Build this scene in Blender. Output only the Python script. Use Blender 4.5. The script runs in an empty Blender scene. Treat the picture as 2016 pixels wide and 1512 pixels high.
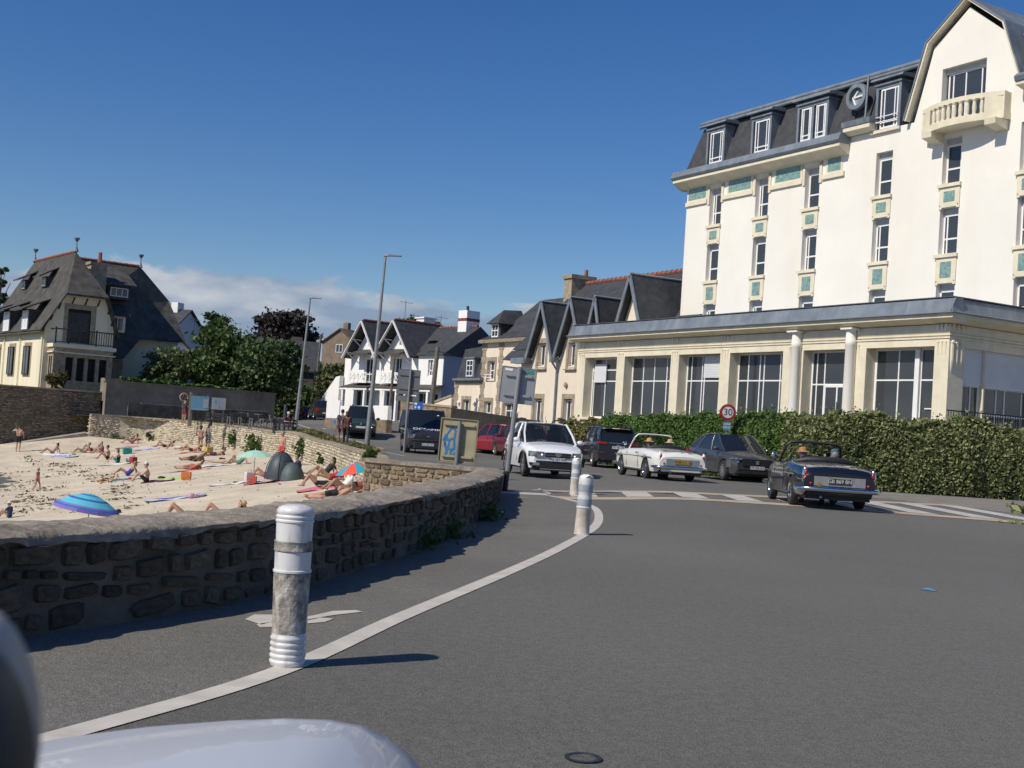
import bpy, bmesh, math, random
import numpy as np
from mathutils import Vector as V, Matrix as MX
random.seed(7); RNG=np.random.default_rng(11)
SC=bpy.context.scene; COL=SC.collection
R=math.radians
# ---------------------------------------------------------------- camera
FPX=2400.0; CXP,CYP=1008.0,756.0; ROLL=math.atan(0.066); CAMH=1.27
PITCH=math.atan((848-CYP)*math.cos(ROLL)/FPX)
_f=V((0,math.cos(PITCH),math.sin(PITCH))); _u0=V((0,-math.sin(PITCH),math.cos(PITCH))); _r0=V((1,0,0))
_r=math.cos(ROLL)*_r0+math.sin(ROLL)*_u0; _u=-math.sin(ROLL)*_r0+math.cos(ROLL)*_u0
cam=bpy.data.cameras.new('camera'); camo=bpy.data.objects.new('camera',cam); COL.objects.link(camo)
cam.sensor_width=36; cam.lens=36*FPX/2016; cam.clip_start=.03; cam.clip_end=9000
mw=MX.Identity(4)
for i in range(3): mw[i][0]=_r[i]; mw[i][1]=_u[i]; mw[i][2]=-_f[i]
mw[2][3]=CAMH; camo.matrix_world=mw; SC.camera=camo
cam.dof.use_dof=True; cam.dof.focus_distance=22; cam.dof.aperture_fstop=cam.lens/2.4
# ---------------------------------------------------------------- sky and sun
SUN_EL=R(44); SUND=V((-.81,-.586,0)).normalized()
w=bpy.data.worlds.new('World'); SC.world=w; w.use_nodes=True
nt=w.node_tree; nt.nodes.clear(); N=nt.nodes.new; L=nt.links.new
out=N('ShaderNodeOutputWorld'); bg=N('ShaderNodeBackground'); sky=N('ShaderNodeTexSky')
sky.sky_type='NISHITA'; sky.sun_disc=False; sky.sun_elevation=SUN_EL
sky.sun_rotation=math.atan2(SUND.x,SUND.y)%(2*math.pi)
sky.altitude=0; sky.air_density=1.0; sky.dust_density=.35; sky.ozone_density=3.2
bg.inputs[1].default_value=.062
tc=N('ShaderNodeTexCoord'); sep=N('ShaderNodeSeparateXYZ'); L(tc.outputs['Generated'],sep.inputs[0])
mp=N('ShaderNodeMapping'); mp.inputs['Location'].default_value=(8.1,.4,0); mp.inputs['Scale'].default_value=(1,1,2.6); L(tc.outputs['Generated'],mp.inputs[0])
n1=N('ShaderNodeTexNoise'); n1.inputs['Scale'].default_value=6.5; n1.inputs['Detail'].default_value=9; n1.inputs['Roughness'].default_value=.56; n1.inputs['Distortion'].default_value=.25; L(mp.outputs[0],n1.inputs['Vector'])
band=N('ShaderNodeMapRange'); band.interpolation_type='SMOOTHSTEP'; L(sep.outputs[2],band.inputs[0])
for i,v in zip((1,2,3,4),(.05,.175,.22,-.34)): band.inputs[i].default_value=v
ad=N('ShaderNodeMath'); ad.operation='ADD'; L(n1.outputs[0],ad.inputs[0]); L(band.outputs[0],ad.inputs[1])
mk=N('ShaderNodeMapRange'); mk.interpolation_type='SMOOTHSTEP'; L(ad.outputs[0],mk.inputs[0])
for i,v in zip((1,2,3,4),(.485,.555,0,.92)): mk.inputs[i].default_value=v
n2=N('ShaderNodeTexNoise'); n2.inputs['Scale'].default_value=9; n2.inputs['Detail'].default_value=5; L(mp.outputs[0],n2.inputs['Vector'])
cr=N('ShaderNodeValToRGB'); cr.color_ramp.elements[0].position=.42; cr.color_ramp.elements[0].color=(.25,.33,.46,1); cr.color_ramp.elements[1].position=.60; cr.color_ramp.elements[1].color=(.58,.60,.64,1); L(n2.outputs[0],cr.inputs[0])
bc=N('ShaderNodeBackground'); L(cr.outputs[0],bc.inputs[0]); bc.inputs[1].default_value=1.0
hs=N('ShaderNodeHueSaturation'); hs.inputs['Saturation'].default_value=1.33; hs.inputs['Hue'].default_value=.512; hs.inputs['Value'].default_value=1.5; L(sky.outputs[0],hs.inputs['Color']); L(hs.outputs[0],bg.inputs[0])
mix=N('ShaderNodeMixShader'); L(mk.outputs[0],mix.inputs[0]); L(bg.outputs[0],mix.inputs[1]); L(bc.outputs[0],mix.inputs[2]); L(mix.outputs[0],out.inputs[0])
sl=bpy.data.lights.new('sun','SUN'); sl.energy=4.3; sl.angle=R(.53); sl.color=(1,.925,.80)
so=bpy.data.objects.new('sun',sl); COL.objects.link(so)
sd=V((SUND.x*math.cos(SUN_EL),SUND.y*math.cos(SUN_EL),math.sin(SUN_EL)))
so.rotation_euler=(-sd).to_track_quat('-Z','Y').to_euler(); so.location=(-30,-20,40)
SC.view_settings.view_transform='Standard'; SC.view_settings.look='None'; SC.view_settings.exposure=0; SC.view_settings.gamma=1
SC.render.engine='CYCLES'
# ---------------------------------------------------------------- helpers
def ray(px,py): return _f+(px-CXP)/FPX*_r-(py-CYP)/FPX*_u
CAM=V((0,0,CAMH))
def P(px,py,Y):
    d=ray(px,py); return CAM+d*(Y/d.y)
def hit(px,py,fn):
    d=ray(px,py); t=3.0
    while t<200:
        p=CAM+d*t
        if p.z<=fn(p.x,p.y): break
        t+=.05
    return p
def sm(t): t=max(0.,min(1.,t)); return t*t*(3-2*t)
def link(o,parent=None):
    COL.objects.link(o)
    if parent is not None: o.parent=parent
    return o
def tag(o,label,cat,group=None):
    o['label']=label; o['category']=cat
    if group: o['group']=group
    return o
def thing(name,label,cat,loc=(0,0,0),rz=0,group=None,rot=None):
    o=bpy.data.objects.new(name,None); o.empty_display_size=.3; COL.objects.link(o); o.location=loc; o.rotation_euler=rot if rot else (0,0,rz)
    return tag(o,label,cat,group)
def copy_tree(o,parent=None):
    c=o.copy(); COL.objects.link(c); c.parent=parent
    for ch in list(o.children): copy_tree(ch,c)
    return c
class MB:
    def __init__(s): s.v=[]; s.f=[]; s.m=[]
    def add(s,vs,fs,mi=0):
        n=len(s.v); s.v+=[tuple(v) for v in vs]; s.f+=[tuple(i+n for i in f) for f in fs]; s.m+=[mi]*len(fs); return s
    def box(s,x0,x1,y0,y1,z0,z1,mi=0):
        return s.add([(x,y,z) for z in (z0,z1) for y in (y0,y1) for x in (x0,x1)],[(0,2,3,1),(4,5,7,6),(0,1,5,4),(2,6,7,3),(0,4,6,2),(1,3,7,5)],mi)
    def obox(s,c,d,rot=None,mi=0,tp=1.0):
        rot=rot or MX.Identity(3); a=[V((x*d[0]/2*(tp if z>0 else 1),y*d[1]/2*(tp if z>0 else 1),z*d[2]/2)) for z in(-1,1) for y in(-1,1) for x in(-1,1)]
        return s.add([rot@q+V(c) for q in a],[(0,2,3,1),(4,5,7,6),(0,1,5,4),(2,6,7,3),(0,4,6,2),(1,3,7,5)],mi)
    def bar(s,p,q,wd,h,mi=0,up=(0,0,1)):
        p=V(p);q=V(q);d=(q-p);l=d.length
        if l<1e-6: return s
        d/=l; sd_=d.cross(V(up))
        if sd_.length<1e-3: sd_=d.cross(V((1,0,0)))
        sd_.normalize(); u=sd_.cross(d); m=MX((sd_,d,u)).transposed()
        return s.obox((p+q)/2,(wd,l,h),m,mi)
    def prism(s,poly,vec,mi=0):
        n=len(poly); vec=V(vec); a=[V(p) for p in poly]
        return s.add(a+[p+vec for p in a],[tuple(range(n))[::-1],tuple(range(n,2*n))]+[(i,(i+1)%n,n+(i+1)%n,n+i) for i in range(n)],mi)
    def tube(s,pts,rs,n=8,mi=0,cap=True,sq=1.0):
        pts=[V(p) for p in pts]
        if not hasattr(rs,'__len__'): rs=[rs]*len(pts)
        vs=[];fs=[];ref=None
        for i,p in enumerate(pts):
            d=(pts[min(i+1,len(pts)-1)]-pts[max(i-1,0)]).normalized()
            if ref is None:
                ref=d.cross(V((0,0,1)))
                if ref.length<.05: ref=d.cross(V((0,1,0)))
            a=(ref-d*ref.dot(d)).normalized(); b=d.cross(a); ref=a
            for k in range(n):
                t=2*math.pi*k/n; vs.append(p+a*(math.cos(t)*rs[i])+b*(math.sin(t)*rs[i]*sq))
        for i in range(len(pts)-1):
            for k in range(n): fs.append((i*n+k,i*n+(k+1)%n,(i+1)*n+(k+1)%n,(i+1)*n+k))
        if cap: fs+=[tuple(range(n))[::-1],tuple((len(pts)-1)*n+k for k in range(n))]
        return s.add(vs,fs,mi)
    def lathe(s,prof,n=16,o=(0,0,0),m=None,mi=0,a0=0,a1=2*math.pi,cap=True):
        o=V(o);full=abs(a1-a0-2*math.pi)<1e-6; k=n if full else n+1; vs=[]
        for r,z in prof:
            for i in range(k):
                t=a0+(a1-a0)*i/n; q=V((r*math.cos(t),r*math.sin(t),z)); vs.append((m@q if m else q)+o)
        fs=[]
        for j in range(len(prof)-1):
            for i in range(n): fs.append((j*k+i,j*k+(i+1)%k,(j+1)*k+(i+1)%k,(j+1)*k+i))
        if cap and full: fs+=[tuple(range(k))[::-1],tuple((len(prof)-1)*k+i for i in range(k))]
        return s.add(vs,fs,mi)
    def ell(s,c,r,nu=10,nv=6,m=None,mi=0):
        if not hasattr(r,'__len__'): r=(r,r,r)
        vs=[];fs=[];c=V(c)
        for j in range(nv+1):
            p=math.pi*j/nv
            for i in range(nu):
                t=2*math.pi*i/nu; q=V((r[0]*math.sin(p)*math.cos(t),r[1]*math.sin(p)*math.sin(t),r[2]*math.cos(p))); vs.append((m@q if m else q)+c)
        for j in range(nv):
            for i in range(nu): fs.append((j*nu+i,(j+1)*nu+i,(j+1)*nu+(i+1)%nu,j*nu+(i+1)%nu))
        return s.add(vs,fs,mi)
    def loft(s,secs,closed=True,cap=True,mi=0):
        k=len(secs[0]); vs=[p for q in secs for p in q]; fs=[]
        for j in range(len(secs)-1):
            for i in range(k if closed else k-1): fs.append((j*k+i,j*k+(i+1)%k,(j+1)*k+(i+1)%k,(j+1)*k+i))
        if cap: fs+=[tuple(range(k))[::-1],tuple((len(secs)-1)*k+i for i in range(k))]
        return s.add(vs,fs,mi)
    def mesh(s,name,mats,smooth=None,bev=0):
        me=bpy.data.meshes.new(name); me.from_pydata([tuple(v) for v in s.v],[],s.f)
        for m in (mats if isinstance(mats,(list,tuple)) else [mats]): me.materials.append(m)
        me.polygons.foreach_set('material_index',s.m)
        bm=bmesh.new(); bm.from_mesh(me); bmesh.ops.remove_doubles(bm,verts=bm.verts,dist=1e-5); bmesh.ops.recalc_face_normals(bm,faces=bm.faces)
        if bev: bmesh.ops.bevel(bm,geom=[e for e in bm.edges if e.is_manifold and e.calc_face_angle(0)>.5],offset=bev,segments=1,affect='EDGES',clamp_overlap=True)
        bm.to_mesh(me); bm.free()
        if smooth is not None:
            me.shade_smooth(); me.set_sharp_from_angle(angle=R(smooth))
        return me
    def build(s,name,mats,parent=None,smooth=None,bev=0,loc=None,rot=None,kind=None):
        o=bpy.data.objects.new(name,s.mesh(name,mats,smooth,bev)); link(o,parent)
        if loc is not None: o.location=loc
        if rot is not None: o.rotation_euler=rot
        if kind: o['kind']=kind
        return o
def inst(name,me,parent=None,loc=(0,0,0),rot=(0,0,0),sc=(1,1,1)):
    o=bpy.data.objects.new(name,me); link(o,parent); o.location=loc; o.rotation_euler=rot; o.scale=sc; return o
def np_mesh(name,verts,faces,mat,smooth=False):
    """verts Nx3, faces Mxk, fast"""
    me=bpy.data.meshes.new(name); m,k=faces.shape
    me.vertices.add(len(verts)); me.vertices.foreach_set('co',verts.astype(np.float32).ravel())
    me.loops.add(m*k); me.loops.foreach_set('vertex_index',faces.astype(np.int32).ravel())
    me.polygons.add(m); me.polygons.foreach_set('loop_start',np.arange(0,m*k,k,dtype=np.int32))
    me.update(calc_edges=True); me.validate()
    for x in (mat if isinstance(mat,(list,tuple)) else [mat]): me.materials.append(x)
    if smooth: me.shade_smooth()
    return me
# polygon wall with holes: outer and holes as (x,z) lists, at local y, reveals go inwards by depth
def poly_wall(mb,outer,holes,y=0,depth=.25,mi=0,mapf=None,rmi=None):
    mapf=mapf or (lambda x,yy,z:(x,yy,z))
    bm=bmesh.new(); es=[]
    for lp in [outer]+holes:
        vs=[bm.verts.new((p[0],0,p[1])) for p in lp]
        es+=[bm.edges.new((vs[i],vs[(i+1)%len(vs)])) for i in range(len(vs))]
    bmesh.ops.triangle_fill(bm,use_beauty=True,edges=es,normal=(0,-1,0))
    bm.verts.index_update()
    mb.add([mapf(v.co.x,y,v.co.z) for v in bm.verts],[tuple(v.index for v in f.verts) for f in bm.faces],mi); bm.free()
    if depth:
        for h in holes:
            n=len(h); mb.add([mapf(p[0],y,p[1]) for p in h]+[mapf(p[0],y+depth,p[1]) for p in h],[(i,(i+1)%n,n+(i+1)%n,n+i) for i in range(n)],mi if rmi is None else rmi)
    return mb
def rect(x0,x1,z0,z1): return [(x0,z0),(x1,z0),(x1,z1),(x0,z1)]
# ---------------------------------------------------------------- materials
MATS={}
def mat(name,c,rough=.6,var=.12,scale=3.0,bump=0,bscale=30,metal=0,spec=.5,coat=0,emit=0,vein=None,sss=0,obj=False):
    if name in MATS: return MATS[name]
    m=bpy.data.materials.new(name); MATS[name]=m; m.use_nodes=True; nt=m.node_tree; b=nt.nodes['Principled BSDF']; N=nt.nodes.new; L=nt.links.new
    c=tuple(c)
    b.inputs['Roughness'].default_value=rough; b.inputs['Metallic'].default_value=metal; b.inputs['Specular IOR Level'].default_value=spec; b.inputs['Coat Weight'].default_value=coat; b.inputs['Coat Roughness'].default_value=.03
    tc=N('ShaderNodeTexCoord')
    if var>0:
        n=N('ShaderNodeTexNoise'); n.inputs['Scale'].default_value=scale; n.inputs['Detail'].default_value=6; n.inputs['Roughness'].default_value=.6; L(tc.outputs['Object'],n.inputs['Vector'])
        r=N('ShaderNodeValToRGB'); e=r.color_ramp.elements; e[0].position=.3; e[1].position=.7
        c2=vein or tuple(x*(1-2*var) for x in c)
        e[0].color=(*c2,1); e[1].color=(*(min(1,x*(1+var)) for x in c),1); L(n.outputs[0],r.inputs[0])
        last=r.outputs[0]
        if obj:
            oi=N('ShaderNodeObjectInfo'); hsv=N('ShaderNodeHueSaturation'); mr=N('ShaderNodeMapRange'); mr.inputs[3].default_value=.6; mr.inputs[4].default_value=1.4; L(oi.outputs['Random'],mr.inputs[0]); L(mr.outputs[0],hsv.inputs['Value']); L(last,hsv.inputs['Color']); last=hsv.outputs[0]
        L(last,b.inputs['Base Color'])
    else: b.inputs['Base Color'].default_value=(*c,1)
    if bump:
        n3=N('ShaderNodeTexNoise'); n3.inputs['Scale'].default_value=bscale; n3.inputs['Detail'].default_value=4; L(tc.outputs['Object'],n3.inputs['Vector'])
        bp=N('ShaderNodeBump'); bp.inputs['Strength'].default_value=min(1,bump); bp.inputs['Distance'].default_value=.02; L(n3.outputs[0],bp.inputs['Height']); L(bp.outputs[0],b.inputs['Normal'])
    if emit:
        b.inputs['Emission Color'].default_value=(*c,1); b.inputs['Emission Strength'].default_value=emit
    return m
def leafmat(name,c1,c2,tr=.25,rough=.6):
    if name in MATS: return MATS[name]
    m=bpy.data.materials.new(name); MATS[name]=m; m.use_nodes=True; nt=m.node_tree; b=nt.nodes['Principled BSDF']; N=nt.nodes.new; L=nt.links.new
    b.inputs['Roughness'].default_value=rough; b.inputs['Specular IOR Level'].default_value=.35
    g=N('ShaderNodeNewGeometry'); r=N('ShaderNodeValToRGB'); e=r.color_ramp.elements; e[0].color=(*c1,1); e[1].color=(*c2,1); L(g.outputs['Random Per Island'],r.inputs[0]); L(r.outputs[0],b.inputs['Base Color'])
    t=N('ShaderNodeBsdfTranslucent'); L(r.outputs[0],t.inputs[0]); mx=N('ShaderNodeMixShader'); mx.inputs[0].default_value=tr; o=nt.nodes['Material Output']; L(b.outputs[0],mx.inputs[1]); L(t.outputs[0],mx.inputs[2]); L(mx.outputs[0],o.inputs[0])
    return m
def glassmat(name,tint=.12,c=(.02,.025,.03),rough=.02):
    "window glass: mirror-like coat over a dark see-through pane"
    if name in MATS: return MATS[name]
    m=bpy.data.materials.new(name); MATS[name]=m; m.use_nodes=True; nt=m.node_tree; b=nt.nodes['Principled BSDF']; N=nt.nodes.new; L=nt.links.new
    b.inputs['Base Color'].default_value=(*c,1); b.inputs['Roughness'].default_value=rough; b.inputs['Specular IOR Level'].default_value=.8
    n=N('ShaderNodeTexNoise'); n.inputs['Scale'].default_value=.8; tc=N('ShaderNodeTexCoord'); L(tc.outputs['Object'],n.inputs['Vector']); bp=N('ShaderNodeBump'); bp.inputs['Strength'].default_value=.03; L(n.outputs[0],bp.inputs['Height']); L(bp.outputs[0],b.inputs['Normal'])
    t=N('ShaderNodeBsdfTransparent'); t.inputs[0].default_value=(.75,.8,.8,1); mx=N('ShaderNodeMixShader'); mx.inputs[0].default_value=tint; o=nt.nodes['Material Output']; L(b.outputs[0],mx.inputs[1]); L(t.outputs[0],mx.inputs[2]); L(mx.outputs[0],o.inputs[0])
    return m
def streaks(m,col,amt=.5,sx=3,sz=.25):
    "rain-run grime: vertical streak noise mixed over the base colour"
    nt=m.node_tree; b=nt.nodes['Principled BSDF']; N=nt.nodes.new; L=nt.links.new
    src=b.inputs['Base Color'].links[0].from_socket
    tc=N('ShaderNodeTexCoord'); mp=N('ShaderNodeMapping'); mp.inputs['Scale'].default_value=(sx,sx,sz); L(tc.outputs['Object'],mp.inputs[0])
    n=N('ShaderNodeTexNoise'); n.inputs['Scale'].default_value=1; n.inputs['Detail'].default_value=7; L(mp.outputs[0],n.inputs['Vector'])
    r=N('ShaderNodeMapRange'); L(n.outputs[0],r.inputs[0])
    for i,v in zip((1,2,3,4),(.5,.75,0,amt)): r.inputs[i].default_value=v
    mx=N('ShaderNodeMix'); mx.data_type='RGBA'; L(r.outputs[0],mx.inputs[0]); L(src,mx.inputs[6]); mx.inputs[7].default_value=(*col,1); L(mx.outputs[2],b.inputs['Base Color'])
    return m
def text_mesh(txt,size,mat_,ext=.002):
    cu=bpy.data.curves.new('t','FONT'); cu.body=txt; cu.size=size; cu.align_x='CENTER'; cu.align_y='CENTER'; cu.extrude=ext
    o=bpy.data.objects.new('t',cu); COL.objects.link(o); dg=bpy.context.evaluated_depsgraph_get(); me=bpy.data.meshes.new_from_object(o.evaluated_get(dg))
    bpy.data.objects.remove(o); bpy.data.curves.remove(cu); me.materials.clear(); me.materials.append(mat_); return me
M_asph=mat('asphalt',(.146,.140,.124),.92,.13,.10,.6,160)
M_lane=mat('lane_asphalt',(.166,.158,.139),.92,.1,.5,.6,160)
def speckle(m,amt,sc=180):
    nt=m.node_tree; b=nt.nodes['Principled BSDF']; N=nt.nodes.new; L=nt.links.new; src=b.inputs['Base Color'].links[0].from_socket
    tc=N('ShaderNodeTexCoord'); n=N('ShaderNodeTexVoronoi'); n.inputs['Scale'].default_value=sc; L(tc.outputs['Object'],n.inputs['Vector'])
    n2=N('ShaderNodeTexNoise'); n2.inputs['Scale'].default_value=14; n2.inputs['Detail'].default_value=8; n2.inputs['Roughness'].default_value=.75; L(tc.outputs['Object'],n2.inputs['Vector'])
    h=N('ShaderNodeHueSaturation'); sp=N('ShaderNodeSeparateColor'); L(n.outputs['Color'],sp.inputs[0]); r=N('ShaderNodeMapRange'); r.inputs[3].default_value=1-amt; r.inputs[4].default_value=1+amt; L(sp.outputs[0],r.inputs[0])
    r2=N('ShaderNodeMapRange'); r2.inputs[1].default_value=.3; r2.inputs[2].default_value=.7; r2.inputs[3].default_value=.8; r2.inputs[4].default_value=1.18; L(n2.outputs[0],r2.inputs[0])
    ml=N('ShaderNodeMath'); ml.operation='MULTIPLY'; L(r.outputs[0],ml.inputs[0]); L(r2.outputs[0],ml.inputs[1]); L(ml.outputs[0],h.inputs['Value']); L(src,h.inputs['Color']); L(h.outputs[0],b.inputs['Base Color'])
speckle(M_asph,.42); speckle(M_lane,.42)
M_pave=mat('pavement',(.22,.20,.175),.9,.14,1.2,.4,90)
M_sand=mat('sand',(.60,.515,.385),.95,.12,.6,1,7); speckle(M_sand,.18,60)
M_paint=mat('road_paint',(.54,.505,.44),.8,.1,4)
M_beige=mat('beige_paint',(.46,.37,.27),.85,.12,3)
M_zebra=mat('zebra_paint',(.48,.46,.42),.8,.14,3,vein=(.36,.35,.33))
M_cream=mat('cream_wall',(.80,.72,.56),.85,.03,.5,.12,40)
M_white=mat('white_render',(.81,.782,.71),.85,.03,.5,.12,40); streaks(M_white,(.70,.64,.52),.35,.9,.12); streaks(M_cream,(.62,.54,.40),.30,1.2,.15)
M_trim=mat('cream_trim',(.74,.675,.515),.8,.06,2); streaks(M_trim,(.5,.44,.32),.3,2,.3)
M_zinc=mat('zinc',(.20,.235,.27),.55,.15,1.4,metal=.25); streaks(M_zinc,(.34,.36,.38),.5,3,.4)
M_slate=mat('slate',(.047,.05,.056),.7,.22,2.5,.8,14)
M_slate2=mat('weathered_slate',(.075,.069,.060),.8,.3,1.5,.9,12)
M_tile=mat('turquoise_mosaic',(.20,.34,.30),.35,.3,9,vein=(.10,.17,.2)); streaks(M_tile,(.40,.42,.22),.7,7,7)
M_pvc=mat('white_frame',(.80,.80,.79),.4,.03,2)
M_gl=glassmat('window_glass',.15,(.05,.058,.066))
M_shut=mat('roller_shutter',(.66,.67,.68),.5,.03,2)
M_stone=mat('granite_trim',(.36,.30,.215),.85,.2,3,.3,30)
M_terra=mat('terracotta',(.30,.11,.07),.8,.2,3)
M_dark=mat('dark_interior',(.02,.02,.022),.9,0)
M_black=mat('black_plastic',(.018,.018,.02),.5,0)
M_steel=mat('galvanised_steel',(.30,.31,.31),.5,.1,2,metal=.5)
M_chrome=mat('chrome',(.62,.63,.65),.12,0,metal=1)
M_wood=mat('grey_timber',(.16,.14,.12),.85,.2,4)
M_conc=mat('concrete',(.36,.33,.28),.9,.15,1.5,.3,25)
def unproj(o,px,py,Y): return P(px,py,Y)
# ================================================================= terrain
NW=[(-14,-16),(-8.2,-6),(-5.0,1),(-3.55,4.2),(-2.5,6.5),(-1.92,7.7),(-1.42,9.3),(-.88,12.1),(-.42,16),(-.12,20.5),(-.08,25.5)]   # road face of the sea wall
BW=[(-3.1,27.3),(-3.7,33),(-4.5,41),(-6.3,48.5),(-8.9,59.5),(-10.8,64.5),(-15.1,75),(-17.5,79),(-21.4,85.5),(-25.5,91),(-28.6,92.6),(-31.2,91.2)]
def catmull(pts,n=6):
    P_=[V((*p,0)) if len(p)==2 else V(p) for p in pts]; out=[]
    for i in range(len(P_)-1):
        p0=P_[max(i-1,0)];p1=P_[i];p2=P_[i+1];p3=P_[min(i+2,len(P_)-1)]
        for k in range(n):
            t=k/n; out.append(.5*((2*p1)+(p2-p0)*t+(2*p0-5*p1+4*p2-p3)*t*t+(3*p1-p0-3*p2+p3)*t*t*t))
    return out+[P_[-1]]
NWs=catmull(NW,5); BWs=catmull(BW,5)
ALLW=np.array([(p.x,p.y) for p in NWs]+[(-1.5,26.4)]+[(p.x,p.y) for p in BWs])
def wdist(x,y):
    a=ALLW[:-1]; b=ALLW[1:]; d=b-a; t=np.clip(((np.array([x,y])-a)*d).sum(1)/(d*d).sum(1),0,1); q=a+d*t[:,None]
    return float(np.sqrt(((q-(x,y))**2).sum(1).min()))
def T(x,y):
    up=.27*sm((y-60)/22)+max(0,min(y,150)-82)*.042+max(0,min(y,500)-150)*.01
    lf=sm((x+21)/5); up=up*lf+(1-lf)*.3*sm((y-60)/22)
    up+=.55*sm((x+14)/4)*sm((y-61)/12)
    return up+.13*sm((x-1)/3)*sm((y-19)/5)*(1-sm((y-38)/6))
def sand(x,y):
    d=min(wdist(x,y),24); base=-.92-.006*max(0,y-45)-.032*max(0,45-y)*(y<45)
    return base-.165*min(d,14)-.03*max(0,d-14)
XL=sorted([(p.y,p.x-.3) for p in NWs if p.y<25.5]+[(25.5,-.38),(25.9,-.38),(26.0,-.9),(27.0,-2.9)]+[(p.y,p.x+.22) for p in BWs if p.y<90.9 and p.x>-26]+[(91.2,-26.2),(92.3,-29.5),(93.2,-33.5),(98,-36),(110,-60),(200,-300),(4000,-4000)])
def xl(y): return float(np.interp(y,[a for a,_ in XL],[b for _,b in XL]))
ys=[-300,-120,-60,-30,-16]+[-12+i*1.0 for i in range(0,37)]+[25.5,25.9,26,27]+[28+i for i in range(0,84)]+[115,120,130,140,150,170,200,260,350,500,800,1500,4000]
ss=[0,.4,.9,1.5,2.2,3,4,5,6,7.5,9,11,13,16,20,25,32,42,60,90,150,300,700,1600,4500]
vs=np.array([(xl(y)+s,y,T(xl(y)+s,y)) for y in ys for s in ss]); k=len(ss)
fs=np.array([(j*k+i,j*k+i+1,(j+1)*k+i+1,(j+1)*k+i) for j in range(len(ys)-1) for i in range(k-1)])
o=link(bpy.data.objects.new('road',np_mesh('road',vs,fs,M_asph,True))); o['kind']='structure'
# beach
xs=[-120,-100,-85]+[-74+i*1.3 for i in range(0,59)]; yb=[-40,-20]+[-10+i*1.3 for i in range(0,88)]+[110,125,160]
def bumps(x,y): return .035*math.sin(x*3.1+y*1.3)*math.sin(y*2.7-x*.9)+.02*math.sin(x*7.3)*math.sin(y*6.1)
vs=np.array([(x,y,sand(x,y)+bumps(x,y)) for y in yb for x in xs]); k=len(xs)
fs=np.array([(j*k+i,j*k+i+1,(j+1)*k+i+1,(j+1)*k+i) for j in range(len(yb)-1) for i in range(k-1)])
o=link(bpy.data.objects.new('beach_sand',np_mesh('beach_sand',vs,fs,M_sand,True))); o['kind']='structure'
M_sea=mat('sea_water',(.10,.125,.13),.18,.1,.3,.35,3); mb=MB(); mb.add([(-5000,-3000,-3.34),(-6,-3000,-3.34),(-6,160,-3.34),(-5000,160,-3.34)],[(0,1,2,3)]); mb.build('sea',M_sea,kind='structure')
mb=MB(); mb.add([(-5000,-3000,-6),(5000,-3000,-6),(5000,6000,-6),(-5000,6000,-6)],[(0,1,2,3)]); mb.build('ground',mat('earth',(.16,.14,.09),.95,.2,.05),kind='structure')
def strip(name,pts,wd,m,dz=.004,kind='structure',parent=None,off=0):
    mb=MB(); a=[]
    for i,p in enumerate(pts):
        d=(V(pts[min(i+1,len(pts)-1)])-V(pts[max(i-1,0)])); d=V((d.x,d.y,0)).normalized(); n=V((-d.y,d.x,0))
        for s_ in (-1,1):
            q=V((p[0],p[1],0))+n*(s_*wd/2+off); a.append((q.x,q.y,T(q.x,q.y)+dz))
    mb.add(a,[(2*i,2*i+1,2*i+3,2*i+2) for i in range(len(pts)-1)]); return mb.build(name,m,parent,kind=kind)
def sheet(name,poly,m,dz=.004,kind='structure',parent=None):
    mb=MB(); mb.add([(x,y,T(x,y)+dz) for x,y in poly],[tuple(range(len(poly)))]); return mb.build(name,m,parent,kind=kind)
# cycle path between the wall and the curved line
LINE=[(-3.7,.2),(-2.55,2.6),(-1.66,4.6),(-1.07,6.08),(-.62,8.1),(.07,10.99),(.64,13.59),(1.25,16.9),(1.52,19.5),(1.58,21.8),(1.3,23.6),(.9,24.9)]
LN=catmull(LINE,8)
mb=MB(); a=[]
for p in LN: a+=[(float(np.interp(p.y,[q.y for q in NWs],[q.x for q in NWs]))-.02,p.y,T(p.x,p.y)+.002),(p.x,p.y,T(p.x,p.y)+.002)]
mb.add(a,[(2*i,2*i+1,2*i+3,2*i+2) for i in range(len(LN)-1)]); mb.build('cycle_path',M_lane,kind='structure')
strip('cycle_lane_line',LN,.135,M_paint,.005)
# bicycle symbol on the lane (worn white figure)
mb=MB()
def gp(px,py): q=hit(px,py,lambda x,y:0.0); return (q.x,q.y,.006)
for poly in ([(482,1222),(500,1214),(545,1212),(566,1214),(540,1226),(515,1232)],[(505,1231),(530,1229),(560,1231),(545,1239),(512,1238)],[(605,1216),(655,1206),(700,1203),(714,1206),(660,1213),(606,1222)],[(605,1225),(630,1219),(657,1221),(640,1226),(606,1230)]):
    mb.add([gp(*q) for q in poly],[tuple(range(len(poly)))])
mb.build('cycle_symbol',M_paint,kind='structure')
# raised crossing
NB=[(1.05,24.4),(2.6,24.6),(4.5,24.85),(6.2,25.0),(8.2,24.6),(10.6,23.9),(12.5,23.3)]; FB=[(.7,26.7),(2.2,27.3),(3.5,27.4),(5.8,28.3),(8.4,29.4),(11.3,30.6)]
strip('crossing_border',catmull(NB,4),.85,M_beige,.006); strip('crossing_border_far',catmull(FB,4),.75,M_beige,.006)
for i in range(9):
    x=1.35+i*1.16
    def at(t,xx): 
        n=np.interp(xx,[p[0] for p in NB],[p[1] for p in NB])+.5; f=np.interp(xx+ (t)*.6,[p[0] for p in FB],[p[1] for p in FB])-.45
        return n+(f-n)*t
    xe=min(x+.56,12)
    sheet('zebra_stripe',[(x,at(0,x)),(xe,at(0,xe)),(xe+.05,at(1,xe)),(x+.05,at(1,x))],M_zebra,.009)
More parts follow.
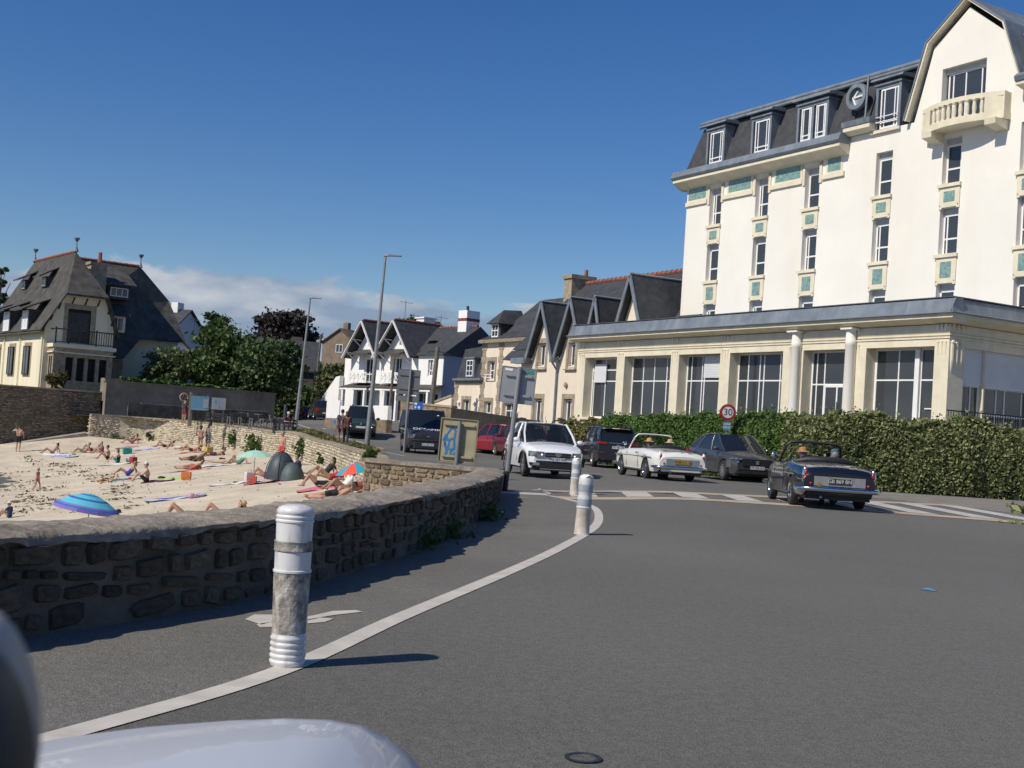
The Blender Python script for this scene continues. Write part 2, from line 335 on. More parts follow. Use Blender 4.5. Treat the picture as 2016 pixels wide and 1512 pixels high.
# pavement on the right, with kerb
PV=[(10.9,31.2),(9.4,33.5),(8.7,37.2),(30,37.0),(60,34),(60,22),(22,21.5),(13.4,23.4),(12.6,27)]
mb=MB(); 
mb.prism([(x,y,T(x,y)-.05) for x,y in PV],(0,0,.075)); mb.build('pavement',M_pave,kind='structure')
# manhole ring, blue survey marks, crack sealing
mb=MB(); c=gp(1148,1500); mb.lathe([(.075,.004),(.075,.007),(.058,.007),(.056,.005)],24,(c[0],c[1],0),cap=False); o=mb.build('valve_cover',M_black); ob=MB().lathe([(.056,.004),(.05,.006),(.004,.006)],24,(c[0],c[1],0),cap=False).build('lid',mat('iron_lid',(.10,.095,.085),.7,.3,60),o); tag(o,'small round iron valve cover ring in the near asphalt','valve cover')
mb=MB()
for q in ([(1812,1162),(1824,1158),(1834,1160),(1846,1166),(1830,1164)],[(1700,1014),(1722,1017),(1715,1019)],[(1905,1033),(1930,1035),(1918,1037)]): mb.add([gp(*p) for p in q],[tuple(range(len(q)))])
mb.build('blue_survey_mark',mat('blue_spray',(.10,.25,.42),.9,.2,9),kind='structure')
mb=MB()
for q in ([(1006,978),(1062,982),(1060,986),(1005,982)],[(960,944),(1003,950),(1000,953),(958,946)],[(1062,962),(1085,972),(1082,974),(1058,964)],[(985,968),(1075,972),(1080,976),(985,972)]): mb.add([gp(*p) for p in q],[tuple(range(len(q)))])
mb.build('worn_marking',M_zebra,kind='structure')
# distant lane dashes
for a,b in (((733,879),(756,884)),((700,868),(722,875)),((760,891),(795,898)),((668,858),(690,866)),((622,848),(640,855))):
    p=hit(*a,T); q=hit(*b,T); strip('lane_dash',[(p.x,p.y),(q.x,q.y)],.14,M_zebra,.012)
for a,b in (((602,812),(652,829)),((640,824),(664,838)),((587,836),(615,845)),((630,843),(660,848))):
    p=hit(*a,T); q=hit(*b,T); strip('lane_line',[(p.x,p.y),(q.x,q.y)],.16,M_paint,.012)
# ================================================================= sea wall (near)
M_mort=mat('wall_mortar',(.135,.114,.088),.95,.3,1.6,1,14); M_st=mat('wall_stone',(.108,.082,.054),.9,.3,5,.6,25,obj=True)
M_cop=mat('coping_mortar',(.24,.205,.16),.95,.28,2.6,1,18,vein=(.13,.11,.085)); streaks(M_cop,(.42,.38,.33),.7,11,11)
def stone_mesh(i):
    rr=random.Random(100+i); n=9; ring=[]
    for k in range(n):
        t=2*math.pi*(k+.5)/n+rr.uniform(-.16,.16); c_,s_=math.cos(t),math.sin(t); x=math.copysign(abs(c_)**.42,c_)*rr.uniform(.80,1.05); z=math.copysign(abs(s_)**.42,s_)*rr.uniform(.76,1.06); ring.append((x*.5,z*.5))
    mb=MB(); a=[(x,.5,z) for x,z in ring]; b=[(x*.97,-.1,z*.97) for x,z in ring]; c=[(x*.86+rr.uniform(-.04,.04),-.5+rr.uniform(-.14,.14),z*.82+rr.uniform(-.04,.04)) for x,z in ring]
    mb.loft([a,b,c]); return mb.mesh('stone',M_st,50)
STONES=[stone_mesh(i) for i in range(14)]
def arc(pts):
    s=[0]
    for i in range(1,len(pts)): s.append(s[-1]+(pts[i]-pts[i-1]).length)
    return s
class Path:
    def __init__(s,pts): s.p=pts; s.s=arc(pts); s.len=s.s[-1]
    def at(s,t):
        t=max(0,min(s.len,t)); i=0
        while i<len(s.s)-2 and s.s[i+1]<t: i+=1
        f=(t-s.s[i])/max(1e-6,s.s[i+1]-s.s[i]); p=s.p[i].lerp(s.p[i+1],f); d=(s.p[i+1]-s.p[i]).normalized()
        return p,d
wall=thing('sea_wall','low rough stone sea wall with mortar coping, in shade beside the cycle path','wall')
# order so the road side is on the right of travel
NP=Path(NWs); TH=.55
def htop(y): return .56-.11*sm((y-14)/12)
mb=MB(); secs=[]; mc=MB(); csecs=[]
nn=int(NP.len/.09); rr=random.Random(5)
ev=[rr.gauss(0,.015) for _ in range(nn+1)]
for i in range(nn+1):
    p,d=NP.at(NP.len*i/nn); n=V((d.y,-d.x,0)); h=htop(p.y); z0=T(p.x,p.y)-.15
    e=.6*ev[i]+.4*ev[i-1]+.012*math.sin(i*.17)+.008*math.sin(i*.53)
    dn=1.0 if p.y>0 else 1
    secs.append([p+n*.0+V((0,0,z0)),p-n*(TH-.03)+V((0,0,-3.6)),p-n*(TH-.03)+V((0,0,h-.03)),p-n*.03+V((0,0,h-.03))])
    csecs.append([p+n*(.015+e)+V((0,0,h-.055+e*1.4)),p+n*(.018+e*1.5)+V((0,0,h-.02+e*.6)),p-n*(.05)+V((0,0,h+ev[i]*.5)),p-n*(TH*.5)+V((0,0,h+.014+ev[(i*7)%nn]*.7)),p-n*(TH-.02)+V((0,0,h+ev[(i*3)%nn]*.5)),p-n*(TH+.03)+V((0,0,h-.05)),p-n*(TH-.1)+V((0,0,h-.1))])
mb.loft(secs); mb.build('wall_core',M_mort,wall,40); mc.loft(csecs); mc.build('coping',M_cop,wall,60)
s0=[k for k in range(len(NWs)) if NWs[k].y>4.5][0]; sstart=NP.s[s0]; rr=random.Random(21)
def rowz(k,s):
    h=htop(NP.at(s)[0].y)-.06; return .01+h*(k/4)+(0 if k in(0,4) else .03*math.sin(s*1.9+k*2.1)+.02*math.sin(s*4.7+k))
cnt=0
for row in range(4):
    s=sstart+rr.uniform(0,.3)
    while s<NP.len-.1:
        wd=rr.choice((.14,.2,.26,.33,.42))*rr.uniform(.85,1.15); p,d=NP.at(s+wd/2); n=V((d.y,-d.x,0))
        if p.y>13: wd*=1.25
        za,zb_=rowz(row,s+wd/2),rowz(row+1,s+wd/2); ht=zb_-za
        if p.y>5 and rr.random()>.10 and cnt<292:
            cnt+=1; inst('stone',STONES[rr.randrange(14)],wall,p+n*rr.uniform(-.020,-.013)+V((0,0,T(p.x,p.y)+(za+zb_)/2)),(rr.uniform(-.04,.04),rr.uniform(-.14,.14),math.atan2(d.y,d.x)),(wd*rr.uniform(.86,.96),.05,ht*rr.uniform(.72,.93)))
        s+=wd
# buttress block by the near end
p,d=NP.at(sstart+1.05); ang=math.atan2(d.y,d.x); n=V((d.y,-d.x,0))
mb=MB(); mb.obox((0,0,.13),(1.5,.3,.34)); mb.build('buttress',M_mort,wall,bev=.02,loc=NP.at(sstart+.35)[0]+n*.08,rot=(0,0,ang))
# return wall towards the beach, lit, of coursed rubble
rw=thing('return_wall','short sunlit rubble wall with flat coping, running from the sea wall to the beach','wall')
A=V((-.30,25.35,0)); B=V((-3.15,27.1,0)); dv=(B-A).normalized(); nv=V((dv.y,-dv.x,0)); nv=-nv if nv.y>0 else nv; Lr=(B-A).length; HR=.44
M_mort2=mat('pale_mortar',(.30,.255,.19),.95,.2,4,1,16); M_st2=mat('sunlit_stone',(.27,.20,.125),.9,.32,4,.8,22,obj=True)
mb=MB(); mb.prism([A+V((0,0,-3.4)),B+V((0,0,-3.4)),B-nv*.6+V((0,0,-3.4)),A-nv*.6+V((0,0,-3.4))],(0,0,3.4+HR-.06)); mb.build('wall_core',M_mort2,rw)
mb=MB(); q=12; secs=[]
for i in range(q+1):
    p=A.lerp(B,i/q)+dv*(.06 if i==q else 0); e=rr.gauss(0,.012)
    secs.append([p+nv*(.05+e)+V((0,0,HR-.07)),p+nv*(.06+e)+V((0,0,HR+e*.5)),p-nv*.3+V((0,0,HR+.02)),p-nv*.65+V((0,0,HR)),p-nv*.65+V((0,0,HR-.07))])
mb.loft(secs); mb.build('coping',M_cop,rw,40)
STONES2=[]
for me in STONES:
    m2=me.copy(); m2.materials.clear(); m2.materials.append(M_st2); STONES2.append(m2)
z=HR-.10
while z>-1.3:
    rh=rr.uniform(.09,.17); s=.02
    while s<Lr-.05:
        wd=min(rr.uniform(.14,.40),Lr-s); p=A+dv*(s+wd/2)
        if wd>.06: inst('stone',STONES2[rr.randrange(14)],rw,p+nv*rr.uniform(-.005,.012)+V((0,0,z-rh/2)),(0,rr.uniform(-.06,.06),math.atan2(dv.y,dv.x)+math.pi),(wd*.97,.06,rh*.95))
        s+=wd
    z-=rh
# end face stones
for z in (.26,.08,-.12,-.34): inst('stone',STONES2[rr.randrange(14)],rw,B+dv*.0-nv*.28+V((0,0,z)),(0,0,math.atan2(-nv.y,-nv.x)+math.pi),(.5,.06,.16))
# land pad behind the return wall
sheet('wall_top_verge',[(-.35,25.75),(-.2,27.6),(-2.4,33),(-3.4,33),(-2.95,27.3)],M_pave,.02)
# ================================================================= beach retaining wall (coursed pale stone)
bwt=thing('beach_wall','long curved pale stone retaining wall behind the sunbathers','wall')
M_bw=mat('beach_wall_mortar',(.46,.40,.30),.95,.2,1.5,.8,8); M_bs=leafmat('beach_wall_stone',(.27,.22,.15),(.64,.57,.44),0,.9)
BP=Path(BWs)
def bz(p): return T(p.x+.4,p.y)+.06
mb=MB(); secs=[]; cs=[]
n_=int(BP.len/1.0)
for i in range(n_+1):
    p,d=BP.at(BP.len*i/n_); n=V((-d.y,d.x,0)); h=bz(p)
    secs.append([p+V((0,0,h)),p+n*.12+V((0,0,-3.2)),p-n*.5+V((0,0,-3.2)),p-n*.5+V((0,0,h))])
    cs.append([p+n*.05+V((0,0,h)),p+n*.06+V((0,0,h+.09)),p-n*.45+V((0,0,h+.1)),p-n*.45+V((0,0,h))])
mb.loft(secs); mb.build('wall_core',M_bw,bwt); mc=MB(); mc.loft(cs); mc.build('coping',mat('old_coping',(.33,.28,.2),.95,.25,2,.5,15),bwt)
# end face at the slipway
vs=[];fs=[]
rr=random.Random(3)
for i in range(int(3.2/.13)):
    s=rr.uniform(0,.2)
    while s<BP.len:
        wd=rr.uniform(.18,.55); p,d=BP.at(s+wd/2); n=V((-d.y,d.x,0)); zt=bz(p)-.02-i*.13; h=.13*rr.uniform(.62,.98); o_=rr.uniform(.01,.05)+.12*(i*.13)/3.3
        if rr.random()<.9 and zt-h>sand(p.x+n.x,p.y+n.y)-.3:
            b=len(vs); hw=wd*.47
            for (du,dz,do) in ((-hw,0,-.06),(hw,0,-.06),(hw,-h,-.06),(-hw,-h,-.06),(-hw*.9,-h*.1,o_),(hw*.92,-h*.12,o_),(hw*.9,-h*.9,o_),(-hw*.93,-h*.88,o_)):
                q=p+d*du+n*do; vs.append((q.x,q.y,zt+dz))
            fs+=[(b+4,b+5,b+6,b+7),(b,b+1,b+5,b+4),(b+1,b+2,b+6,b+5),(b+2,b+3,b+7,b+6),(b+3,b,b+4,b+7)]
        s+=wd
o=link(bpy.data.objects.new('coursed_stones',np_mesh('coursed_stones',np.array(vs),np.array(fs),M_bs)),bwt); o['kind']='stuff'
M_grass=leafmat('dry_grass',(.10,.12,.03),(.24,.2,.09),.3,.7)
def leaves(centers,size,aspect=1.6,flat=0.0,seed=1,sizevar=.4):
    rg=np.random.default_rng(seed); n=len(centers); sz=size*(1+sizevar*(rg.random(n)-.5)*2)
    nrm=rg.normal(size=(n,3)); nrm[:,2]+=flat; nrm/=np.linalg.norm(nrm,axis=1)[:,None]
    t=rg.normal(size=(n,3)); t-=nrm*(t*nrm).sum(1)[:,None]; t/=np.linalg.norm(t,axis=1)[:,None]; b=np.cross(nrm,t)
    a=t*(sz*aspect/2)[:,None]; c=b*(sz/2)[:,None]; fold=nrm*(sz*.12)[:,None]
    v=np.stack([centers-a,centers-c+fold,centers+a,centers+c+fold],1).reshape(-1,3); f=np.arange(4*n).reshape(-1,4)
    return v,f
def leaf_obj(name,centers,size,m,parent=None,kind=None,**kw):
    v,f=leaves(np.asarray(centers),size,**kw); o=link(bpy.data.objects.new(name,np_mesh(name,v,f,m)),parent)
    if kind: o['kind']=kind
    return o
# verge grass along the beach wall top
pts=[]
for i in range(7000):
    s=rr.uniform(24,BP.len-6); p,d=BP.at(s); n=V((d.y,-d.x,0)); q=p+n*rr.uniform(.35,1.6)*(1 if s>20 else .5); pts.append((q.x,q.y,T(q.x,q.y)+rr.uniform(0,.12)))
o=leaf_obj('verge_grass',pts,.12,M_grass,kind='stuff',aspect=2.5,seed=4); o['label']='dry grass verge along the top of the beach wall'; o['category']='grass'
strip('verge',[BP.at(22+i*2)[0] for i in range(int((BP.len-24)/2))],1.5,mat('verge_earth',(.17,.145,.08),.95,.25,2),.012,off=-1.0)
# shrubs growing out of the beach wall and the sand
def shrub(px,py,wd,hg,label,m=None,n=260,name='wall_shrub',out=.25,Y=None):
    # on wall face
    best=None
    d=ray(px,py)
    if Y is None:
        for i in range(300):
            p,dd=BP.at(BP.len*i/300); qx=CXP+FPX*p.x/p.y if False else None
            t=p.y/d.y; q=CAM+d*t; e=abs(q.x-p.x)
            if best is None or e<best[0]: best=(e,q,V((-dd.y,dd.x,0)))
        c=best[1]+best[2]*out
    else: c=P(px,py,Y)
    o=thing(name,label,'shrub',c); rg=np.random.default_rng(int(px)); cl=[]
    for k in range(9):
        cc=rg.normal(size=3)*np.array([wd*.26,wd*.16,hg*.26]); cl.append(cc+rg.normal(size=(n//9,3))*np.array([wd*.15,wd*.12,hg*.14]))
    leaf_obj('foliage',np.concatenate(cl),.13,m or LEAF['wall'],o,seed=int(px)); MB().tube([(0,.05,-hg*.5),(0,0,0),(.05,0,hg*.3)],[.03,.02,.008],5).build('stem',M_wood,o); return o
LEAF={'wall':leafmat('wall_leaf',(.045,.095,.02),(.12,.17,.05)),'tree':leafmat('tree_leaf',(.042,.08,.026),(.11,.16,.05)),'copper':leafmat('copper_leaf',(.028,.024,.024),(.075,.06,.05)),'pine':leafmat('pine_leaf',(.035,.065,.03),(.08,.12,.05)),'hedge':leafmat('hedge_leaf',(.07,.14,.03),(.15,.25,.06)),'olive':leafmat('olive_leaf',(.11,.14,.045),(.40,.41,.20)),'olive_d':leafmat('olive_dark_leaf',(.07,.10,.03),(.20,.23,.09)),'bush':leafmat('bush_leaf',(.07,.10,.035),(.17,.21,.08)),'dry':leafmat('dry_leaf',(.08,.08,.03),(.2,.17,.08))}
shrub(515,872,1.35,1.15,'largest green shrub growing out of the pale beach wall',n=420); shrub(465,866,.7,.7,'small round green shrub on the beach wall left of the largest one',n=160)
shrub(500,862,.5,.5,'leafy tuft just above the largest shrub on the beach wall',n=90); shrub(600,878,.5,1.0,'narrow upright green shrub on the beach wall right of the man in red shorts',n=160)
shrub(727,896,.26,.28,'green shrub where the beach wall meets the rubble return wall',n=120,out=.1,Y=36); shrub(640,905,.3,.4,'tiny green plant low on the beach wall near the red and blue parasol',n=60)
shrub(450,898,.7,.4,'grey green plant at the foot of the beach wall',LEAF['bush'],n=120,out=.5); shrub(272,868,.6,.5,'dark bush at the foot of the wall beside the sunbather on pink towel',LEAF['tree'],n=120,out=.4); shrub(302,858,.35,.6,'small upright dark bush against the beach wall',LEAF['tree'],n=90,out=.4); shrub(236,866,1.2,.5,'low dark bush at the foot of the beach wall, leftmost',LEAF['tree'],n=140,out=.4)
# weeds at the foot of the near sea wall
for i,(s_,n__,w_) in enumerate(((840,120,.35),(890,70,.2),(958,120,.3))):
    q=hit(s_,{840:1075,890:1058,958:1022}[s_],lambda x,y:0.0); o=thing('weed',['leafy weed clump at the foot of the sea wall, nearest of three','thin weed beside the largest clump at the sea wall foot','weed clump at the sea wall foot nearest its end'][i],'weed',(q.x-.05,q.y,0)); rg=np.random.default_rng(i)
    leaf_obj('foliage',np.abs(rg.normal(size=(n__*2,3)))*np.array([.10,0,.10])+rg.normal(size=(n__*2,3))*np.array([.03,w_,.02]),.05,LEAF['tree'],o,seed=i)
    MB().tube([(0,0,0),(.04,0,.15)],[.008,.004],5).build('stem',M_wood,o)
# ================================================================= buildings
WC={}
def window(parent,x0,x1,z0,z1,y,cols=(),rows=(),fr=.06,fm=None,gm=None,name='window',dp=.06,rz=0,mul=None,rowx=None,label=None):
    """frame mesh as the part, one pane mesh per light as sub-parts; local x along the wall"""
    fm=fm or M_pvc; gm=gm or M_gl; w_=round(x1-x0,3); h=round(z1-z0,3); mul=mul or fr*.8; k=(w_,h,tuple(cols),tuple(rows),fr,fm.name,gm.name,mul)
    if k not in WC:
        mb=MB(); mb.box(0,fr,0,dp,0,h).box(w_-fr,w_,0,dp,0,h).box(fr,w_-fr,0,dp,0,fr).box(fr,w_-fr,0,dp,h-fr,h)
        xs_=[fr]+[c*w_ for c in cols]+[w_-fr]; zs_=[fr]+[r*h for r in rows]+[h-fr]
        for c in cols: mb.box(c*w_-mul/2,c*w_+mul/2,.004,dp-.004,fr,h-fr)
        for r in rows: mb.box(fr,w_-fr,.008,dp-.008,r*h-mul/2,r*h+mul/2)
        me=mb.mesh(name,fm); ps=[]
        for i in range(len(xs_)-1):
            for j in range(len(zs_)-1):
                pb=MB(); a,b,c,d=xs_[i]+(mul/2 if i else 0),xs_[i+1]-(mul/2 if i<len(xs_)-2 else 0),zs_[j]+(mul/2 if j else 0),zs_[j+1]-(mul/2 if j<len(zs_)-2 else 0)
                pb.box(a,b,dp*.45,dp*.6,c,d); ps.append(pb.mesh('pane',gm))
        WC[k]=(me,ps)
    me,ps=WC[k]; o=inst(name,me,parent,(x0,y,z0),(0,0,rz))
    for p in ps: inst('pane',p,o)
    if label: o['label']=label
    return o
HO=(14.99,42.0,0); HZ=R(-60)
hotel=thing('hotel','large cream hotel with slate mansard, gable, balcony and glazed ground floor annex behind the hedges','building',HO,HZ)
# ---- annex
bays=[(-22.72,-19.93),(-19.29,-15.65),(-15.06,-12.18),(-11.54,-8.27),(-7.11,-4.88),(-3.8,-.63)]
mb=MB(); poly_wall(mb,rect(-23.3,0,0,5.95),[rect(a,b,2.2 if i!=4 else .5,5.2) for i,(a,b) in enumerate(bays)],0,.5)
yo=lambda x,yy,z:(-yy,x,z)
poly_wall(mb,rect(.0,14,0,5.95),[rect(.79,1.86,.6,5.18),rect(1.92,4.6,.6,5.18),rect(4.8,9,.6,5.18)],0,.22,mapf=yo)
mb.box(-23.3,-23.1,0.01,6,0,5.95); mb.build('annex_wall',M_trim,hotel)
mb=MB(); mb.box(-23.1,-.3,1.2,1.3,.2,5.9); mb.build('annex_interior',M_dark,hotel)
mb=MB(); mb.box(-23.25,-.05,.1,13.9,5.96,5.99); mb.build('annex_flat_roof',M_zinc,hotel)
# curtains inside the bays
M_curt=mat('curtain',(.30,.29,.26),.9,.2,6)
rr=random.Random(8)
mb=MB()
for a,b in bays:
    for x in (a+.2,b-.45,(a+b)/2-.1): mb.box(x,x+rr.uniform(.15,.35),.95,1.0,2.3,5.1)
mb.build('curtain',M_curt,hotel)
def rb(x0,x1,y0,y1,z0,z1,name,m=M_trim): return MB().box(x0,x1,y0,y1,z0,z1).build(name,m,hotel)
# frieze mouldings wrap the two sides
for z0,z1,d in ((5.46,5.52,.035),(5.56,5.63,.05),(5.66,5.86,.03)):
    mb=MB(); mb.box(-23.3-d,d,-d,0,z0,z1); mb.box(0,d,0,14,z0,z1); mb.build('frieze_moulding',M_trim,hotel)
mb=MB(); mb.prism([(-23.65,0,5.97),(-23.65,-.2,6.0),(-23.65,-.5,6.12),(-23.65,-.5,6.27),(-23.65,.2,6.27),(-23.65,.2,5.97)],(24.15,0,0)); mb.prism([(0,.2,5.975),(.2,.2,6.0),(.5,.2,6.12),(.5,.2,6.268),(0,.2,6.268)],(0,13.8,0)); mb.build('cornice',M_trim,hotel)
mb=MB(); mb.prism([(-23.7,-.56,6.275),(-23.7,-.5,6.34),(-23.6,-.36,6.80),(-23.6,.0,6.82),(-23.6,.0,6.275)],(24.1,0,0)); mb.prism([(.56,-.56,6.275),(.5,-.5,6.335),(.37,-.36,6.80),(0,-.3,6.815),(0,-.3,6.275)],(0,14.4,0)); mb.build('zinc_parapet',M_zinc,hotel)
mb=MB(); mb.box(-23.62,.42,-.40,-.1,6.825,6.86); mb.box(.1,.43,-.1,13.9,6.825,6.86); mb.build('parapet_cap',mat('dark_zinc',(.10,.12,.14),.5,.1,2,metal=.3),hotel)
mb=MB(); mb.box(-23.75,.6,-.62,-.5,6.27,6.30); mb.box(.5,.6,-.5,13.9,6.27,6.30); mb.build('gutter_edge',M_zinc,hotel)
# triglyph-like drops over each pier and fluted pier heads
piers=[(-23.3,-22.72)]+[(bays[i][1],bays[i+1][0]) for i in range(5)]+[(-.63,0)]
for a,b in piers:
    c=(a+b)/2
    for k in (-1,0,1):
        mb=MB(); mb.tube([(c+k*.17,-.045,5.72),(c+k*.17,-.05,5.95)],[.045,.05],6); mb.build('drop',M_white,hotel)
        mb=MB(); mb.ell((c+k*.17,-.01,5.34),(.055,.05,.07),6,4); mb.tube([(c+k*.17,.0,5.3),(c+k*.17,.005,4.9)],[.045,.02],6); mb.build('flute',M_trim,hotel)
for k in range(3):
    y=.14+k*.22; mb=MB(); mb.ell((.03,y,5.33),(.07,.09,.08),8,5); mb.build('flute_head',M_trim,hotel)
    mb=MB(); mb.tube([(.0,y,5.28),(.0,y,4.7),(-.03,y,4.25)],[.075,.07,.03],8); mb.build('flute',M_trim,hotel)
    mb=MB(); mb.tube([(.045,y,5.72),(.05,y,5.95)],[.05,.055],6); mb.build('drop',M_trim,hotel)
for x in (-7.39,-4.48):
    mb=MB(); mb.lathe([(.22,.3),(.215,2),(.20,5.3),(.215,5.32),(.215,5.5),(.20,5.52),(.20,5.85),(.25,5.9),(.27,5.96)],20,(x,-.12,0)); mb.build('round_column',M_white,hotel,40)
    mb=MB(); mb.box(x-.29,x+.29,-.42,-.04,5.9,5.962); mb.build('capital',M_white,hotel)
for i,(a,b) in enumerate(bays):
    if i!=4: rb(a-.12,b+.12,-.14,.05,2.08,2.19,'sill')
    W=b-a
    if i==0:
        window(hotel,a,b,2.2,5.2,.5,(.06,.42,.90),(.615,.80),.07)
        MB().box(a+.3,a+.3+W*.36,.42,.48,3.98,4.9).build('roller_shutter',M_shut,hotel)
    elif i==2:
        window(hotel,a,b,2.2,5.2,.5,(.12,.38,.44,.86),(.615,),.07)
        s=MB()
        for k in range(14): s.box(a+.35+W*.33,b-.05,.42,.455,4.18+k*.072,4.18+k*.072+.066)
        s.build('roller_shutter',M_shut,hotel); MB().box(a+.3,b,.35,.5,5.2,5.24).build('shutter_box',M_pvc,hotel)
    elif i==4:
        window(hotel,a,b,.5,5.2,.5,(.13,.32),(.72,),.07)
        window(hotel,a+.78,b-.06,.5,3.86,.44,(.5,),(.15,),.09,name='glazed_door')
        MB().tube([(a+1.55,.38,2.0),(a+1.55,.38,3.2)],.02,6).build('door_handle',M_chrome,hotel)
    elif i==5:
        window(hotel,a,b,2.2,5.2,.5,(.02,.36,.62,.69),(.615,),.07)
        MB().box(a+W*.62,a+W*.685,.40,.48,2.2,5.15).build('window_post',M_pvc,hotel)
        MB().box(b-.72,b-.02,.46,.49,3.0,3.04).build('window_bar',M_pvc,hotel)
    else: window(hotel,a,b,2.2,5.2,.5,(.25,.49,.755,.98) if i==1 else (.2,.42,.5,.8),(.615,),.07)
# right side: shutters over glazed doors
for k,(a,b) in enumerate(((.79,1.86),(1.92,4.6),(4.8,9))):
    s=MB()
    for j in range(18): s.box(-.12,-.09,a+.02,b-.02,3.92+j*.07,3.92+j*.07+.066)
    s.build('roller_shutter',M_shut,hotel)
    window(hotel,-.2,-.2+b-a,.62,3.92,a,(.33,.5,.85) if b-a>2 else (.6,),(.35,.7) if b-a>2 else (),.06,rz=math.pi/2,fm=M_pvc)
MB().box(-.2,.0,1.87,1.91,.6,5.18).build('window_post',M_shut,hotel)
rl=MB()
for y in np.arange(-1.3,6,.13): rl.box(1.19,1.21,y,y+.018,1.9,2.9)
rl.box(1.17,1.23,-1.35,6,2.88,2.92).box(1.18,1.22,-1.35,6,1.95,1.98); rl.build('terrace_railing',M_black,hotel)
MB().box(.01,1.3,-1.35,8,0.05,1.9).build('terrace',M_trim,hotel)
# ---- tower
TY=5.0
colx=[-19.3,-15.83,-12.45,-8.18,-4.6,-.95,2.7]; rows_=[(12.3,14.2),(9.45,11.36),(6.55,8.29)]
hol=[rect(c-.46,c+.46,a,b) for c in colx for a,b in rows_]
mb=MB(); poly_wall(mb,[(-21.65,5.9),(4.6,5.9),(4.6,15.4),(-1.4,15.4),(-2.3,17.9),(-4.08,19.35),(-5.78,18.1),(-6.65,15.17),(-10.5,15.17),(-10.5,14.85),(-21.65,14.85)],hol+[rect(-5.3,-3.15,14.9,17.1)],TY,.34)
mb.box(-21.65,-21.6,TY+.01,TY+13,5.9,14.85); mb.build('tower_wall',M_white,hotel)
MB().box(-21.5,4.5,TY+1.0,TY+1.05,5.9,15.3).build('tower_interior',M_dark,hotel)
MB().box(-10.5,-6.3,TY-.05,TY,5.9,15.17).build('projecting_bay',M_white,hotel) if False else None
for c in colx:
    for j,(a,b) in enumerate(rows_):
        window(hotel,c-.455,c+.455,a+.005,b-.25,TY+.24,(.22,) if (j+int(c))%2 else (.78,),(.40,),.085)
        MB().box(c-.46,c+.46,TY+.22,TY+.34,b-.25,b).build('shutter_box',mat('shutter_box_grey',(.42,.44,.46),.6,.05,2),hotel)
        rb(c-.58,c+.55,TY-.12,TY-.003,a-.13,a+.01,'sill')
        if j<2:
            lo=rows_[j+1][1]; rb(c-.5,c+.5,TY-.05,TY-.003,lo,a-.14,'apron')
            MB().box(c-.27,c+.27,TY-.066,TY-.052,lo+.22,a-.3).build('mosaic_panel',M_tile,hotel)
            for sx in (-.44,.44): MB().ell((c+sx,TY-.055,lo+.08),.03,6,4).build('boss',M_stone,hotel)
            MB().box(c-.5,c-.36,TY-.05,TY-.003,lo-.06,lo-.001).box(c+.36,c+.5,TY-.05,TY-.003,lo-.06,lo-.001).build('apron_drop',M_trim,hotel)
# tile frieze left section
segs=[(-21.65,-19.95),(-18.7,-16.45),(-15.2,-13.05),(-11.8,-10.45)]
for (a,b),(p,q) in zip(segs,((-21.5,-20.08),(-18.32,-16.66),(-14.92,-13.24),(-11.5,-10.7))):
    rb(a,b,TY-.10,TY-.003,13.5,13.71,'string_course'); MB().box(p,q,TY-.03,TY-.012,13.8,14.55).build('mosaic_panel',M_tile,hotel)
    MB().box(p-.1,q+.1,TY-.028,TY-.003,13.72,14.75).build('frieze_panel',M_trim,hotel)
for c in colx[:3]:
    for sx in (-.62,.46): rb(c+sx,c+sx+.16,TY-.06,TY-.003,13.4,14.36,'window_jamb_trim')
    rb(c-.62,c+.62,TY-.06,TY-.003,14.21,14.75,'window_head_trim')
def prof(pts,x0,x1,name,m,yb=TY): 
    mb=MB(); mb.prism([(x0,yb+y,z) for y,z in pts],(x1-x0,0,0)); return mb.build(name,m,hotel)
prof([(0,14.40),(-.15,14.44),(-.62,14.72),(-.62,14.86),(.3,14.86),(.3,14.40)],-22.15,-10.25,'cornice',M_trim)
prof([(-.66,14.87),(-.74,14.98),(-.62,15.30),(-.1,15.34),(.3,15.34),(.3,14.87)],-22.2,-10.2,'gutter',M_zinc)
prof([(-.2,15.19),(-.42,15.32),(-.42,15.50),(.3,15.50),(.3,15.19)],-10.3,-8.75,'cornice',M_trim)
prof([(-.46,15.51),(-.5,15.74),(-.3,15.8),(.2,15.8),(.2,15.51)],-10.35,-8.7,'gutter',M_zinc)
prof([(-.1,15.41),(-.55,15.5),(-.55,15.62),(.3,15.62),(.3,15.41)],-1.35,4.6,'cornice',M_trim); prof([(-.6,15.63),(-.66,15.8),(-.5,15.95),(.2,15.95),(.2,15.63)],-1.35,4.6,'gutter',M_zinc)
# mansards
mb=MB(); mb.prism([(-21.95,TY-.02,15.35),(-21.95,TY+.75,17.72),(-21.95,TY+7,17.8),(-21.95,TY+7,15.35)],(11.7,0,0))
v=mb.v; 
mb.v=[(x+ (.45 if (z>17 and x<-20) else 0),y,z) for x,y,z in v]; mb.build('mansard_roof',M_slate,hotel)
mb=MB(); mb.prism([(-10.26,TY+.1,15.52),(-10.26,TY+.75,17.72),(-10.26,TY+7,17.8),(-10.26,TY+7,15.52)],(3.9,0,0)); mb.prism([(-2.4,TY+.2,15.9),(-2.4,TY+.75,17.72),(-2.4,TY+7,17.8),(-2.4,TY+7,15.9)],(7,0,0)); mb.build('mansard_roof',M_slate,hotel)
for k,(z,y,r_) in enumerate(((17.78,.55,.09),(17.95,.62,.10),(18.07,.75,.06))):
    MB().tube([(-21.6,TY+y,z),(-6.0,TY+y,z)],r_,8).build('roof_roll',M_zinc,hotel,60); MB().tube([(-1.9,TY+y,z),(4.6,TY+y,z)],r_,8).build('roof_roll',M_zinc,hotel,60)
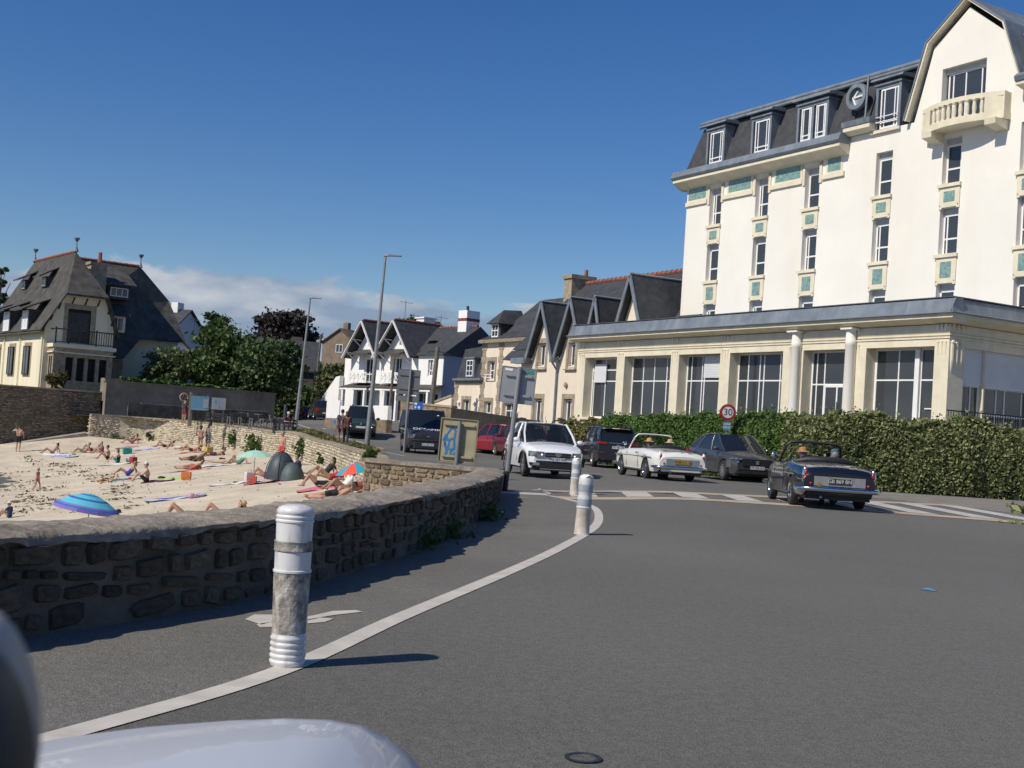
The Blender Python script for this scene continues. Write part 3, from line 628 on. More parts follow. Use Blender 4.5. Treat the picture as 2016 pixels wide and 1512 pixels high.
mb=MB(); mb.prism([(-21.5,TY+.7,17.85),(-21.5,TY+4,18.5),(-21.5,TY+8,17.85)],(15.5,0,0)); mb.prism([(-2,TY+.7,17.85),(-2,TY+4,18.5),(-2,TY+8,17.85)],(6.6,0,0)); mb.build('top_roof',M_zinc,hotel)
def dormer(x0,x1,z0,z1,n=1,flat=TY+.05):
    w_=x1-x0; pw=.13; o=MB().box(x0,x0+pw,flat-.1,flat+.7,z0,z1).box(x1-pw,x1,flat-.1,flat+.7,z0,z1).box(x0+pw,x1-pw,flat-.08,flat+.7,z1-.14,z1-.002).build('dormer',M_zinc,hotel)
    MB().box(x0-.05,x1+.05,flat-.16,flat+.7,z1,z1+.1).build('dormer_lintel',M_zinc,o); MB().prism([(x0-.2,flat-.3,z1+.2),(x0-.2,flat-.22,z1+.32),(x0-.2,flat+.9,z1+.42),(x0-.2,flat+.9,z1+.2)],(w_+.4,0,0)).build('dormer_cornice',M_zinc,o)
    MB().box(x0-.06,x1+.06,flat-.04,flat+.7,z1+.1,z1+.2).build('dormer_frieze',M_slate,o)
    step=(w_-pw*(n+1))/n
    for k in range(n):
        a=x0+pw+k*(step+pw)
        if k: MB().box(a-pw,a,flat-.09,flat+.5,z0,z1-.15).build('dormer_mullion',M_zinc,o)
        window(hotel,a+.12,a+step-.04,z0+.02,z1-.16,flat-.06,(.3,) if step<.8 else (.22,.8),(.16,),.07)
        MB().box(a,a+step,flat+.01,flat+.04,z0,z1-.16).build('dormer_interior',M_dark,o)
dormer(-20.25,-18.82,15.5,17.25); dormer(-16.83,-15.4,15.5,17.22); dormer(-13.65,-11.64,15.5,17.2,2); dormer(-8.8,-7.4,15.2,17.1); dormer(-.6,1.2,15.9,17.2); 
MB().box(-8.95,-7.35,TY-.14,TY+.05,15.03,15.16).build('sill',M_trim,hotel)
mb=MB(); mb.tube([(-8.7,TY-.1,15.72),(-7.5,TY-.1,15.72)],.025,6); mb.tube([(-8.7,TY-.1,15.5),(-7.5,TY-.1,15.5)],.03,6); mb.build('window_rail',M_pvc,hotel)
# oculus
Rm=MX.Rotation(math.pi/2,3,'X'); cx,cy,cz=-10.0,TY+.12,16.95
mb=MB(); mb.lathe([(.40,.18),(.58,.18),(.60,.0),(.52,-.05),(.42,-.02),(.40,.18)],28,(cx,cy,cz),Rm,cap=False); oc=mb.build('oculus_window',M_zinc,hotel,40)
MB().lathe([(.0,.0),(.41,.0),(.41,.03),(0,.03)],24,(cx,cy+.05,cz),Rm,cap=False).build('pane',mat('oculus_glass',(.22,.27,.30),.1,.05,2),oc)
MB().bar((cx-.34,cy-.02,cz),(cx+.4,cy-.02,cz+.03),.05,.07).bar((cx-.02,cy-.02,cz+.26),(cx-.3,cy-.02,cz-.02),.05,.06).bar((cx-.3,cy-.02,cz),(cx-.12,cy-.02,cz-.34),.05,.07).build('muntin',M_pvc,oc)
MB().tube([(-9.3,TY-.05,17.7),(-9.32,TY-.1,15.8)],.05,8).build('downpipe',M_zinc,hotel)
# gable roof edge and bargeboards
gp_=[(-6.85,15.2),(-5.86,18.25),(-4.08,19.62),(-2.3,18.22),(-1.3,15.5)]
def offs(pts,d): return [(x+(d if x>-4.05 else (-d if x<-4.1 else 0)),z+(d*.9 if abs(x+4.08)<.2 else d*.35)) for x,z in pts]
for (ya,yb,d0,d1,nm,m) in ((-.30,.15,.0,.07,'bargeboard',M_trim),(-.34,7.5,.08,.14,'gable_roof',M_zinc)):
    a=offs(gp_,d0); b=offs(gp_,d1); mb=MB(); mb.loft([[(x,TY+ya,z) for x,z in a]+[(x,TY+ya,z) for x,z in b[::-1]],[(x,TY+yb,z) for x,z in a]+[(x,TY+yb,z) for x,z in b[::-1]]]); mb.build(nm,m,hotel)
mb=MB(); mb.prism([(x,TY+.7,z) for x,z in offs(gp_,-.02)],(0,6.4,0)); mb.build('gable_flank',M_slate,hotel)
mb=MB(); mb.prism([(-6.85,TY-.55,15.2),(-6.65,TY-.55,15.85),(-6.3,TY-.003,15.85),(-6.3,TY-.003,14.85),(-6.7,TY-.003,14.85)],(0.0,.0,.001)) if False else None
window(hotel,-5.2,-3.15,14.92,16.9,TY+.28,(.12,.42,.80),(),.07); MB().box(-5.3,-3.15,TY+.2,TY+.34,16.9,17.1).build('shutter_box',MATS['shutter_box_grey'],hotel)
# balcony
def by(x): t=(x+3.88)/1.9; return TY-.42-.50*max(0,1-t*t)
xs_=[-5.86+i*(3.96/16) for i in range(17)]
def ring(z0,z1,inset,name,m=M_trim,x0=-5.9,x1=-1.86,y_in=TY-.002):
    xx=[max(x0,min(x1,x)) for x in xs_]; pts=[(x,by(x)+inset) for x in xx]
    mb=MB(); mb.prism([(x,y,z0) for x,y in pts]+[(pts[-1][0],y_in,z0),(pts[0][0],y_in,z0)],(0,0,z1-z0)); return mb.build(name,m,hotel)
ring(14.39,14.66,0,'balcony_slab')
def band_(z0,z1,a,b,name):
    mb=MB(); n=14; secs=[]
    for i in range(n+1):
        x=a+(b-a)*i/n; secs.append([(x,by(x)-.0,z0),(x,by(x)+.16,z0),(x,by(x)+.16,z1),(x,by(x),z1)])
    mb.loft(secs); return mb.build(name,M_trim,hotel)
band_(15.27,15.45,-5.86,-1.9,'balustrade_rail'); band_(14.661,15.27,-5.86,-5.25,'balustrade_panel'); band_(14.661,15.27,-2.6,-1.9,'balustrade_panel')
for x in (-5.82,-1.98): MB().box(x-.06,x+.06,by(x)+.17,TY-.003,14.661,15.44).build('balustrade_panel',M_trim,hotel)
bal=MB(); bal.lathe([(.09,0),(.09,.03),(.065,.05),(.085,.3),(.06,.52),(.1,.57),(.1,.606)],10); bme=bal.mesh('baluster',M_trim,40)
for i in range(9): x=-5.06+i*.29; inst('baluster',bme,hotel,(x,by(x)+.09,14.662))
for x in (-5.5,-2.45): MB().prism([(x-.05,TY-.003,14.0),(x-.05,TY-.75,14.16),(x-.05,TY-.78,14.388),(x-.05,TY-.003,14.388)],(.5,0,0)).build('corbel',M_trim,hotel)
# ================================================================= gabled house between annex and pavilion
def ht(name,label,rz=HZ,loc=HO,cat='house'): return thing(name,label,cat,loc,rz)
gh=ht('gabled_house','cream house with four steep zinc edged gables, slate roof and red ridge beside the annex')
M_pink=mat('pinkish_render',(.78,.68,.54),.85,.04,.6,.1,40); streaks(M_pink,(.55,.46,.36),.4,1.2,.15)
GY=3.0; G4=[(-31.55,8.8,-33.05,-30.0),(-28.45,8.85,-29.95,-26.9),(-26.0,8.75,-26.85,-25.15),(-22.85,9.75,-24.6,-21.1)]
out_=[(-34.2,0),(-20.6,0),(-20.6,5.6)]
for pk,z,a,b in G4[::-1]:
    e=5.55 if b-a>2 else 6.0
    out_+=[(b-.02,e),(pk,z-.3),(a+.02,e)]
out_+=[(-34.2,5.6)]
wh=[rect(-32.32,-31.5,5.15,6.5),rect(-29.03,-28.33,5.1,6.44),rect(-32.45,-31.55,1.0,3.25),rect(-29.18,-28.34,1.0,3.26)]
mb=MB(); poly_wall(mb,out_,wh,GY,.3); mb.box(-34.2,-34.15,GY+.01,GY+8,0,5.6); mb.build('wall',M_pink,gh)
MB().box(-34,-21,GY+.8,GY+.85,0,5.6).build('interior',M_dark,gh)
window(gh,-32.3,-31.52,5.17,6.45,GY+.2,(.5,),(),.07); window(gh,-29.01,-28.35,5.12,6.4,GY+.2,(.5,),(),.07)
window(gh,-32.43,-31.57,1.0,3.2,GY+.2,(.5,),(),.09,name='glazed_door'); window(gh,-29.16,-28.36,1.0,3.22,GY+.2,(.5,),(),.09,name='glazed_door')
for a,b,z0,z1 in ((-32.32,-31.5,5.15,6.5),(-29.03,-28.33,5.1,6.44),(-32.45,-31.55,1,3.25),(-29.18,-28.34,1,3.26)):
    MB().box(a-.22,a-.002,GY-.03,GY-.003,z0-.15,z1+.28).box(b+.002,b+.22,GY-.03,GY-.003,z0-.15,z1+.28).box(a,b,GY-.03,GY-.003,z1+.002,z1+.28).build('window_surround',M_stone,gh)
    if z0>4: MB().box(a-.25,b+.25,GY-.16,GY+.05,z0-.22,z0-.16).build('sill',M_stone,gh); MB().bar((a,GY-.12,z0+.16),(b,GY-.12,z0+.16),.02,.02).bar((a,GY-.12,z0+.02),(b,GY-.12,z0+.02),.02,.02).build('window_guard',M_black,gh)
RY=GY+5.2; RZ=10.85; EV=5.55
mb=MB(); mb.prism([(-36.0,GY+.32,EV+.68),(-36.0,RY,RZ),(-36.0,RY+5,EV)],(16.2,0,0)); mb.prism([(-36.0,GY-.35,EV),(-36.0,GY+.3,EV+.62),(-36.0,GY+.3,EV)],(2.9,0,0)); 
mb.v=[(x,y,z) for x,y,z in mb.v]; mb.build('roof',M_slate,gh)
for i in range(34): MB().tube([(-35.9+i*.46,RY,RZ+.03),(-35.9+i*.46+.44,RY,RZ+.05)],[.13,.15],8).build('ridge_tile',M_terra,gh)
for pk,z,a,b in G4:
    e=5.4 if b-a>2 else 6.0; y0=GY-.45; yback=GY-.35+(z-EV)*(RY-GY+.35)/(RZ-EV)
    for s_,xx in ((-1,a),(1,b)):
        mb=MB(); mb.add([(pk,y0,z),(xx,y0,e),(xx,GY-.3+(e-EV)*1.0,e),(pk,yback,z),(pk,y0,z+.06),(xx+s_*.05,y0,e+.06),(xx+s_*.05,GY-.3+(e-EV),e+.06),(pk,yback,z+.06)],[(0,1,2,3),(4,5,6,7),(0,1,5,4),(1,2,6,5),(2,3,7,6),(3,0,4,7)]); mb.build('gable_roof',M_slate,gh)
        mb=MB(); mb.bar((pk,y0-.04,z-.03),(xx,y0-.04,e-.03),.20,.07,up=(0,1,0)); mb.v=[(x,y,zz) for x,y,zz in mb.v]; mb.build('bargeboard',M_zinc,gh)
    MB().tube([(pk,y0-.05,z+.1),(pk,yback,z+.1)],.06,6).build('zinc_ridge',mat('pale_zinc',(.34,.37,.40),.5,.1,2,metal=.2),gh)
for a,b in ((-34.5,-32.95),(-30.1,-29.85)): MB().prism([(a,GY-.6,5.3),(a,GY-.6,5.62),(a,GY-.1,5.62),(a,GY-.1,5.3)],(b-a,0,0)).build('gutter',M_zinc,gh)
MB().tube([(-29.98,GY-.5,5.35),(-30.0,GY-.12,4.9),(-30.0,GY-.1,.2)],.06,8).build('downpipe',M_zinc,gh)
MB().ell((-29.0,GY-.1,4.05),(.13,.1,.16),8,6).build('wall_lamp',M_stone,gh)
MB().box(-36.5,-35.6,RY-1.1,RY+.6,8.2,11.1).box(-36.6,-35.5,RY-1.2,RY+.7,11.1,11.35).build('chimney',M_stone,gh); MB().lathe([(.13,11.35),(.11,11.8)],8,(-36,RY+.2,0)).build('chimney_pot',M_terra,gh)
MB().prism([(-36.0,GY-.35,0),(-36.0,RY,RZ-.05),(-36.0,RY+5,0)],(.2,0,0)).build('gable_end',M_pink,gh)
# ================================================================= quoined pavilion
pv=ht('quoined_house','cream house with granite quoins and steep slate roof, left of the gabled house')
PY=6.0
wins=[(-43.75,-42.8,4.62,5.9,(.5,),(.5,)),(-43.91,-42.94,1.6,3.15,(.5,),(.5,)),(-41.3,-39.95,1.4,3.08,(.5,),(.4,.7)),(-47.14,-46.1,1.6,3.24,(.5,),(.5,))]
mb=MB(); poly_wall(mb,[(-48.3,0),(-36.2,0),(-36.2,7.1),(-44.4,7.1),(-44.4,4.55),(-48.3,4.55)],[rect(*w_[:4]) for w_ in wins],PY,.28); mb.build('wall',M_pink,pv)
mb=MB(); mb.add([(-48.3,PY,0),(-48.3,PY+7,0),(-48.3,PY+7,4.55),(-48.3,PY,4.55)],[(0,1,2,3)]); mb.build('side_wall',M_pink,pv)
MB().box(-48.2,-36.3,PY+.7,PY+.75,0,7).build('interior',M_dark,pv) if False else None
for a,b,z0,z1,c_,r_ in wins:
    window(pv,a,b,z0,z1,PY+.2,c_,r_,.08); MB().box(a-.2,a-.002,PY-.03,PY-.003,z0-.1,z1+.25).box(b+.002,b+.2,PY-.03,PY-.003,z0-.1,z1+.25).box(a,b,PY-.03,PY-.003,z1+.002,z1+.25).build('window_surround',M_stone,pv)
    MB().box(a,b,PY+.29,PY+.33,z0,z1).build('window_backing',M_dark,pv)
for x in (-48.2,-44.4,-42.05,-36.4):
    for k in range(16):
        z=.2+k*.43
        if x<-48 and z>4.2 or z>6.8: continue
        w_=.34 if k%2 else .22; MB().box(x-w_,x+w_,PY-.035,PY-.003,z,z+.41).build('quoin',M_stone,pv)
MB().prism([(-48.4,PY-.3,4.56),(-48.4,PY-.3,4.72),(-48.4,PY+.2,4.72),(-48.4,PY+.2,4.56)],(4.1,0,0)).build('cornice',M_zinc,pv)
MB().box(-48.3,-44.45,PY-.06,PY-.003,4.3,4.54).build('string_course',M_stone,pv)
mb=MB(); mb.prism([(-48.2,PY-.05,4.73),(-48.2,PY+.5,6.85),(-48.2,PY+3.2,7.5),(-48.2,PY+6,4.73)],(3.9,0,0)); mb.build('wing_roof',M_slate,pv)
MB().box(-46.75,-45.5,PY-.12,PY+.6,4.78,6.1).build('dormer',M_zinc,pv); window(pv,-46.6,-45.65,4.85,6.0,PY-.18,(.5,),(.33,.66),.07); MB().box(-46.85,-45.4,PY-.22,PY+.7,6.1,6.2).build('dormer_roof',M_zinc,pv)
MB().prism([(-44.75,PY-.35,7.1),(-44.75,PY-.4,7.3),(-44.75,PY-.1,7.38),(-44.75,PY+.3,7.38),(-44.75,PY+.3,7.1)],(8.6,0,0)).build('cornice',M_stone,pv)
# flared hip roof
secs=[]
for t in np.linspace(0,1,7):
    k=1-t**.75; z=7.38+2.75*t; xa=-44.6+ (1-k)*3.6; xb=-36.2-(1-k)*.6; ya=PY-.25+(1-k)*2.4; yb=PY+7-(1-k)*2.4
    secs.append([(xa,ya,z),(xb,ya,z),(xb,yb,z),(xa,yb,z)])
MB().loft(secs).build('roof',M_slate,pv)
MB().box(-43.6,-42.35,PY-.02,PY+1.6,7.4,8.45).build('lucarne',M_slate,pv); window(pv,-43.45,-42.55,7.5,8.4,PY-.09,(.5,),(.5,),.08)
mb=MB(); mb.add([(-43.85,PY-.35,8.4),(-42.15,PY-.35,8.4),(-42.15,PY+1.9,8.4),(-43.85,PY+1.9,8.4),(-43.0,PY+.5,9.4),(-43,PY+1.9,9.5)],[(0,1,4),(1,2,5,4),(3,0,4,5),(2,3,5)]); mb.build('lucarne_roof',M_slate,pv)
MB().bar((-43.85,PY-.25,4.75),(-42.7,PY-.25,4.75),.03,.05).bar((-43.85,PY-.25,4.95),(-42.7,PY-.25,4.95),.03,.05).build('window_guard',M_pvc,pv)
for x in (-47.6,-45.3): MB().ell((x,PY-.1,3.0),(.12,.1,.15),8,6).build('wall_lamp',M_pvc,pv)
# lean-to wall left of the pavilion
lt=ht('lean_to_wall','low cream wall with sloping coping left of the quoined house',cat='wall'); MB().prism([(-52.0,PY-.2,0),(-48.5,PY-.2,0),(-48.5,PY-.2,3.4),(-52.0,PY-.2,2.75)],(0,.3,0)).build('wall',M_pink,lt); MB().prism([(-52.05,PY-.26,2.76),(-48.5,PY-.26,3.41),(-48.5,PY-.26,3.56),(-52.05,PY-.26,2.91)],(0,.42,0)).build('coping',M_stone,lt)
# ================================================================= white twin-gabled villa
M_bw2=mat('brilliant_white',(.84,.83,.80),.8,.03,.7,.1,40); M_red=mat('red_brick_trim',(.30,.05,.035),.8,.2,4)
tv=thing('white_villa','white villa with two pointed gables, bracketed eaves and lattice balconies','house',(-10.30,100,0),R(-50))
GBs=[(-2.9,9.58,-5.05,-.95),(1.75,9.5,-.45,3.9)]
mb=MB(); o_=[(-6.5,0),(7.6,0),(7.6,6.88),(4.0,6.88),(3.75,6.9),(1.7,9.2),(-.5,6.9),(-.75,6.9),(-2.9,9.25),(-5.0,6.85),(-6.5,6.75)]
vw=[(-3.45,-2.2,4.5,6.55),(.95,2.0,4.5,6.6),(5.65,6.3,5.1,6.4),(-4.6,-1.5,1.4,3.85),(-.1,3.3,1.4,3.85),(4.4,7.2,1.4,3.8),(-3.1,-2.75,7.6,8.2),(1.5,1.85,7.6,8.2)]
poly_wall(mb,o_,[rect(*q) for q in vw],0,.25); mb.box(7.55,7.6,.01,6.5,0,6.85); mb.box(-6.5,-6.45,.01,6,0,6.7); mb.build('wall',M_bw2,tv)
mb=MB(); mb.prism([(7.61,0,0),(7.61,6.5,0),(7.61,6.5,6.9),(7.61,3.25,8.5),(7.61,0,6.9)],(.06,0,0)); mb.build('side_wall',mat('shaded_white_render',(.34,.37,.42),.9,.05,.6),tv)  # white side wall with its blue shade put into the colour
for i,(a,b,c,d) in enumerate(vw):
    MB().box(a,b,.27,.3,c,d).build('window_backing',M_dark,tv)
    if i<6: window(tv,a,b,c,d,.16,(.25,.5,.75) if b-a>2 else (.5,),(.35,) if i<3 else (),.09)
    else: MB().lathe([(.3,-.08),(.3,.0)],12,((a+b)/2,-.02,8.25),Rm).build('gable_rosette',M_red,tv)
for pk,z,a,b in GBs:
    yb=4.2
    for s_,x in ((-1,a-.5),(1,b+.4)):
        e=6.5
        mb=MB(); mb.add([(pk,-.9,z),(x,-.9,e),(x,.9,e),(pk,yb,z),(pk,-.9,z+.1),(x,-.9,e+.1),(x,.9,e+.1),(pk,yb,z+.1)],[(0,1,2,3),(4,5,6,7),(0,1,5,4),(1,2,6,5),(2,3,7,6),(3,0,4,7)]); mb.build('gable_roof',M_slate,tv)
        MB().bar((pk,-.95,z-.02),(x,-.95,e-.02),.07,.2,up=(0,1,0)).build('bargeboard',M_bw2,tv)
        for t in (.45,.8):
            q=V((pk,-.1,z)).lerp(V((x,-.1,e)),t); MB().bar((q.x,-.02,q.z-.7),(q.x,-.85,q.z-.12),.07,.07).bar((q.x,-.05,q.z-.15),(q.x,-.9,q.z-.1),.07,.07).build('eaves_bracket',M_bw2,tv)
    for i in range(9): MB().tube([(pk,-.8+i*.5,z+.13),(pk,-.8+i*.5+.47,z+.14)],[.09,.11],6).build('ridge_tile',M_terra,tv)
mb=MB(); mb.prism([(-6.4,.3,7.17),(-6.4,3.3,9.3),(-6.4,7,6.75)],(10.6,0,0)); mb.prism([(4.2,-.3,6.75),(4.2,3.3,9.3),(4.2,7,6.75)],(3.6,0,0)); mb.build('roof',M_slate,tv)
for i in range(12): MB().tube([(2.4+i*.42,3.3,9.33),(2.4+i*.42+.4,3.3,9.34)],[.1,.12],6).build('ridge_tile',M_terra,tv)
MB().box(5.6,6.7,2.7,4.0,8.3,10.6).build('chimney',M_bw2,tv); MB().box(5.58,6.72,2.68,4.02,9.75,9.98).build('brick_band',M_red,tv); MB().lathe([(.12,10.6),(.1,11)],8,(6.1,3.2,0)).build('chimney_pot',M_dark,tv)
MB().box(-2.0,-.9,4,5.2,8.5,10.3).box(-2.15,-.75,3.9,5.3,10.3,10.42).build('chimney',M_bw2,tv)
for a,b in ((-4.35,-1.25),(.3,3.35)):
    mb=MB(); mb.prism([(a,-1.2,6.72),(a,.05,7.25),(a,.05,7.31),(a,-1.2,6.80)],(b-a,0,0)); mb.build('canopy',M_slate2,tv)
    for x in (a+.1,b-.1): MB().bar((x,0,6.1),(x,-1.0,6.72),.06,.06).build('canopy_bracket',M_bw2,tv)
    bl=MB(); bl.box(a+.3,b-.3,-1.0,-.95,5.22,5.3).box(a+.3,b-.3,-1.0,-.95,4.55,4.6).box(a+.3,b-.3,-.99,-.02,4.42,4.5); nb=4
    for k in range(nb+1): x=a+.3+(b-a-.6)*k/nb; bl.box(x-.03,x+.03,-1.0,-.95,4.5,5.3)
    for k in range(nb):
        x=a+.3+(b-a-.6)*k/nb; x2=a+.3+(b-a-.6)*(k+1)/nb; bl.bar((x,-.975,4.6),(x2,-.975,5.22),.04,.05,up=(0,1,0)); bl.bar((x,-.97,5.22),(x2,-.97,4.6),.04,.05,up=(0,1,0))
    bl.build('balcony',M_bw2,tv)
for a,b in ((-5.0,-.9),(-.5,3.7),(4.1,7.9)):
    MB().prism([(a,-1.3,3.95),(a,.05,4.35),(a,.05,4.45),(a,-1.3,4.05)],(b-a,0,0)).build('awning_roof',M_slate2,tv); MB().box(a,b,-1.32,-1.2,3.82,3.94).build('awning_fascia',M_bw2,tv)
    for x in (a+.4,(a+b)/2,b-.4): MB().box(x-.12,x+.12,-1.28,-1.05,1.2,3.82).build('porch_post',M_bw2,tv)
MB().prism([(-9.8,-.5,0),(-6.4,-.5,0),(-6.4,-.5,5.0),(-7.0,-.5,4.9),(-9.8,-.5,2.4)],(0,.4,0)).build('stair_wall',M_bw2,tv)
# skylight, tv aerials
MB().box(3.6,4.8,1.0,2.2,8.0,8.05).build('skylight',M_gl,tv)
# ================================================================= mansion with steep slate roofs (left)
mn=thing('mansion','yellow cream seaside mansion with very steep dark slate roofs, dormers and ridge finials','house',(-38.6,100,0),R(37))
M_yel=mat('pale_yellow_wall',(.82,.75,.56),.85,.04,.5,.1,40); streaks(M_yel,(.6,.5,.32),.3,1.2,.15)
mb=MB(); poly_wall(mb,[(0,0),(5.6,0),(5.75,7.2),(4.95,10.15),(1.4,10.15),(0,7.2)],[rect(1.8,3.75,6.2,9.0)],0,.25); mb.build('gable_wall',M_yel,mn)
ym=lambda x,yy,z:(yy,x,z)
mb=MB(); lw=[(3.45,5.1,3.3,5.75),(8.3,9.9,3.3,5.75),(13,14.5,3.3,5.75),(3.1,4.9,7.1,8.7),(8.9,10.9,7.1,8.9)]
poly_wall(mb,rect(0,18,0,7.2),[rect(*q) for q in lw[:3]],0,.25,mapf=ym); mb.build('lit_wall',M_yel,mn)
for a,b,c,d in lw[:3]:
    window(mn,-.2,-.2+(b-a),c,d,b,(.5,),(),.08,rz=-math.pi/2,fm=mat('brown_frame',(.05,.035,.025),.5,.1,3)) ; MB().box(-.04,-.003,a-.25,a-.002,c-.15,d+.3).box(-.04,-.003,b+.002,b+.25,c-.15,d+.3).box(-.04,-.003,a,b,d+.002,d+.3).build('window_surround',M_stone,mn)
    MB().box(.26,.3,a,b,c,d).build('window_backing',M_dark,mn)
for y in (6.6,11.6): MB().tube([(-.1,y,7.0),(-.1,y,2)],.06,6).build('downpipe',M_yel,mn)
MB().tube([(-.08,.2,6.6),(-.08,.2,2)],.1,6).build('downpipe',M_yel,mn)
window(mn,1.9,3.65,6.25,8.7,.16,(.3,.5,.7),(.75,),.09,fm=MATS['brown_frame'],gm=M_gl); MB().box(1.8,3.75,.27,.3,6.2,9).build('window_backing',M_dark,mn)
MB().box(1.45,1.8,-.04,-.003,6.2,9.4).box(3.75,4.1,-.04,-.003,6.2,9.4).box(1.8,3.75,-.04,-.003,9.0,9.4).build('window_surround',M_stone,mn)
# roof of the main block: ridge along y, jerkin-head at the front
RX=3.0; ZR=14.15; ya,yr,yz=-.7,3.2,18.0
mb=MB(); A_=(-.55,ya,6.95);B_=(1.35,ya,10.2);C_=(4.85,ya,10.2);D_=(6.0,ya,7.0);Rn=(RX,yr,ZR);Rf=(RX,yz-2.6,ZR);E_=(-.55,yz,6.95);F_=(6.0,yz,7.0)
mb.add([A_,B_,C_,D_,Rn,Rf,E_,F_],[(A_ and 0,1,4,5,6),(1,2,4),(2,3,7,5,4),(5,7,6)]); 
mb2=MB(); mb2.v=list(mb.v); mb2.f=list(mb.f); mb2.m=list(mb.m); mb.add([(x,y,z-.18) for x,y,z in mb.v],[(0,1,4,5,6),(1,2,4),(2,3,7,5,4),(5,7,6)]); mb.add([A_,B_,C_,D_,(A_[0],ya,A_[2]-.18),(B_[0],ya,B_[2]-.18),(C_[0],ya,C_[2]-.18),(D_[0],ya,D_[2]-.18)],[(0,1,5,4),(1,2,6,5),(2,3,7,6)]); mb.build('main_roof',M_slate2,mn)
for i in range(24): MB().tube([(RX,yr+i*.52,ZR+.04),(RX,yr+i*.52+.5,ZR+.05)],[.12,.14],6).build('ridge_tile',M_terra,mn)
def finial(x,y,z): MB().lathe([(.24,0),(.12,.28),(.06,.5),(.05,.85),(.1,.9),(.24,1.1),(.26,1.2),(.1,1.22)],8,(x,y,z)).build('ridge_finial',M_zinc,mn)
finial(RX,yr,ZR); finial(RX,yz-2.6,ZR)
for t in (.2,.5,.8):
    for a,b in ((A_,B_),(C_,D_)):
        q=V(a).lerp(V(b),t); MB().bar((q.x,0,q.z-.7),(q.x,-.6,q.z-.25),.1,.1).build('eaves_bracket',mat('dark_timber',(.05,.04,.03),.8,.2,4),mn)
    q=V(B_).lerp(V(C_),t); MB().bar((q.x,0,q.z-.8),(q.x,-.6,q.z-.3),.1,.1).build('eaves_bracket',MATS['dark_timber'],mn)
# dormers on the lit slope
slx=lambda z:-.55+(z-6.95)*(RX+.55)/(ZR-6.95)
for (y0,y1,z0,z1) in ((2.9,4.9,7.0,8.8),(8.6,10.8,7.0,8.9),(14,16.2,7.0,8.9),(5.9,7.2,11.1,12.0),(12.4,13.7,11.2,12.1)):
    big=z1-z0>1.5; x=slx(z0)-.02; d=MB().box(x,slx(z1)+.5,y0,y1,z0,z1).build('dormer',M_slate2,mn)
    window(mn,x-.05,x-.05+(y1-y0)-.3,z0+.1,z1-.1,y1-.15,(.5,),(.6,) if not big else (),.09,rz=-math.pi/2,gm=mat('white_blind',(.75,.77,.8),.4,.03,2) if big else M_gl)
    mb=MB(); xb=slx(z1+.9)+.3; mb.add([(x-.7,y0-.35,z1-.15),(x-.7,y1+.35,z1-.15),(xb,y1+.25,z1+.95),(xb,y0-.25,z1+.95),(x-.7,y0-.35,z1-.03),(x-.7,y1+.35,z1-.03),(xb,y1+.25,z1+1.05),(xb,y0-.25,z1+1.05)],[(0,1,2,3),(4,5,6,7),(0,1,5,4),(1,2,6,5),(3,0,4,7)]); mb.build('dormer_roof',M_slate2,mn)
# loggia with balcony
lg=MB(); poly_wall(lg,rect(.45,5.3,0,5.9),[rect(1.45+i*.92,2.1+i*.92,3.0,4.9) for i in range(4)],-1.4,.3); lg.box(5.25,5.3,-1.39,-.01,0,5.9); poly_wall(lg,rect(-1.4,0,0,5.9),[rect(-1.1,-.75,2.6,4.9),rect(-.6,-.25,2.6,4.9)],.45,.25,mapf=ym); lg.build('loggia_wall',M_stone,mn)
MB().box(.75,5.2,-1.0,-.9,.2,5.5).build('loggia_interior',M_dark,mn); MB().box(.3,5.5,-1.55,-.01,5.65,5.95).build('balcony_slab',M_yel,mn); MB().box(.3,5.45,-1.6,-.05,5.2,5.3).build('string_course',M_yel,mn)
M_grn=mat('dark_green_paint',(.02,.045,.04),.5,.1,3)
br=MB(); br.box(.5,5.3,-1.5,-1.44,7.1,7.2).box(.5,5.3,-1.5,-1.44,6.05,6.12)
for x in np.arange(1.6,5.2,.2): br.box(x,x+.05,-1.49,-1.45,6.12,7.1)
for x in (.5,1.55,3.8,5.25): br.box(x-.06,x+.06,-1.5,-1.42,5.95,7.3)
br.box(.5,.56,-1.44,-.01,7.1,7.2); br.build('balcony_railing',M_grn,mn)
# rear wing, ridge along x
mb=MB(); ry=8.0; mb.add([(3.5,ry,14.15),(10.4,ry,14.15),(13.3,ry-.2,11.3),(13.75,4.0,7.4),(9.3,3.6,7.2),(7.2,1.6,5.2),(5.0,1.6,5.2),(3.5,3,9),(13.6,13,7.3),(3.5,13,7.3)],[(0,7,6,5,4,3,2,1),(0,1,2,8,9),(2,3,8)]); mb.build('wing_roof',M_slate2,mn)
MB().box(6.2,13.2,4.6,12,0,7.3).build('wing_wall',M_yel,mn); MB().box(5.8,7.6,2.6,4.5,0,5.2).build('porch_wall',M_stone,mn)
for i in range(12): MB().tube([(3.8+i*.54,ry,14.2),(3.8+i*.54+.5,ry,14.21)],[.12,.14],6).build('ridge_tile',M_terra,mn)
finial(10.4,ry,14.1)
MB().box(4.5,5.9,3.6,4.8,9,13.3).box(4.4,6.0,3.5,4.9,13.3,13.55).build('chimney',M_stone,mn); MB().lathe([(.2,13.55),(.16,14.5)],8,(5.4,4.2,0)).build('chimney_pot',M_terra,mn)
d=MB().box(6.3,8.3,4.2,7,10.6,11.8).build('dormer',M_slate2,mn); window(mn,6.5,8.1,10.8,11.6,4.1,(.33,.66),(),.08); MB().prism([(6.0,3.7,11.75),(6,7.5,13.6),(6,7.5,13.75),(6,3.7,11.9)],(2.7,0,0)).build('dormer_roof',M_slate2,mn)
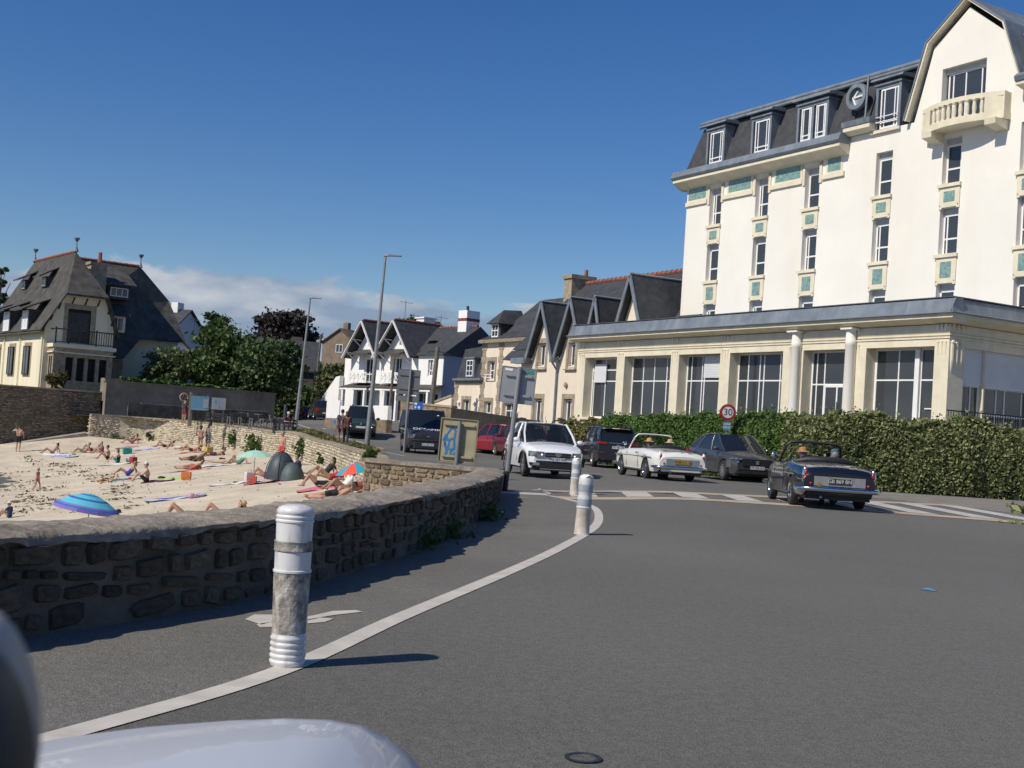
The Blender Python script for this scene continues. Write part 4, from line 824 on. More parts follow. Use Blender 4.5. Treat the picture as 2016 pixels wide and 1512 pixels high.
d=MB().box(6.2,7.6,2.8,5.5,7.6,9.0).build('dormer',M_yel,mn); window(mn,6.4,7.4,7.7,8.9,2.7,(.5,),(),.08); MB().prism([(5.9,2.4,9.0),(5.9,5.5,10.3),(5.9,5.5,10.4),(5.9,2.4,9.12)],(2.0,0,0)).build('dormer_roof',M_slate2,mn)
# terrace under the mansion, retaining wall, garden wall
gt=MB(); gt.prism([(-14,-6.6,-3.4),(17.0,-7.4,-.5),(17.0,30,-.5),(-40,30,-3.4),(-40,-6.6,-3.4)],(0,0,.01)); 
mb=MB(); a=[(-40,-6.6),(2.6,-6.6),(17.0,-7.5),(17.0,40),(-40,40)]; mb.add([(x,y,-3.4) for x,y in a]+[(x,y,2.05) for x,y in a],[(5,6,7,8,9),(2,3,8,7),(3,4,9,8)]); g=mb.build('terrace_ground',mat('garden_earth',(.13,.13,.06),.95,.3,1),kind='structure'); g.location=(-38.6,100,0); g.rotation_euler=(0,0,R(37))
rt=thing('retaining_wall','tall dark stone retaining wall in shade below the mansion','wall',(-38.6,100,0),R(37))
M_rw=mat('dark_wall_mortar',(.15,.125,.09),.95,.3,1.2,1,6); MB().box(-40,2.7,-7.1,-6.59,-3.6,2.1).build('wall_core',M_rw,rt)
vs=[];fs=[];r3=random.Random(9)
for i in range(40):
    s=-12+r3.uniform(0,.3)
    while s<2.6:
        wd=r3.uniform(.2,.5); z=2.0-i*.125; h=.125*r3.uniform(.6,.97); o_=r3.uniform(.01,.06); b=len(vs); hw=wd*.46
        if r3.random()<.85:
            for (du,dz,do) in ((-hw,0,.05),(hw,0,.05),(hw,-h,.05),(-hw,-h,.05),(-hw*.9,-h*.1,-o_),(hw*.9,-h*.1,-o_),(hw*.9,-h*.9,-o_),(-hw*.9,-h*.9,-o_)): vs.append((s+wd/2+du,-7.1+do,z+dz))
            fs+=[(b+4,b+5,b+6,b+7),(b,b+1,b+5,b+4),(b+1,b+2,b+6,b+5),(b+2,b+3,b+7,b+6),(b+3,b,b+4,b+7)]
        s+=wd
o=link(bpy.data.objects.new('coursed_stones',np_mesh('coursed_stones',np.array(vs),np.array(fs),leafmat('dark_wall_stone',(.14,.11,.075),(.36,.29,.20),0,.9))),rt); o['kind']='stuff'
MB().box(-40,2.75,-7.2,-6.5,2.1,2.22).build('coping',M_stone,rt)
gw=thing('garden_wall','grey rendered garden wall in shade behind the notice boards and bicycles','wall',(-38.6,100,0),R(37))
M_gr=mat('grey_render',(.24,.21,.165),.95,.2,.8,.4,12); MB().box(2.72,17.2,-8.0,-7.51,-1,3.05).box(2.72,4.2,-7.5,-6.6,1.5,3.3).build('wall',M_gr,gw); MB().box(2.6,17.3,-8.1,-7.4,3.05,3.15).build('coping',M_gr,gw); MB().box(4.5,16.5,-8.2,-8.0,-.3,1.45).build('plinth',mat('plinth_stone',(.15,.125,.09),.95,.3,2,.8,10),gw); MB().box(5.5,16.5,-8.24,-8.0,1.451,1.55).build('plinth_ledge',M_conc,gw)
# slipway
sw=thing('slipway','pale concrete slipway climbing from the beach beside the dark retaining wall','slipway',(-38.6,100,0),R(37))
MB().prism([(-7,-10.3,-3.6),(4.2,-10.3,-3.6),(4.2,-10.3,-.45),(-7,-10.3,-2.75)],(0,3.15,0)).build('ramp',M_conc,sw)
MB().prism([(-7,-10.32,-2.78),(4.2,-10.32,-.48),(4.2,-10.32,-.28),(-7,-10.32,-2.58)],(0,.3,0)).build('kerb',M_conc,sw)
# ================================================================= hedges
def hedge(name,label,path,top,thick,m,m2,leaf,dens,seed,topvar=.12,base=None):
    """path: front line left to right as seen; body extends away from the camera"""
    o=thing(name,label,'hedge',(path[0].x,path[0].y,0)); org=path[0]; pth=Path(path); rg=np.random.default_rng(seed); core=[]; n=max(6,int(pth.len/.8)); C_=[]
    def nor(d): 
        q=V((-d.y,d.x,0)); return q if q.y>0 else -q
    def hgt(s): return top(s/pth.len)+topvar*(math.sin(s*1.7+seed)+.6*math.sin(s*4.1+seed*2)+.4*math.sin(s*9.3))
    for i in range(n+1):
        s=pth.len*i/n; p,d=pth.at(s); q=nor(d); z0=T(p.x,p.y); h=hgt(s)-.22; p=p-org
        core.append([p+q*.28+V((0,0,z0-.1)),p+q*.22+V((0,0,z0+h*.6)),p+q*.4+V((0,0,h)),p+q*(thick-.4)+V((0,0,h)),p+q*(thick-.25)+V((0,0,z0-.1))])
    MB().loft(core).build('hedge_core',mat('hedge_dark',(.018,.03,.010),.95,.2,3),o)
    def pts(nn,sd):
        rg=np.random.default_rng(sd); out=[]
        for k in range(nn):
            s=rg.random()*pth.len; p,d=pth.at(s); q=nor(d); z0=T(p.x,p.y); h=hgt(s); u=rg.random()
            bul=.10*math.sin(s*2.3+seed)+.07*math.sin(s*5.7)
            if u<.66:
                zz=rg.random(); dp=.16+bul*math.sin(zz*3.1+s)+abs(rg.normal())*.09-.12*math.sin(math.pi*zz); z=z0+.02+zz*(h-z0-.05)
                dp+= .25*max(0,zz-.85)/.15*.6
            else:
                dp=.2+rg.random()*(thick-.3); z=h-abs(rg.normal())*.09+.05*math.sin(s*6+dp*5)
                if rg.random()<.03: z+=rg.random()*.28
            x=p-org+q*dp; out.append((x.x,x.y,z))
        return out
    N_=int(pth.len*dens); leaf_obj('foliage',pts(N_,seed),leaf,m,o,seed=seed,flat=.3,aspect=1.5)
    if m2: leaf_obj('foliage',pts(N_//2,seed+5),leaf,m2,o,seed=seed+9,flat=.2,aspect=1.5)
    st=MB()
    for k in range(int(pth.len/1.2)):
        p,d=pth.at(.5+k*1.2); q=p-org+nor(d)*.5; st.tube([q,q+V((.05,0,.5)),q+V((-.05,.1,1.2))],[.05,.04,.02],5)
    st.build('stem',M_wood,o); return o
hedge('olive_hedge','pale variegated olive green hedge in front of the annex corner, right side',[V((8.75,39.6,0)),V((9.6,38.6,0)),V((12,38.45,0)),V((17,38.5,0)),V((25,38.3,0))],lambda t:2.30+.2*math.sin(t*5.5),1.7,LEAF['olive'],LEAF['olive_d'],.075,2500,3)
hedge('green_hedge','dense dark green hedge along the parked cars in front of the annex',[V((4.0,56.5,0)),V((6.9,50.3,0)),V((9.9,43.6,0))],lambda t:2.15+.42*t,1.5,LEAF['hedge'],LEAF['tree'],.075,2200,6,.06)
hedge('yellow_green_hedge','low yellowish hedge beyond the white car at the annex end',[V((2.2,60.5,0)),V((4.2,58.5,0))],lambda t:1.95+.1*t,1.1,leafmat('yellow_leaf',(.12,.15,.04),(.28,.26,.10)),LEAF['dry'],.11,500,9,.1)
# low bush at the right frame edge
shrub(2022,1042,1.1,.5,'low bush at the far right edge of the road',LEAF['olive'],n=200,Y=23.6,name='roadside_bush')
# ================================================================= trees
def tree(name,label,base,crowns,m,n,leaf,trunk=.25,seed=1,m2=None,clump=.28,flat=.4,aspect=1.5,group=None):
    o=thing(name,label,'tree',base,group=group); rg=np.random.default_rng(seed); allp=[]
    vol=sum(c[3]*c[4]*c[5] for c in crowns)
    for (cx,cy,cz,rx,ry,rz) in crowns:
        k=int(n*rx*ry*rz/vol); nc=max(10,k//70)
        d=rg.normal(size=(nc,3)); d/=np.linalg.norm(d,axis=1)[:,None]; rad=rg.random(nc)**.33*.98+.06*rg.normal(size=nc); cc=d*rad[:,None]*np.array([rx,ry,rz])+np.array([cx,cy,cz])
        idx=rg.integers(0,nc,k); s=clump*min(rx,rz); allp.append(cc[idx]+rg.normal(size=(k,3))*np.array([s,s,s*.6])*(.4+.5*rg.random((nc,1)))[idx])
    pts=np.concatenate(allp); 
    if m2 is not None:
        mk=rg.random(len(pts))<.35; leaf_obj('foliage',pts[mk],leaf,m2,o,seed=seed+1,flat=flat,aspect=aspect); pts=pts[~mk]
    leaf_obj('crown',pts,leaf,m,o,seed=seed,flat=flat,aspect=aspect)
    tr=MB(); top=max(c[2] for c in crowns); tr.tube([(0,0,-.5),(.05,0,top*.35),(0,.05,top*.7),(.05,0,top)],[trunk,trunk*.8,trunk*.55,trunk*.2],8)
    for (cx,cy,cz,rx,ry,rz) in crowns:
        for j in range(4):
            a=j*1.57+cx; tr.tube([(0,0,top*.4),(cx*.5,cy*.5,cz*.75),(cx+math.cos(a)*rx*.6,cy+math.sin(a)*ry*.6,cz+rz*.3)],[trunk*.45,trunk*.3,.03],5)
    tr.build('trunk',M_wood,o,40); return o
def tb(px,py,Y): q=P(px,py,Y); return (q.x,q.y,T(q.x,q.y) if q.x>-20 else 2.0)
tree('garden_tree','tall bushy green tree at the left of the group behind the garden wall',tb(432,760,108),[(0,0,3.6,2.7,2.4,3.0),(-.4,0,6.0,1.3,1.3,1.5),(1.4,0,2.8,2.0,2,2.2)],LEAF['tree'],13000,.26,.25,1,LEAF['wall'])
tree('garden_tree','widest dark green tree, right of the group behind the garden wall',tb(527,770,106),[(0,0,3.2,2.7,2.4,2.5),(-1.2,0,4.6,1.5,1.4,1.5),(1.3,0,4.2,1.4,1.4,1.6)],LEAF['tree'],13000,.26,.25,2,LEAF['pine'])
tree('garden_tree','small grey green tree beside the mansion, left of the tall trees',tb(330,770,107),[(0,0,2.6,2.2,2.0,1.7),(-1,0,2.0,1.4,1.3,1.2)],LEAF['bush'],6000,.22,.15,3)
tree('pine_tree','dark rounded pine rising behind the garden trees',tb(417,700,135),[(0,0,8.3,1.6,1.5,1.7),(.7,0,7.3,1.3,1.2,1.2)],LEAF['pine'],5000,.28,.2,4)
tree('copper_beech','dark purple brown spreading tree behind the first street lamp',tb(562,700,130),[(0,0,7.9,3.1,2.6,2.4),(-1.9,0,8.9,1.5,1.4,1.0),(1.9,0,7.2,1.5,1.4,1.5),(.3,0,9.6,1.5,1.5,1.1)],LEAF['copper'],11000,.30,.3,5)
tree('cypress_tree','layered dark conifer cut by the left edge of the picture',tb(-14,700,132),[(0,0,8.5,1.9,1.9,.5),(0,0,10,1.7,1.7,.5),(0.3,0,11.6,1.5,1.4,.5),(0,0,13,1.1,1.1,.45),(0,0,7,2.2,2.2,.6)],LEAF['pine'],7000,.26,.25,6,LEAF['bush'])
tree('round_tree','round green tree top showing over the white villa ridge',tb(817,760,150),[(0,0,9.4,2.4,2.2,1.9)],LEAF['tree'],5000,.30,.3,7,LEAF['wall'])
tree('small_tree','bare looking small tree behind the villa chimney',tb(880,760,150),[(0,0,8.9,1.2,1.2,.7)],LEAF['dry'],500,.22,.15,8)
tree('roadside_bush_tree','tangled olive green bush left of the white villa',tb(655,790,116),[(0,0,2.5,1.5,1.4,2.3),(.9,0,3.6,1.2,1.2,1.6)],LEAF['bush'],6000,.22,.12,9,LEAF['dry'])
tree('roadside_bush_tree','dark low bush beyond the street lamp',tb(604,770,117),[(0,0,2.2,2.4,1.3,1.9),(-2.2,0,2.0,1.8,1.3,1.6),(2.0,0,2.0,1.5,1.2,1.8)],LEAF['tree'],9000,.24,.12,10,LEAF['bush'])
tree('hillside_tree','pale green hillside tree below the distant brown house',tb(680,720,160),[(0,0,4.4,3.0,2,2.0),(-3,0,5,2,2,1.8)],LEAF['bush'],4500,.3,.2,12,LEAF['wall'])
tree('garden_palm','small spiky yucca in front of the mansion loggia',(-36.0,96.8,2.0),[(0,0,1.1,.7,.7,.5),(0,0,.6,.4,.4,.5)],LEAF['dry'],900,.2,.12,11,aspect=4)
hedge('wall_top_hedge','trimmed green hedge along the top of the garden wall',[V((-31.5,98.6,2.6)),V((-22.6,104.4,2.6))],lambda t:3.45-.12*t,.9,LEAF['hedge'],LEAF['tree'],.16,260,14,.06)
# ================================================================= far houses, walls
def fhouse(name,label,px,py,Y,rz,w_,d_,h,rh,wm,rm,chim=None,z=None,wins=()):
    q=P(px,py,Y); o=thing(name,label,'house',(q.x,q.y,q.z if z is None else z),rz); mb=MB(); mb.prism([(-w_/2,0,-4),(w_/2,0,-4),(w_/2,0,h),(0,0,h+rh),(-w_/2,0,h)],(0,d_,0)); mb.build('wall',wm,o)
    for s_ in (-1,1):
        mb=MB(); mb.add([(0,-.3,h+rh+.05),(s_*(w_/2+.3),-.3,h-.25),(s_*(w_/2+.3),d_+.3,h-.25),(0,d_+.3,h+rh+.05),(0,-.3,h+rh+.2),(s_*(w_/2+.3),-.3,h-.1),(s_*(w_/2+.3),d_+.3,h-.1),(0,d_+.3,h+rh+.2)],[(0,1,2,3),(4,5,6,7),(0,1,5,4),(1,2,6,5),(2,3,7,6),(3,0,4,7)]); mb.build('roof',rm,o)
    for (x0,x1,z0,z1) in wins: window(o,x0,x1,z0,z1,-.08,(.5,),(),.08)
    if chim: MB().box(*chim).build('chimney',wm,o)
    return o
fhouse('far_house','white house with dark slate roof right of the mansion',368,690,128,R(70),7,8,1.5,2.6,M_bw2,M_slate,(-.5,.6,1.2,2.0,2.5,5.0))
MB().box(-1.5,3.4,-1,-.5,-4,.6).build('annex_wall',M_bw2,fhouse('far_house','low white extension with flat roof beside the mansion',352,712,120,R(20),3.2,4,.6,1.5,M_bw2,M_slate,wins=((-1,.2,-1.2,.2),)))
fhouse('hill_house','distant brown gabled house on the hill above the bushes',668,690,178,R(-25),6,9,1.2,1.9,mat('brown_render',(.22,.17,.12),.9,.15,1),mat('brown_roof',(.13,.10,.075),.9,.2,2),(-.9,-.1,2,2.8,2.2,4.3),wins=((-.6,.6,-.3,.9),))
fhouse('dark_roofed_house','low dark slate roofed house with white chimney block left of the white villa',618,752,122,R(98),8,9,1.0,2.8,mat('dark_brown_wall',(.10,.085,.07),.9,.2,1),M_slate,(2.0,3.7,1.5,2.6,1.5,4.5),wins=((-2,-1,-1,.6),))
fhouse('back_house','dark slate roof behind the garden wall trees',585,745,128,R(95),9,6,.6,2.0,M_slate,M_slate)
M_rub=mat('rubble',(.25,.19,.125),.95,.3,2.5,1,9)
def fwall(name,label,p,q,h,th,m,cop=None,z0=-.5,panels=None):
    p=V(p);q=V(q);d=q-p; L_=math.hypot(d.x,d.y); o=thing(name,label,'wall',(p.x,p.y,0),math.atan2(d.y,d.x)); za,zb=T(p.x,p.y),T(q.x,q.y)
    MB().prism([(0,0,za+z0),(L_,0,zb+z0),(L_,0,zb+h),(0,0,za+h)],(0,th,0)).build('wall',m,o)
    if cop: MB().prism([(-.05,-.05,za+h+.002),(L_+.05,-.05,zb+h+.002),(L_+.05,-.05,zb+h+.12),(-.05,-.05,za+h+.12)],(0,th+.1,0)).build('coping',cop,o)
    return o,za,zb,L_
a=P(700,830,84); b=P(770,850,70)
o,za,zb,l=fwall('villa_fence_wall','rubble wall topped with white panels in front of the white villa',(-13.3,88,0),(-7.2,71.5,0),.75,.35,M_rub)
for k in range(4): 
    t0,t1=k/4,(k+1)/4; hz=1.25 if k==0 else .85; zz=za+(zb-za)*(t0+t1)/2
    MB().box(l*t0+.04,l*t1-.04,.05,.25,zz+.55,zz+.75+hz).build('white_panel',M_bw2,o)
o,za,zb,l=fwall('stone_gate_wall','rubble stone wall and pillar behind the dark van',(-6.3,73,0),(-3.4,70.5,0),1.75,.4,M_rub,M_stone); MB().box(-.3,.35,-.1,.5,za-.3,za+2.0).build('pillar',M_rub,o)
fwall('dark_garden_wall','long dark shaded wall in front of the quoined house behind the red cars',(-3.4,70.3,0),(1.2,64.5,0),1.75,.3,mat('near_black_wall',(.028,.025,.022),.95,.3,2))  # near-black base colour, slightly mottled
o,za,zb,l=fwall('uphill_wall','stone roadside wall with white panels up the hill',(-24,121,0),(-17.0,112,0),.6,.4,M_rub)
for t0,t1 in ((.02,.30),(.36,.64)): MB().box(l*t0,l*t1,-.03,.1,za+.45-.6*t0,za+1.35-.6*t0).build('white_panel',M_bw2,o)
for t0 in (.70,.80,.91): MB().box(l*t0,l*t0+.5,-.03,.2,za-.5-.6*t0,za+1.5-.6*t0).build('gate_pillar',M_bw2,o)
fwall('uphill_kerb_wall','low stone wall along the right of the uphill road',(-15.8,104,0),(-13.0,90,0),1.0,.4,M_rub)
MB().box(0,1.6,-.1,.3,.8,2.6).build('white_panel',M_bw2,tag(bpy.data.objects['uphill_kerb_wall'],bpy.data.objects['uphill_kerb_wall']['label'],'wall'))
# kerb of the road on the far side
strip('far_pavement',[(-11.5,86),(-8.4,76),(-4.6,68.8),(.2,63.2),(3.0,58)],1.5,M_pave,.07)
# iron fence beside the annex end
fe=thing('iron_fence','short black iron fence in front of the gabled house door','fence',(.4,64.2,0),R(-55)); f=MB()
for k in range(10): f.box(k*.28,k*.28+.03,0,.03,.2,1.9)
f.box(0,2.6,0,.03,1.75,1.8).box(0,2.6,0,.03,.4,.45); f.build('railing',M_black,fe)
# ================================================================= street furniture
def lamp(base,lean,h,label):
    o=thing('street_lamp',label,'street lamp',base,rot=(0,lean,0),group='street lamps along the promenade'); MB().tube([(0,0,-.2),(0,0,.02),(0,0,1.2),(0,0,h)],[.13,.13,.12,.055],10).build('pole',M_steel,o,40)
    MB().lathe([(.2,-.05),(.2,.03),(.13,.05)],10).build('base_plate',M_steel,o)
    hd=MB(); hd.loft([[(-.08,-.05,h-.02),(-.08,.05,h-.02),(-.08,.05,h+.04),(-.08,-.05,h+.04)],[(.12,-.14,h+.02),(.12,.14,h+.02),(.12,.12,h+.10),(.12,-.12,h+.10)],[(.75,-.13,h+.06),(.75,.13,h+.06),(.75,.11,h+.1),(.75,-.11,h+.1)]]); hd.build('lamp_head',mat('lamp_grey',(.16,.17,.18),.5,.05,2),o); MB().box(.15,.7,-.09,.09,h+.025,h+.05).build('diffuser',M_pvc,o) if False else None
q=P(722,879,57); lamp((q.x,q.y,T(q.x,q.y)),R(1.6),9.05,'taller looking street lamp, nearer one beside the walking couple')
q=P(581,848,82); lamp((q.x,q.y,T(q.x,q.y)),R(2.4),9.0,'street lamp farther off beside the bench, left of the nearer lamp')
def pole(px0,py0,px1,py1,Y,r_,label,m=None,arms=True):
    a=P(px0,py0,Y); b=P(px1,py1,Y); z=T(a.x,a.y); o=thing('utility_pole',label,'utility pole',(a.x,a.y,z)); t=b-V((a.x,a.y,z)); MB().tube([(0,0,-.3),t],[r_,r_*.75],8).build('pole',m or M_wood,o)
    if arms: MB().bar(t+V((-.1,0,-.25)),t+V((.9,0,-.5)),.05,.05).bar(t+V((-.7,0,-.4)),t+V((0,0,-.3)),.05,.05).build('insulator_arm',M_black,o)
    return o
pole(846,815,862,683,82,.19,'thick dark wooden utility pole in front of the villa shaded side'); pole(764,838,776,705,75,.10,'thin timber utility pole in front of the villa right gable',arms=False); pole(618,800,632,658,118,.13,'distant utility pole with short arms left of the bushes')
# roof aerials
for (px,py,Y,h,lb) in ((797,625,104,1.5,'tall thin television aerial above the villa ridge'),(868,632,104,.5,'small television aerial over the villa roof'),(382,650,128,1.3,'television aerial above the far white house'),(462,655,128,1.2,'small aerial among the garden trees')):
    q=P(px,py,Y); o=thing('tv_aerial',lb,'aerial',q); MB().tube([(0,0,-1.5),(0,0,h)],.03,5).build('mast',M_steel,o); f=MB(); f.bar((-.5,0,h-.15),(.6,0,h-.25),.04,.04)
    for k in range(5): f.bar((-.4+k*.22,-.3,h-.17-k*.02),(-.4+k*.22,.3,h-.17-k*.02),.03,.03)
    f.build('antenna',M_steel,o)
# sign seen from behind on the leaning pole by the wall end
M_alu=mat('sign_back_grey',(.30,.32,.34),.5,.06,2,metal=.15)
def frame_to(px,py,Y): q=P(px,py,Y); return q
def sign_back(name,label,foot,topz,lean,rz,boards,post_r=.045,dark=.4,cat='road sign'):
    o=thing(name,label,cat,foot,rot=(0,lean,rz)); MB().tube([(0,0,-.2),(0,0,topz)],post_r,10).build('post',M_steel,o)
    if dark: MB().tube([(0,0,-.19),(0,0,dark)],post_r+.004,10).build('post_foot',M_black,o)
    for (x0,x1,z0,z1,m) in boards:
        rr_=.04; mb=MB(); mb.box(x0,x1,.07,.09,z0,z1); b=mb.build('sign_board',m,o,bev=.006)
        for z in ((z0+(z1-z0)*.78),(z0+(z1-z0)*.22)):
            if z1-z0>.3: MB().box(x0+.08,x1-.08,.03,.069,z-.025,z+.025).build('bracket_rail',m,o)
        MB().box(x0-.012,x0,.06,.1,z0,z1).box(x1,x1+.012,.06,.1,z0,z1).box(x0,x1,.06,.1,z1,z1+.012).box(x0,x1,.06,.1,z0-.012,z0).build('sign_rim',m,o)
    return o
s1=sign_back('road_sign','grey back of a square road sign on the leaning pole beside the white crossover',(0.0,25.55,0),2.62,R(3.2),0,[(-.36,.36,1.86,2.60,M_alu)],.05,.42)
MB().box(-.30,-.14,.062,.069,2.52,2.57).build('sticker',M_pvc,s1); MB().box(.08,.30,.062,.069,2.50,2.57).build('sticker',mat('teal_sticker',(.05,.25,.2),.5,.5,30,vein=(.01,.05,.04)),s1)
q=P(795,890,53); s2=sign_back('road_sign','grey backs of stacked direction signs on a post in front of the villa',(q.x,q.y,0),3.65,R(1.0),0,[(-.55,.42,2.55,3.62,mat('dark_sign_back',(.15,.155,.165),.6,.08,2)),(-.55,.42,2.25,2.48,MATS['dark_sign_back'])],.05,0)
q=P(818,872,58); s3=thing('parking_sign','small blue and white sign with white plate beside the dark van roof','road sign',(q.x,q.y,0)); MB().tube([(0,.05,0),(0,.05,2.6)],.03,8).build('post',M_steel,s3)
MB().box(-.22,.22,-.01,.02,1.95,2.35).build('sign_board',mat('sign_blue',(.02,.14,.52),.4,.03,2),s3); MB().box(-.22,.22,-.01,.02,1.68,1.93).build('sign_plate',M_pvc,s3)
MB().box(-.18,-.05,-.016,-.011,2.2,2.3).box(-.16,-.08,-.016,-.011,2.04,2.14).box(.0,.1,-.016,-.011,2.04,2.14).build('pictogram',M_pvc,s3); MB().box(-.18,.18,-.016,-.011,1.85,1.9).box(-.18,.12,-.016,-.011,1.77,1.81).build('plate_lettering',M_alu,s3)
# graffiti board
q=P(898,912,31); gb=thing('graffiti_sign','back of a beige sign board with blue graffiti behind the rubble wall','road sign',(q.x,q.y,0),rot=(0,R(1.5),R(-6)))
M_bg=mat('beige_board',(.36,.32,.20),.6,.12,2); MB().tube([(0,-.06,-.2),(0,-.06,1.42)],.05,10).build('post',M_steel,gb)
mb=MB(); mb.box(-.47,.44,.03,.05,.38,1.46); mb.build('sign_board',M_bg,gb,bev=.008)
MB().box(-.5,-.47,-.0,.06,.36,1.48).box(.44,.47,0,.06,.36,1.48).box(-.47,.44,0,.06,1.46,1.49).box(-.47,.44,0,.06,.35,.38).build('sign_rim',mat('beige_rim',(.25,.22,.13),.6,.1,3),gb)
for z in (1.33,.52): MB().box(-.4,-.06,-.03,.029,z-.025,z+.025).box(.06,.38,-.03,.029,z-.025,z+.025).build('bracket_rail',M_bg,gb)
M_gf=mat('blue_graffiti',(.03,.17,.42),.6,.1,5)
def stroke(pts,wd): 
    mb=MB()
    for i in range(len(pts)-1): mb.bar((pts[i][0],.027-.0004*i,pts[i][1]),(pts[i+1][0],.027-.0004*i,pts[i+1][1]),.004,wd,up=(0,0,1)) if abs(pts[i+1][0]-pts[i][0])>abs(pts[i+1][1]-pts[i][1]) else mb.obox(((pts[i][0]+pts[i+1][0])/2,.027-.0004*i,(pts[i][1]+pts[i+1][1])/2),(wd,.004,math.dist(pts[i],pts[i+1])+wd*.4),MX.Rotation(math.atan2(pts[i+1][0]-pts[i][0],pts[i+1][1]-pts[i][1]),3,'Y'))
    return mb
g_=MB()
for pts in ([(-.32,1.05),(-.2,1.25),(-.1,1.18),(-.12,.98),(-.3,.92),(-.33,1.05)],[(-.36,.95),(-.34,.75),(-.22,.68),(-.1,.72)],[(-.24,.92),(-.26,.72)],[(-.12,.97),(-.1,.72),(-.2,.6),(-.1,.52),(-.08,.62)],[(-.36,.86),(-.28,.6),(-.38,.5)],[(-.34,1.05),(-.4,.9)],[(-.38,.5),(-.12,.55)]):
    s_=stroke(pts,.05); g_.add(s_.v,s_.f)
g_.build('graffiti',M_gf,gb)
# speed limit sign
q=P(1433,812,46.3); sp=thing('speed_limit_sign','round red and white 30 speed limit sign with small blue plate before the hedge','road sign',(q.x,q.y,T(q.x,q.y)),R(4)); hz=q.z-T(q.x,q.y)
MB().tube([(0,.05,0),(0,.05,hz+.2)],.03,8).build('post',M_steel,sp)
Rf=MX.Rotation(math.pi/2,3,'X')
MB().lathe([(.005,0),(.315,0),(.315,.02),(.005,.02)],32,(0,.01,hz),Rf).build('sign_board',mat('sign_red',(.30,.018,.02),.45,.03,2),sp); MB().lathe([(.005,0),(.215,0),(.215,.006),(.005,.006)],32,(0,-.012,hz),Rf).build('sign_face',mat('sign_white',(.62,.62,.64),.45,.03,2),sp)
inst('numerals',text_mesh('30',.36,M_black),sp,(0,-.022,hz),(math.pi/2,0,0))
MB().box(-.15,.13,-.01,.02,hz-.68,hz-.36).build('blue_plate',mat('plate_blue',(.10,.22,.36),.5,.05,2),sp)
inst('plate_lettering',text_mesh('ZONE',.10,M_pvc),sp,(-.01,-.014,hz-.45),(math.pi/2,0,0)); inst('plate_lettering',text_mesh('MIXTE',.10,M_pvc),sp,(-.01,-.014,hz-.58),(math.pi/2,0,0))
# bollards: big one in front, two behind
M_bol=mat('bollard_white',(.70,.70,.69),.35,.05,3); M_bold=mat('bollard_worn',(.36,.33,.29),.75,.35,13,.4,40,vein=(.085,.075,.065)); streaks(M_bold,(.58,.56,.52),.95,26,9); M_ref=mat('reflective_band',(.36,.40,.43),.4,.15,5)
streaks(M_bol,(.40,.39,.37),.75,20,6)
b1=thing('bollard','large scuffed white plastic bollard with grimy lower half, in the foreground','bollard',(-1.05,6.27,0),rot=(R(.6),R(-.9),0),group='bollards along the cycle lane')
r0=.095; b1.scale=(.915,.915,.893)
pr=[(r0*.9,.0),(r0*1.0,.012)]
for k in range(5): z=.03+k*.033; pr+=[(r0*1.0,z-.012),(r0*1.06,z-.004),(r0*1.06,z+.006),(r0*.99,z+.013)]
pr=[(r,z) for r,z in pr]; MB().lathe(sorted(pr,key=lambda q:q[1])+[(r0*.99,.2)],28).build('ribbed_base',M_bol,b1,50)
MB().lathe([(r0,.19),(r0*.99,.22),(r0*1.08,.53),(r0*1.09,.535)],28,cap=False).build('grimy_sleeve',M_bold,b1,40)
MB().lathe([(r0*1.05,.535),(r0*1.12,.537),(r0*1.12,.548),(r0*1.06,.552),(r0*1.07,.655)],28,cap=False).build('upper_sleeve',M_bol,b1,40)
MB().lathe([(r0*1.1,.655),(r0*1.13,.658),(r0*1.13,.664),(r0*1.11,.668),(r0*1.11,.705),(r0*1.13,.708),(r0*1.13,.714),(r0*1.09,.716)],28,cap=False).build('worn_band',M_bold,b1,40)
MB().lathe([(r0*1.05,.712),(r0*1.08,.82),(r0*1.13,.823),(r0*1.13,.832),(r0*1.05,.838),(r0*1.12,.848),(r0*1.12,.856),(r0*1.04,.864),(r0*1.10,.874),(r0*1.09,.888),(r0*.98,.905),(r0*.6,.917),(r0*.05,.92)],28,cap=False).build('cap',M_bol,b1,50)
def small_bollard(loc,label,lean):
    o=thing('bollard',label,'bollard',loc,rot=(0,lean,.2),group='bollards along the cycle lane'); r=.098
    MB().lathe([(r*1.03,0),(r*1.0,.03),(r*.93,.32),(r*.98,.335)],24).build('lower_sleeve',mat('bollard_scuffed',(.60,.56,.50),.6,.2,5,vein=(.42,.36,.30)),o,40)
    MB().lathe([(r*.98,.336),(r*1.02,.34),(r*1.02,.355),(r*.96,.36),(r*.96,.46),(r*.9,.50),(r*.9,.52),(r*.97,.54),(r*.97,.64),(r*.99,.65),(r*.95,.70),(r*.93,.73),(r*.8,.755),(r*.4,.772),(r*.05,.775)],24,cap=False).build('upper_sleeve',M_bol,o,40)
    for z0,z1 in ((.365,.455),(.545,.64)): MB().lathe([(r*.975,z0),(r*.98,z0+.005),(r*.985,z1-.005),(r*.98,z1)],24,cap=False).build('reflective_band',M_ref,o,40)
    MB().tube([(-.03,-r*.8,.74),(0,-r*.95,.76),(.04,-r*.75,.745)],.014,6).build('handle_grip',M_bol,o)
small_bollard((1.02,15.75,0),'scuffed white bollard with two grey reflective bands, middle of three',R(1.5)); small_bollard((1.45,25.6,.02),'farthest of three white bollards, beside the zebra crossing',R(1.0))
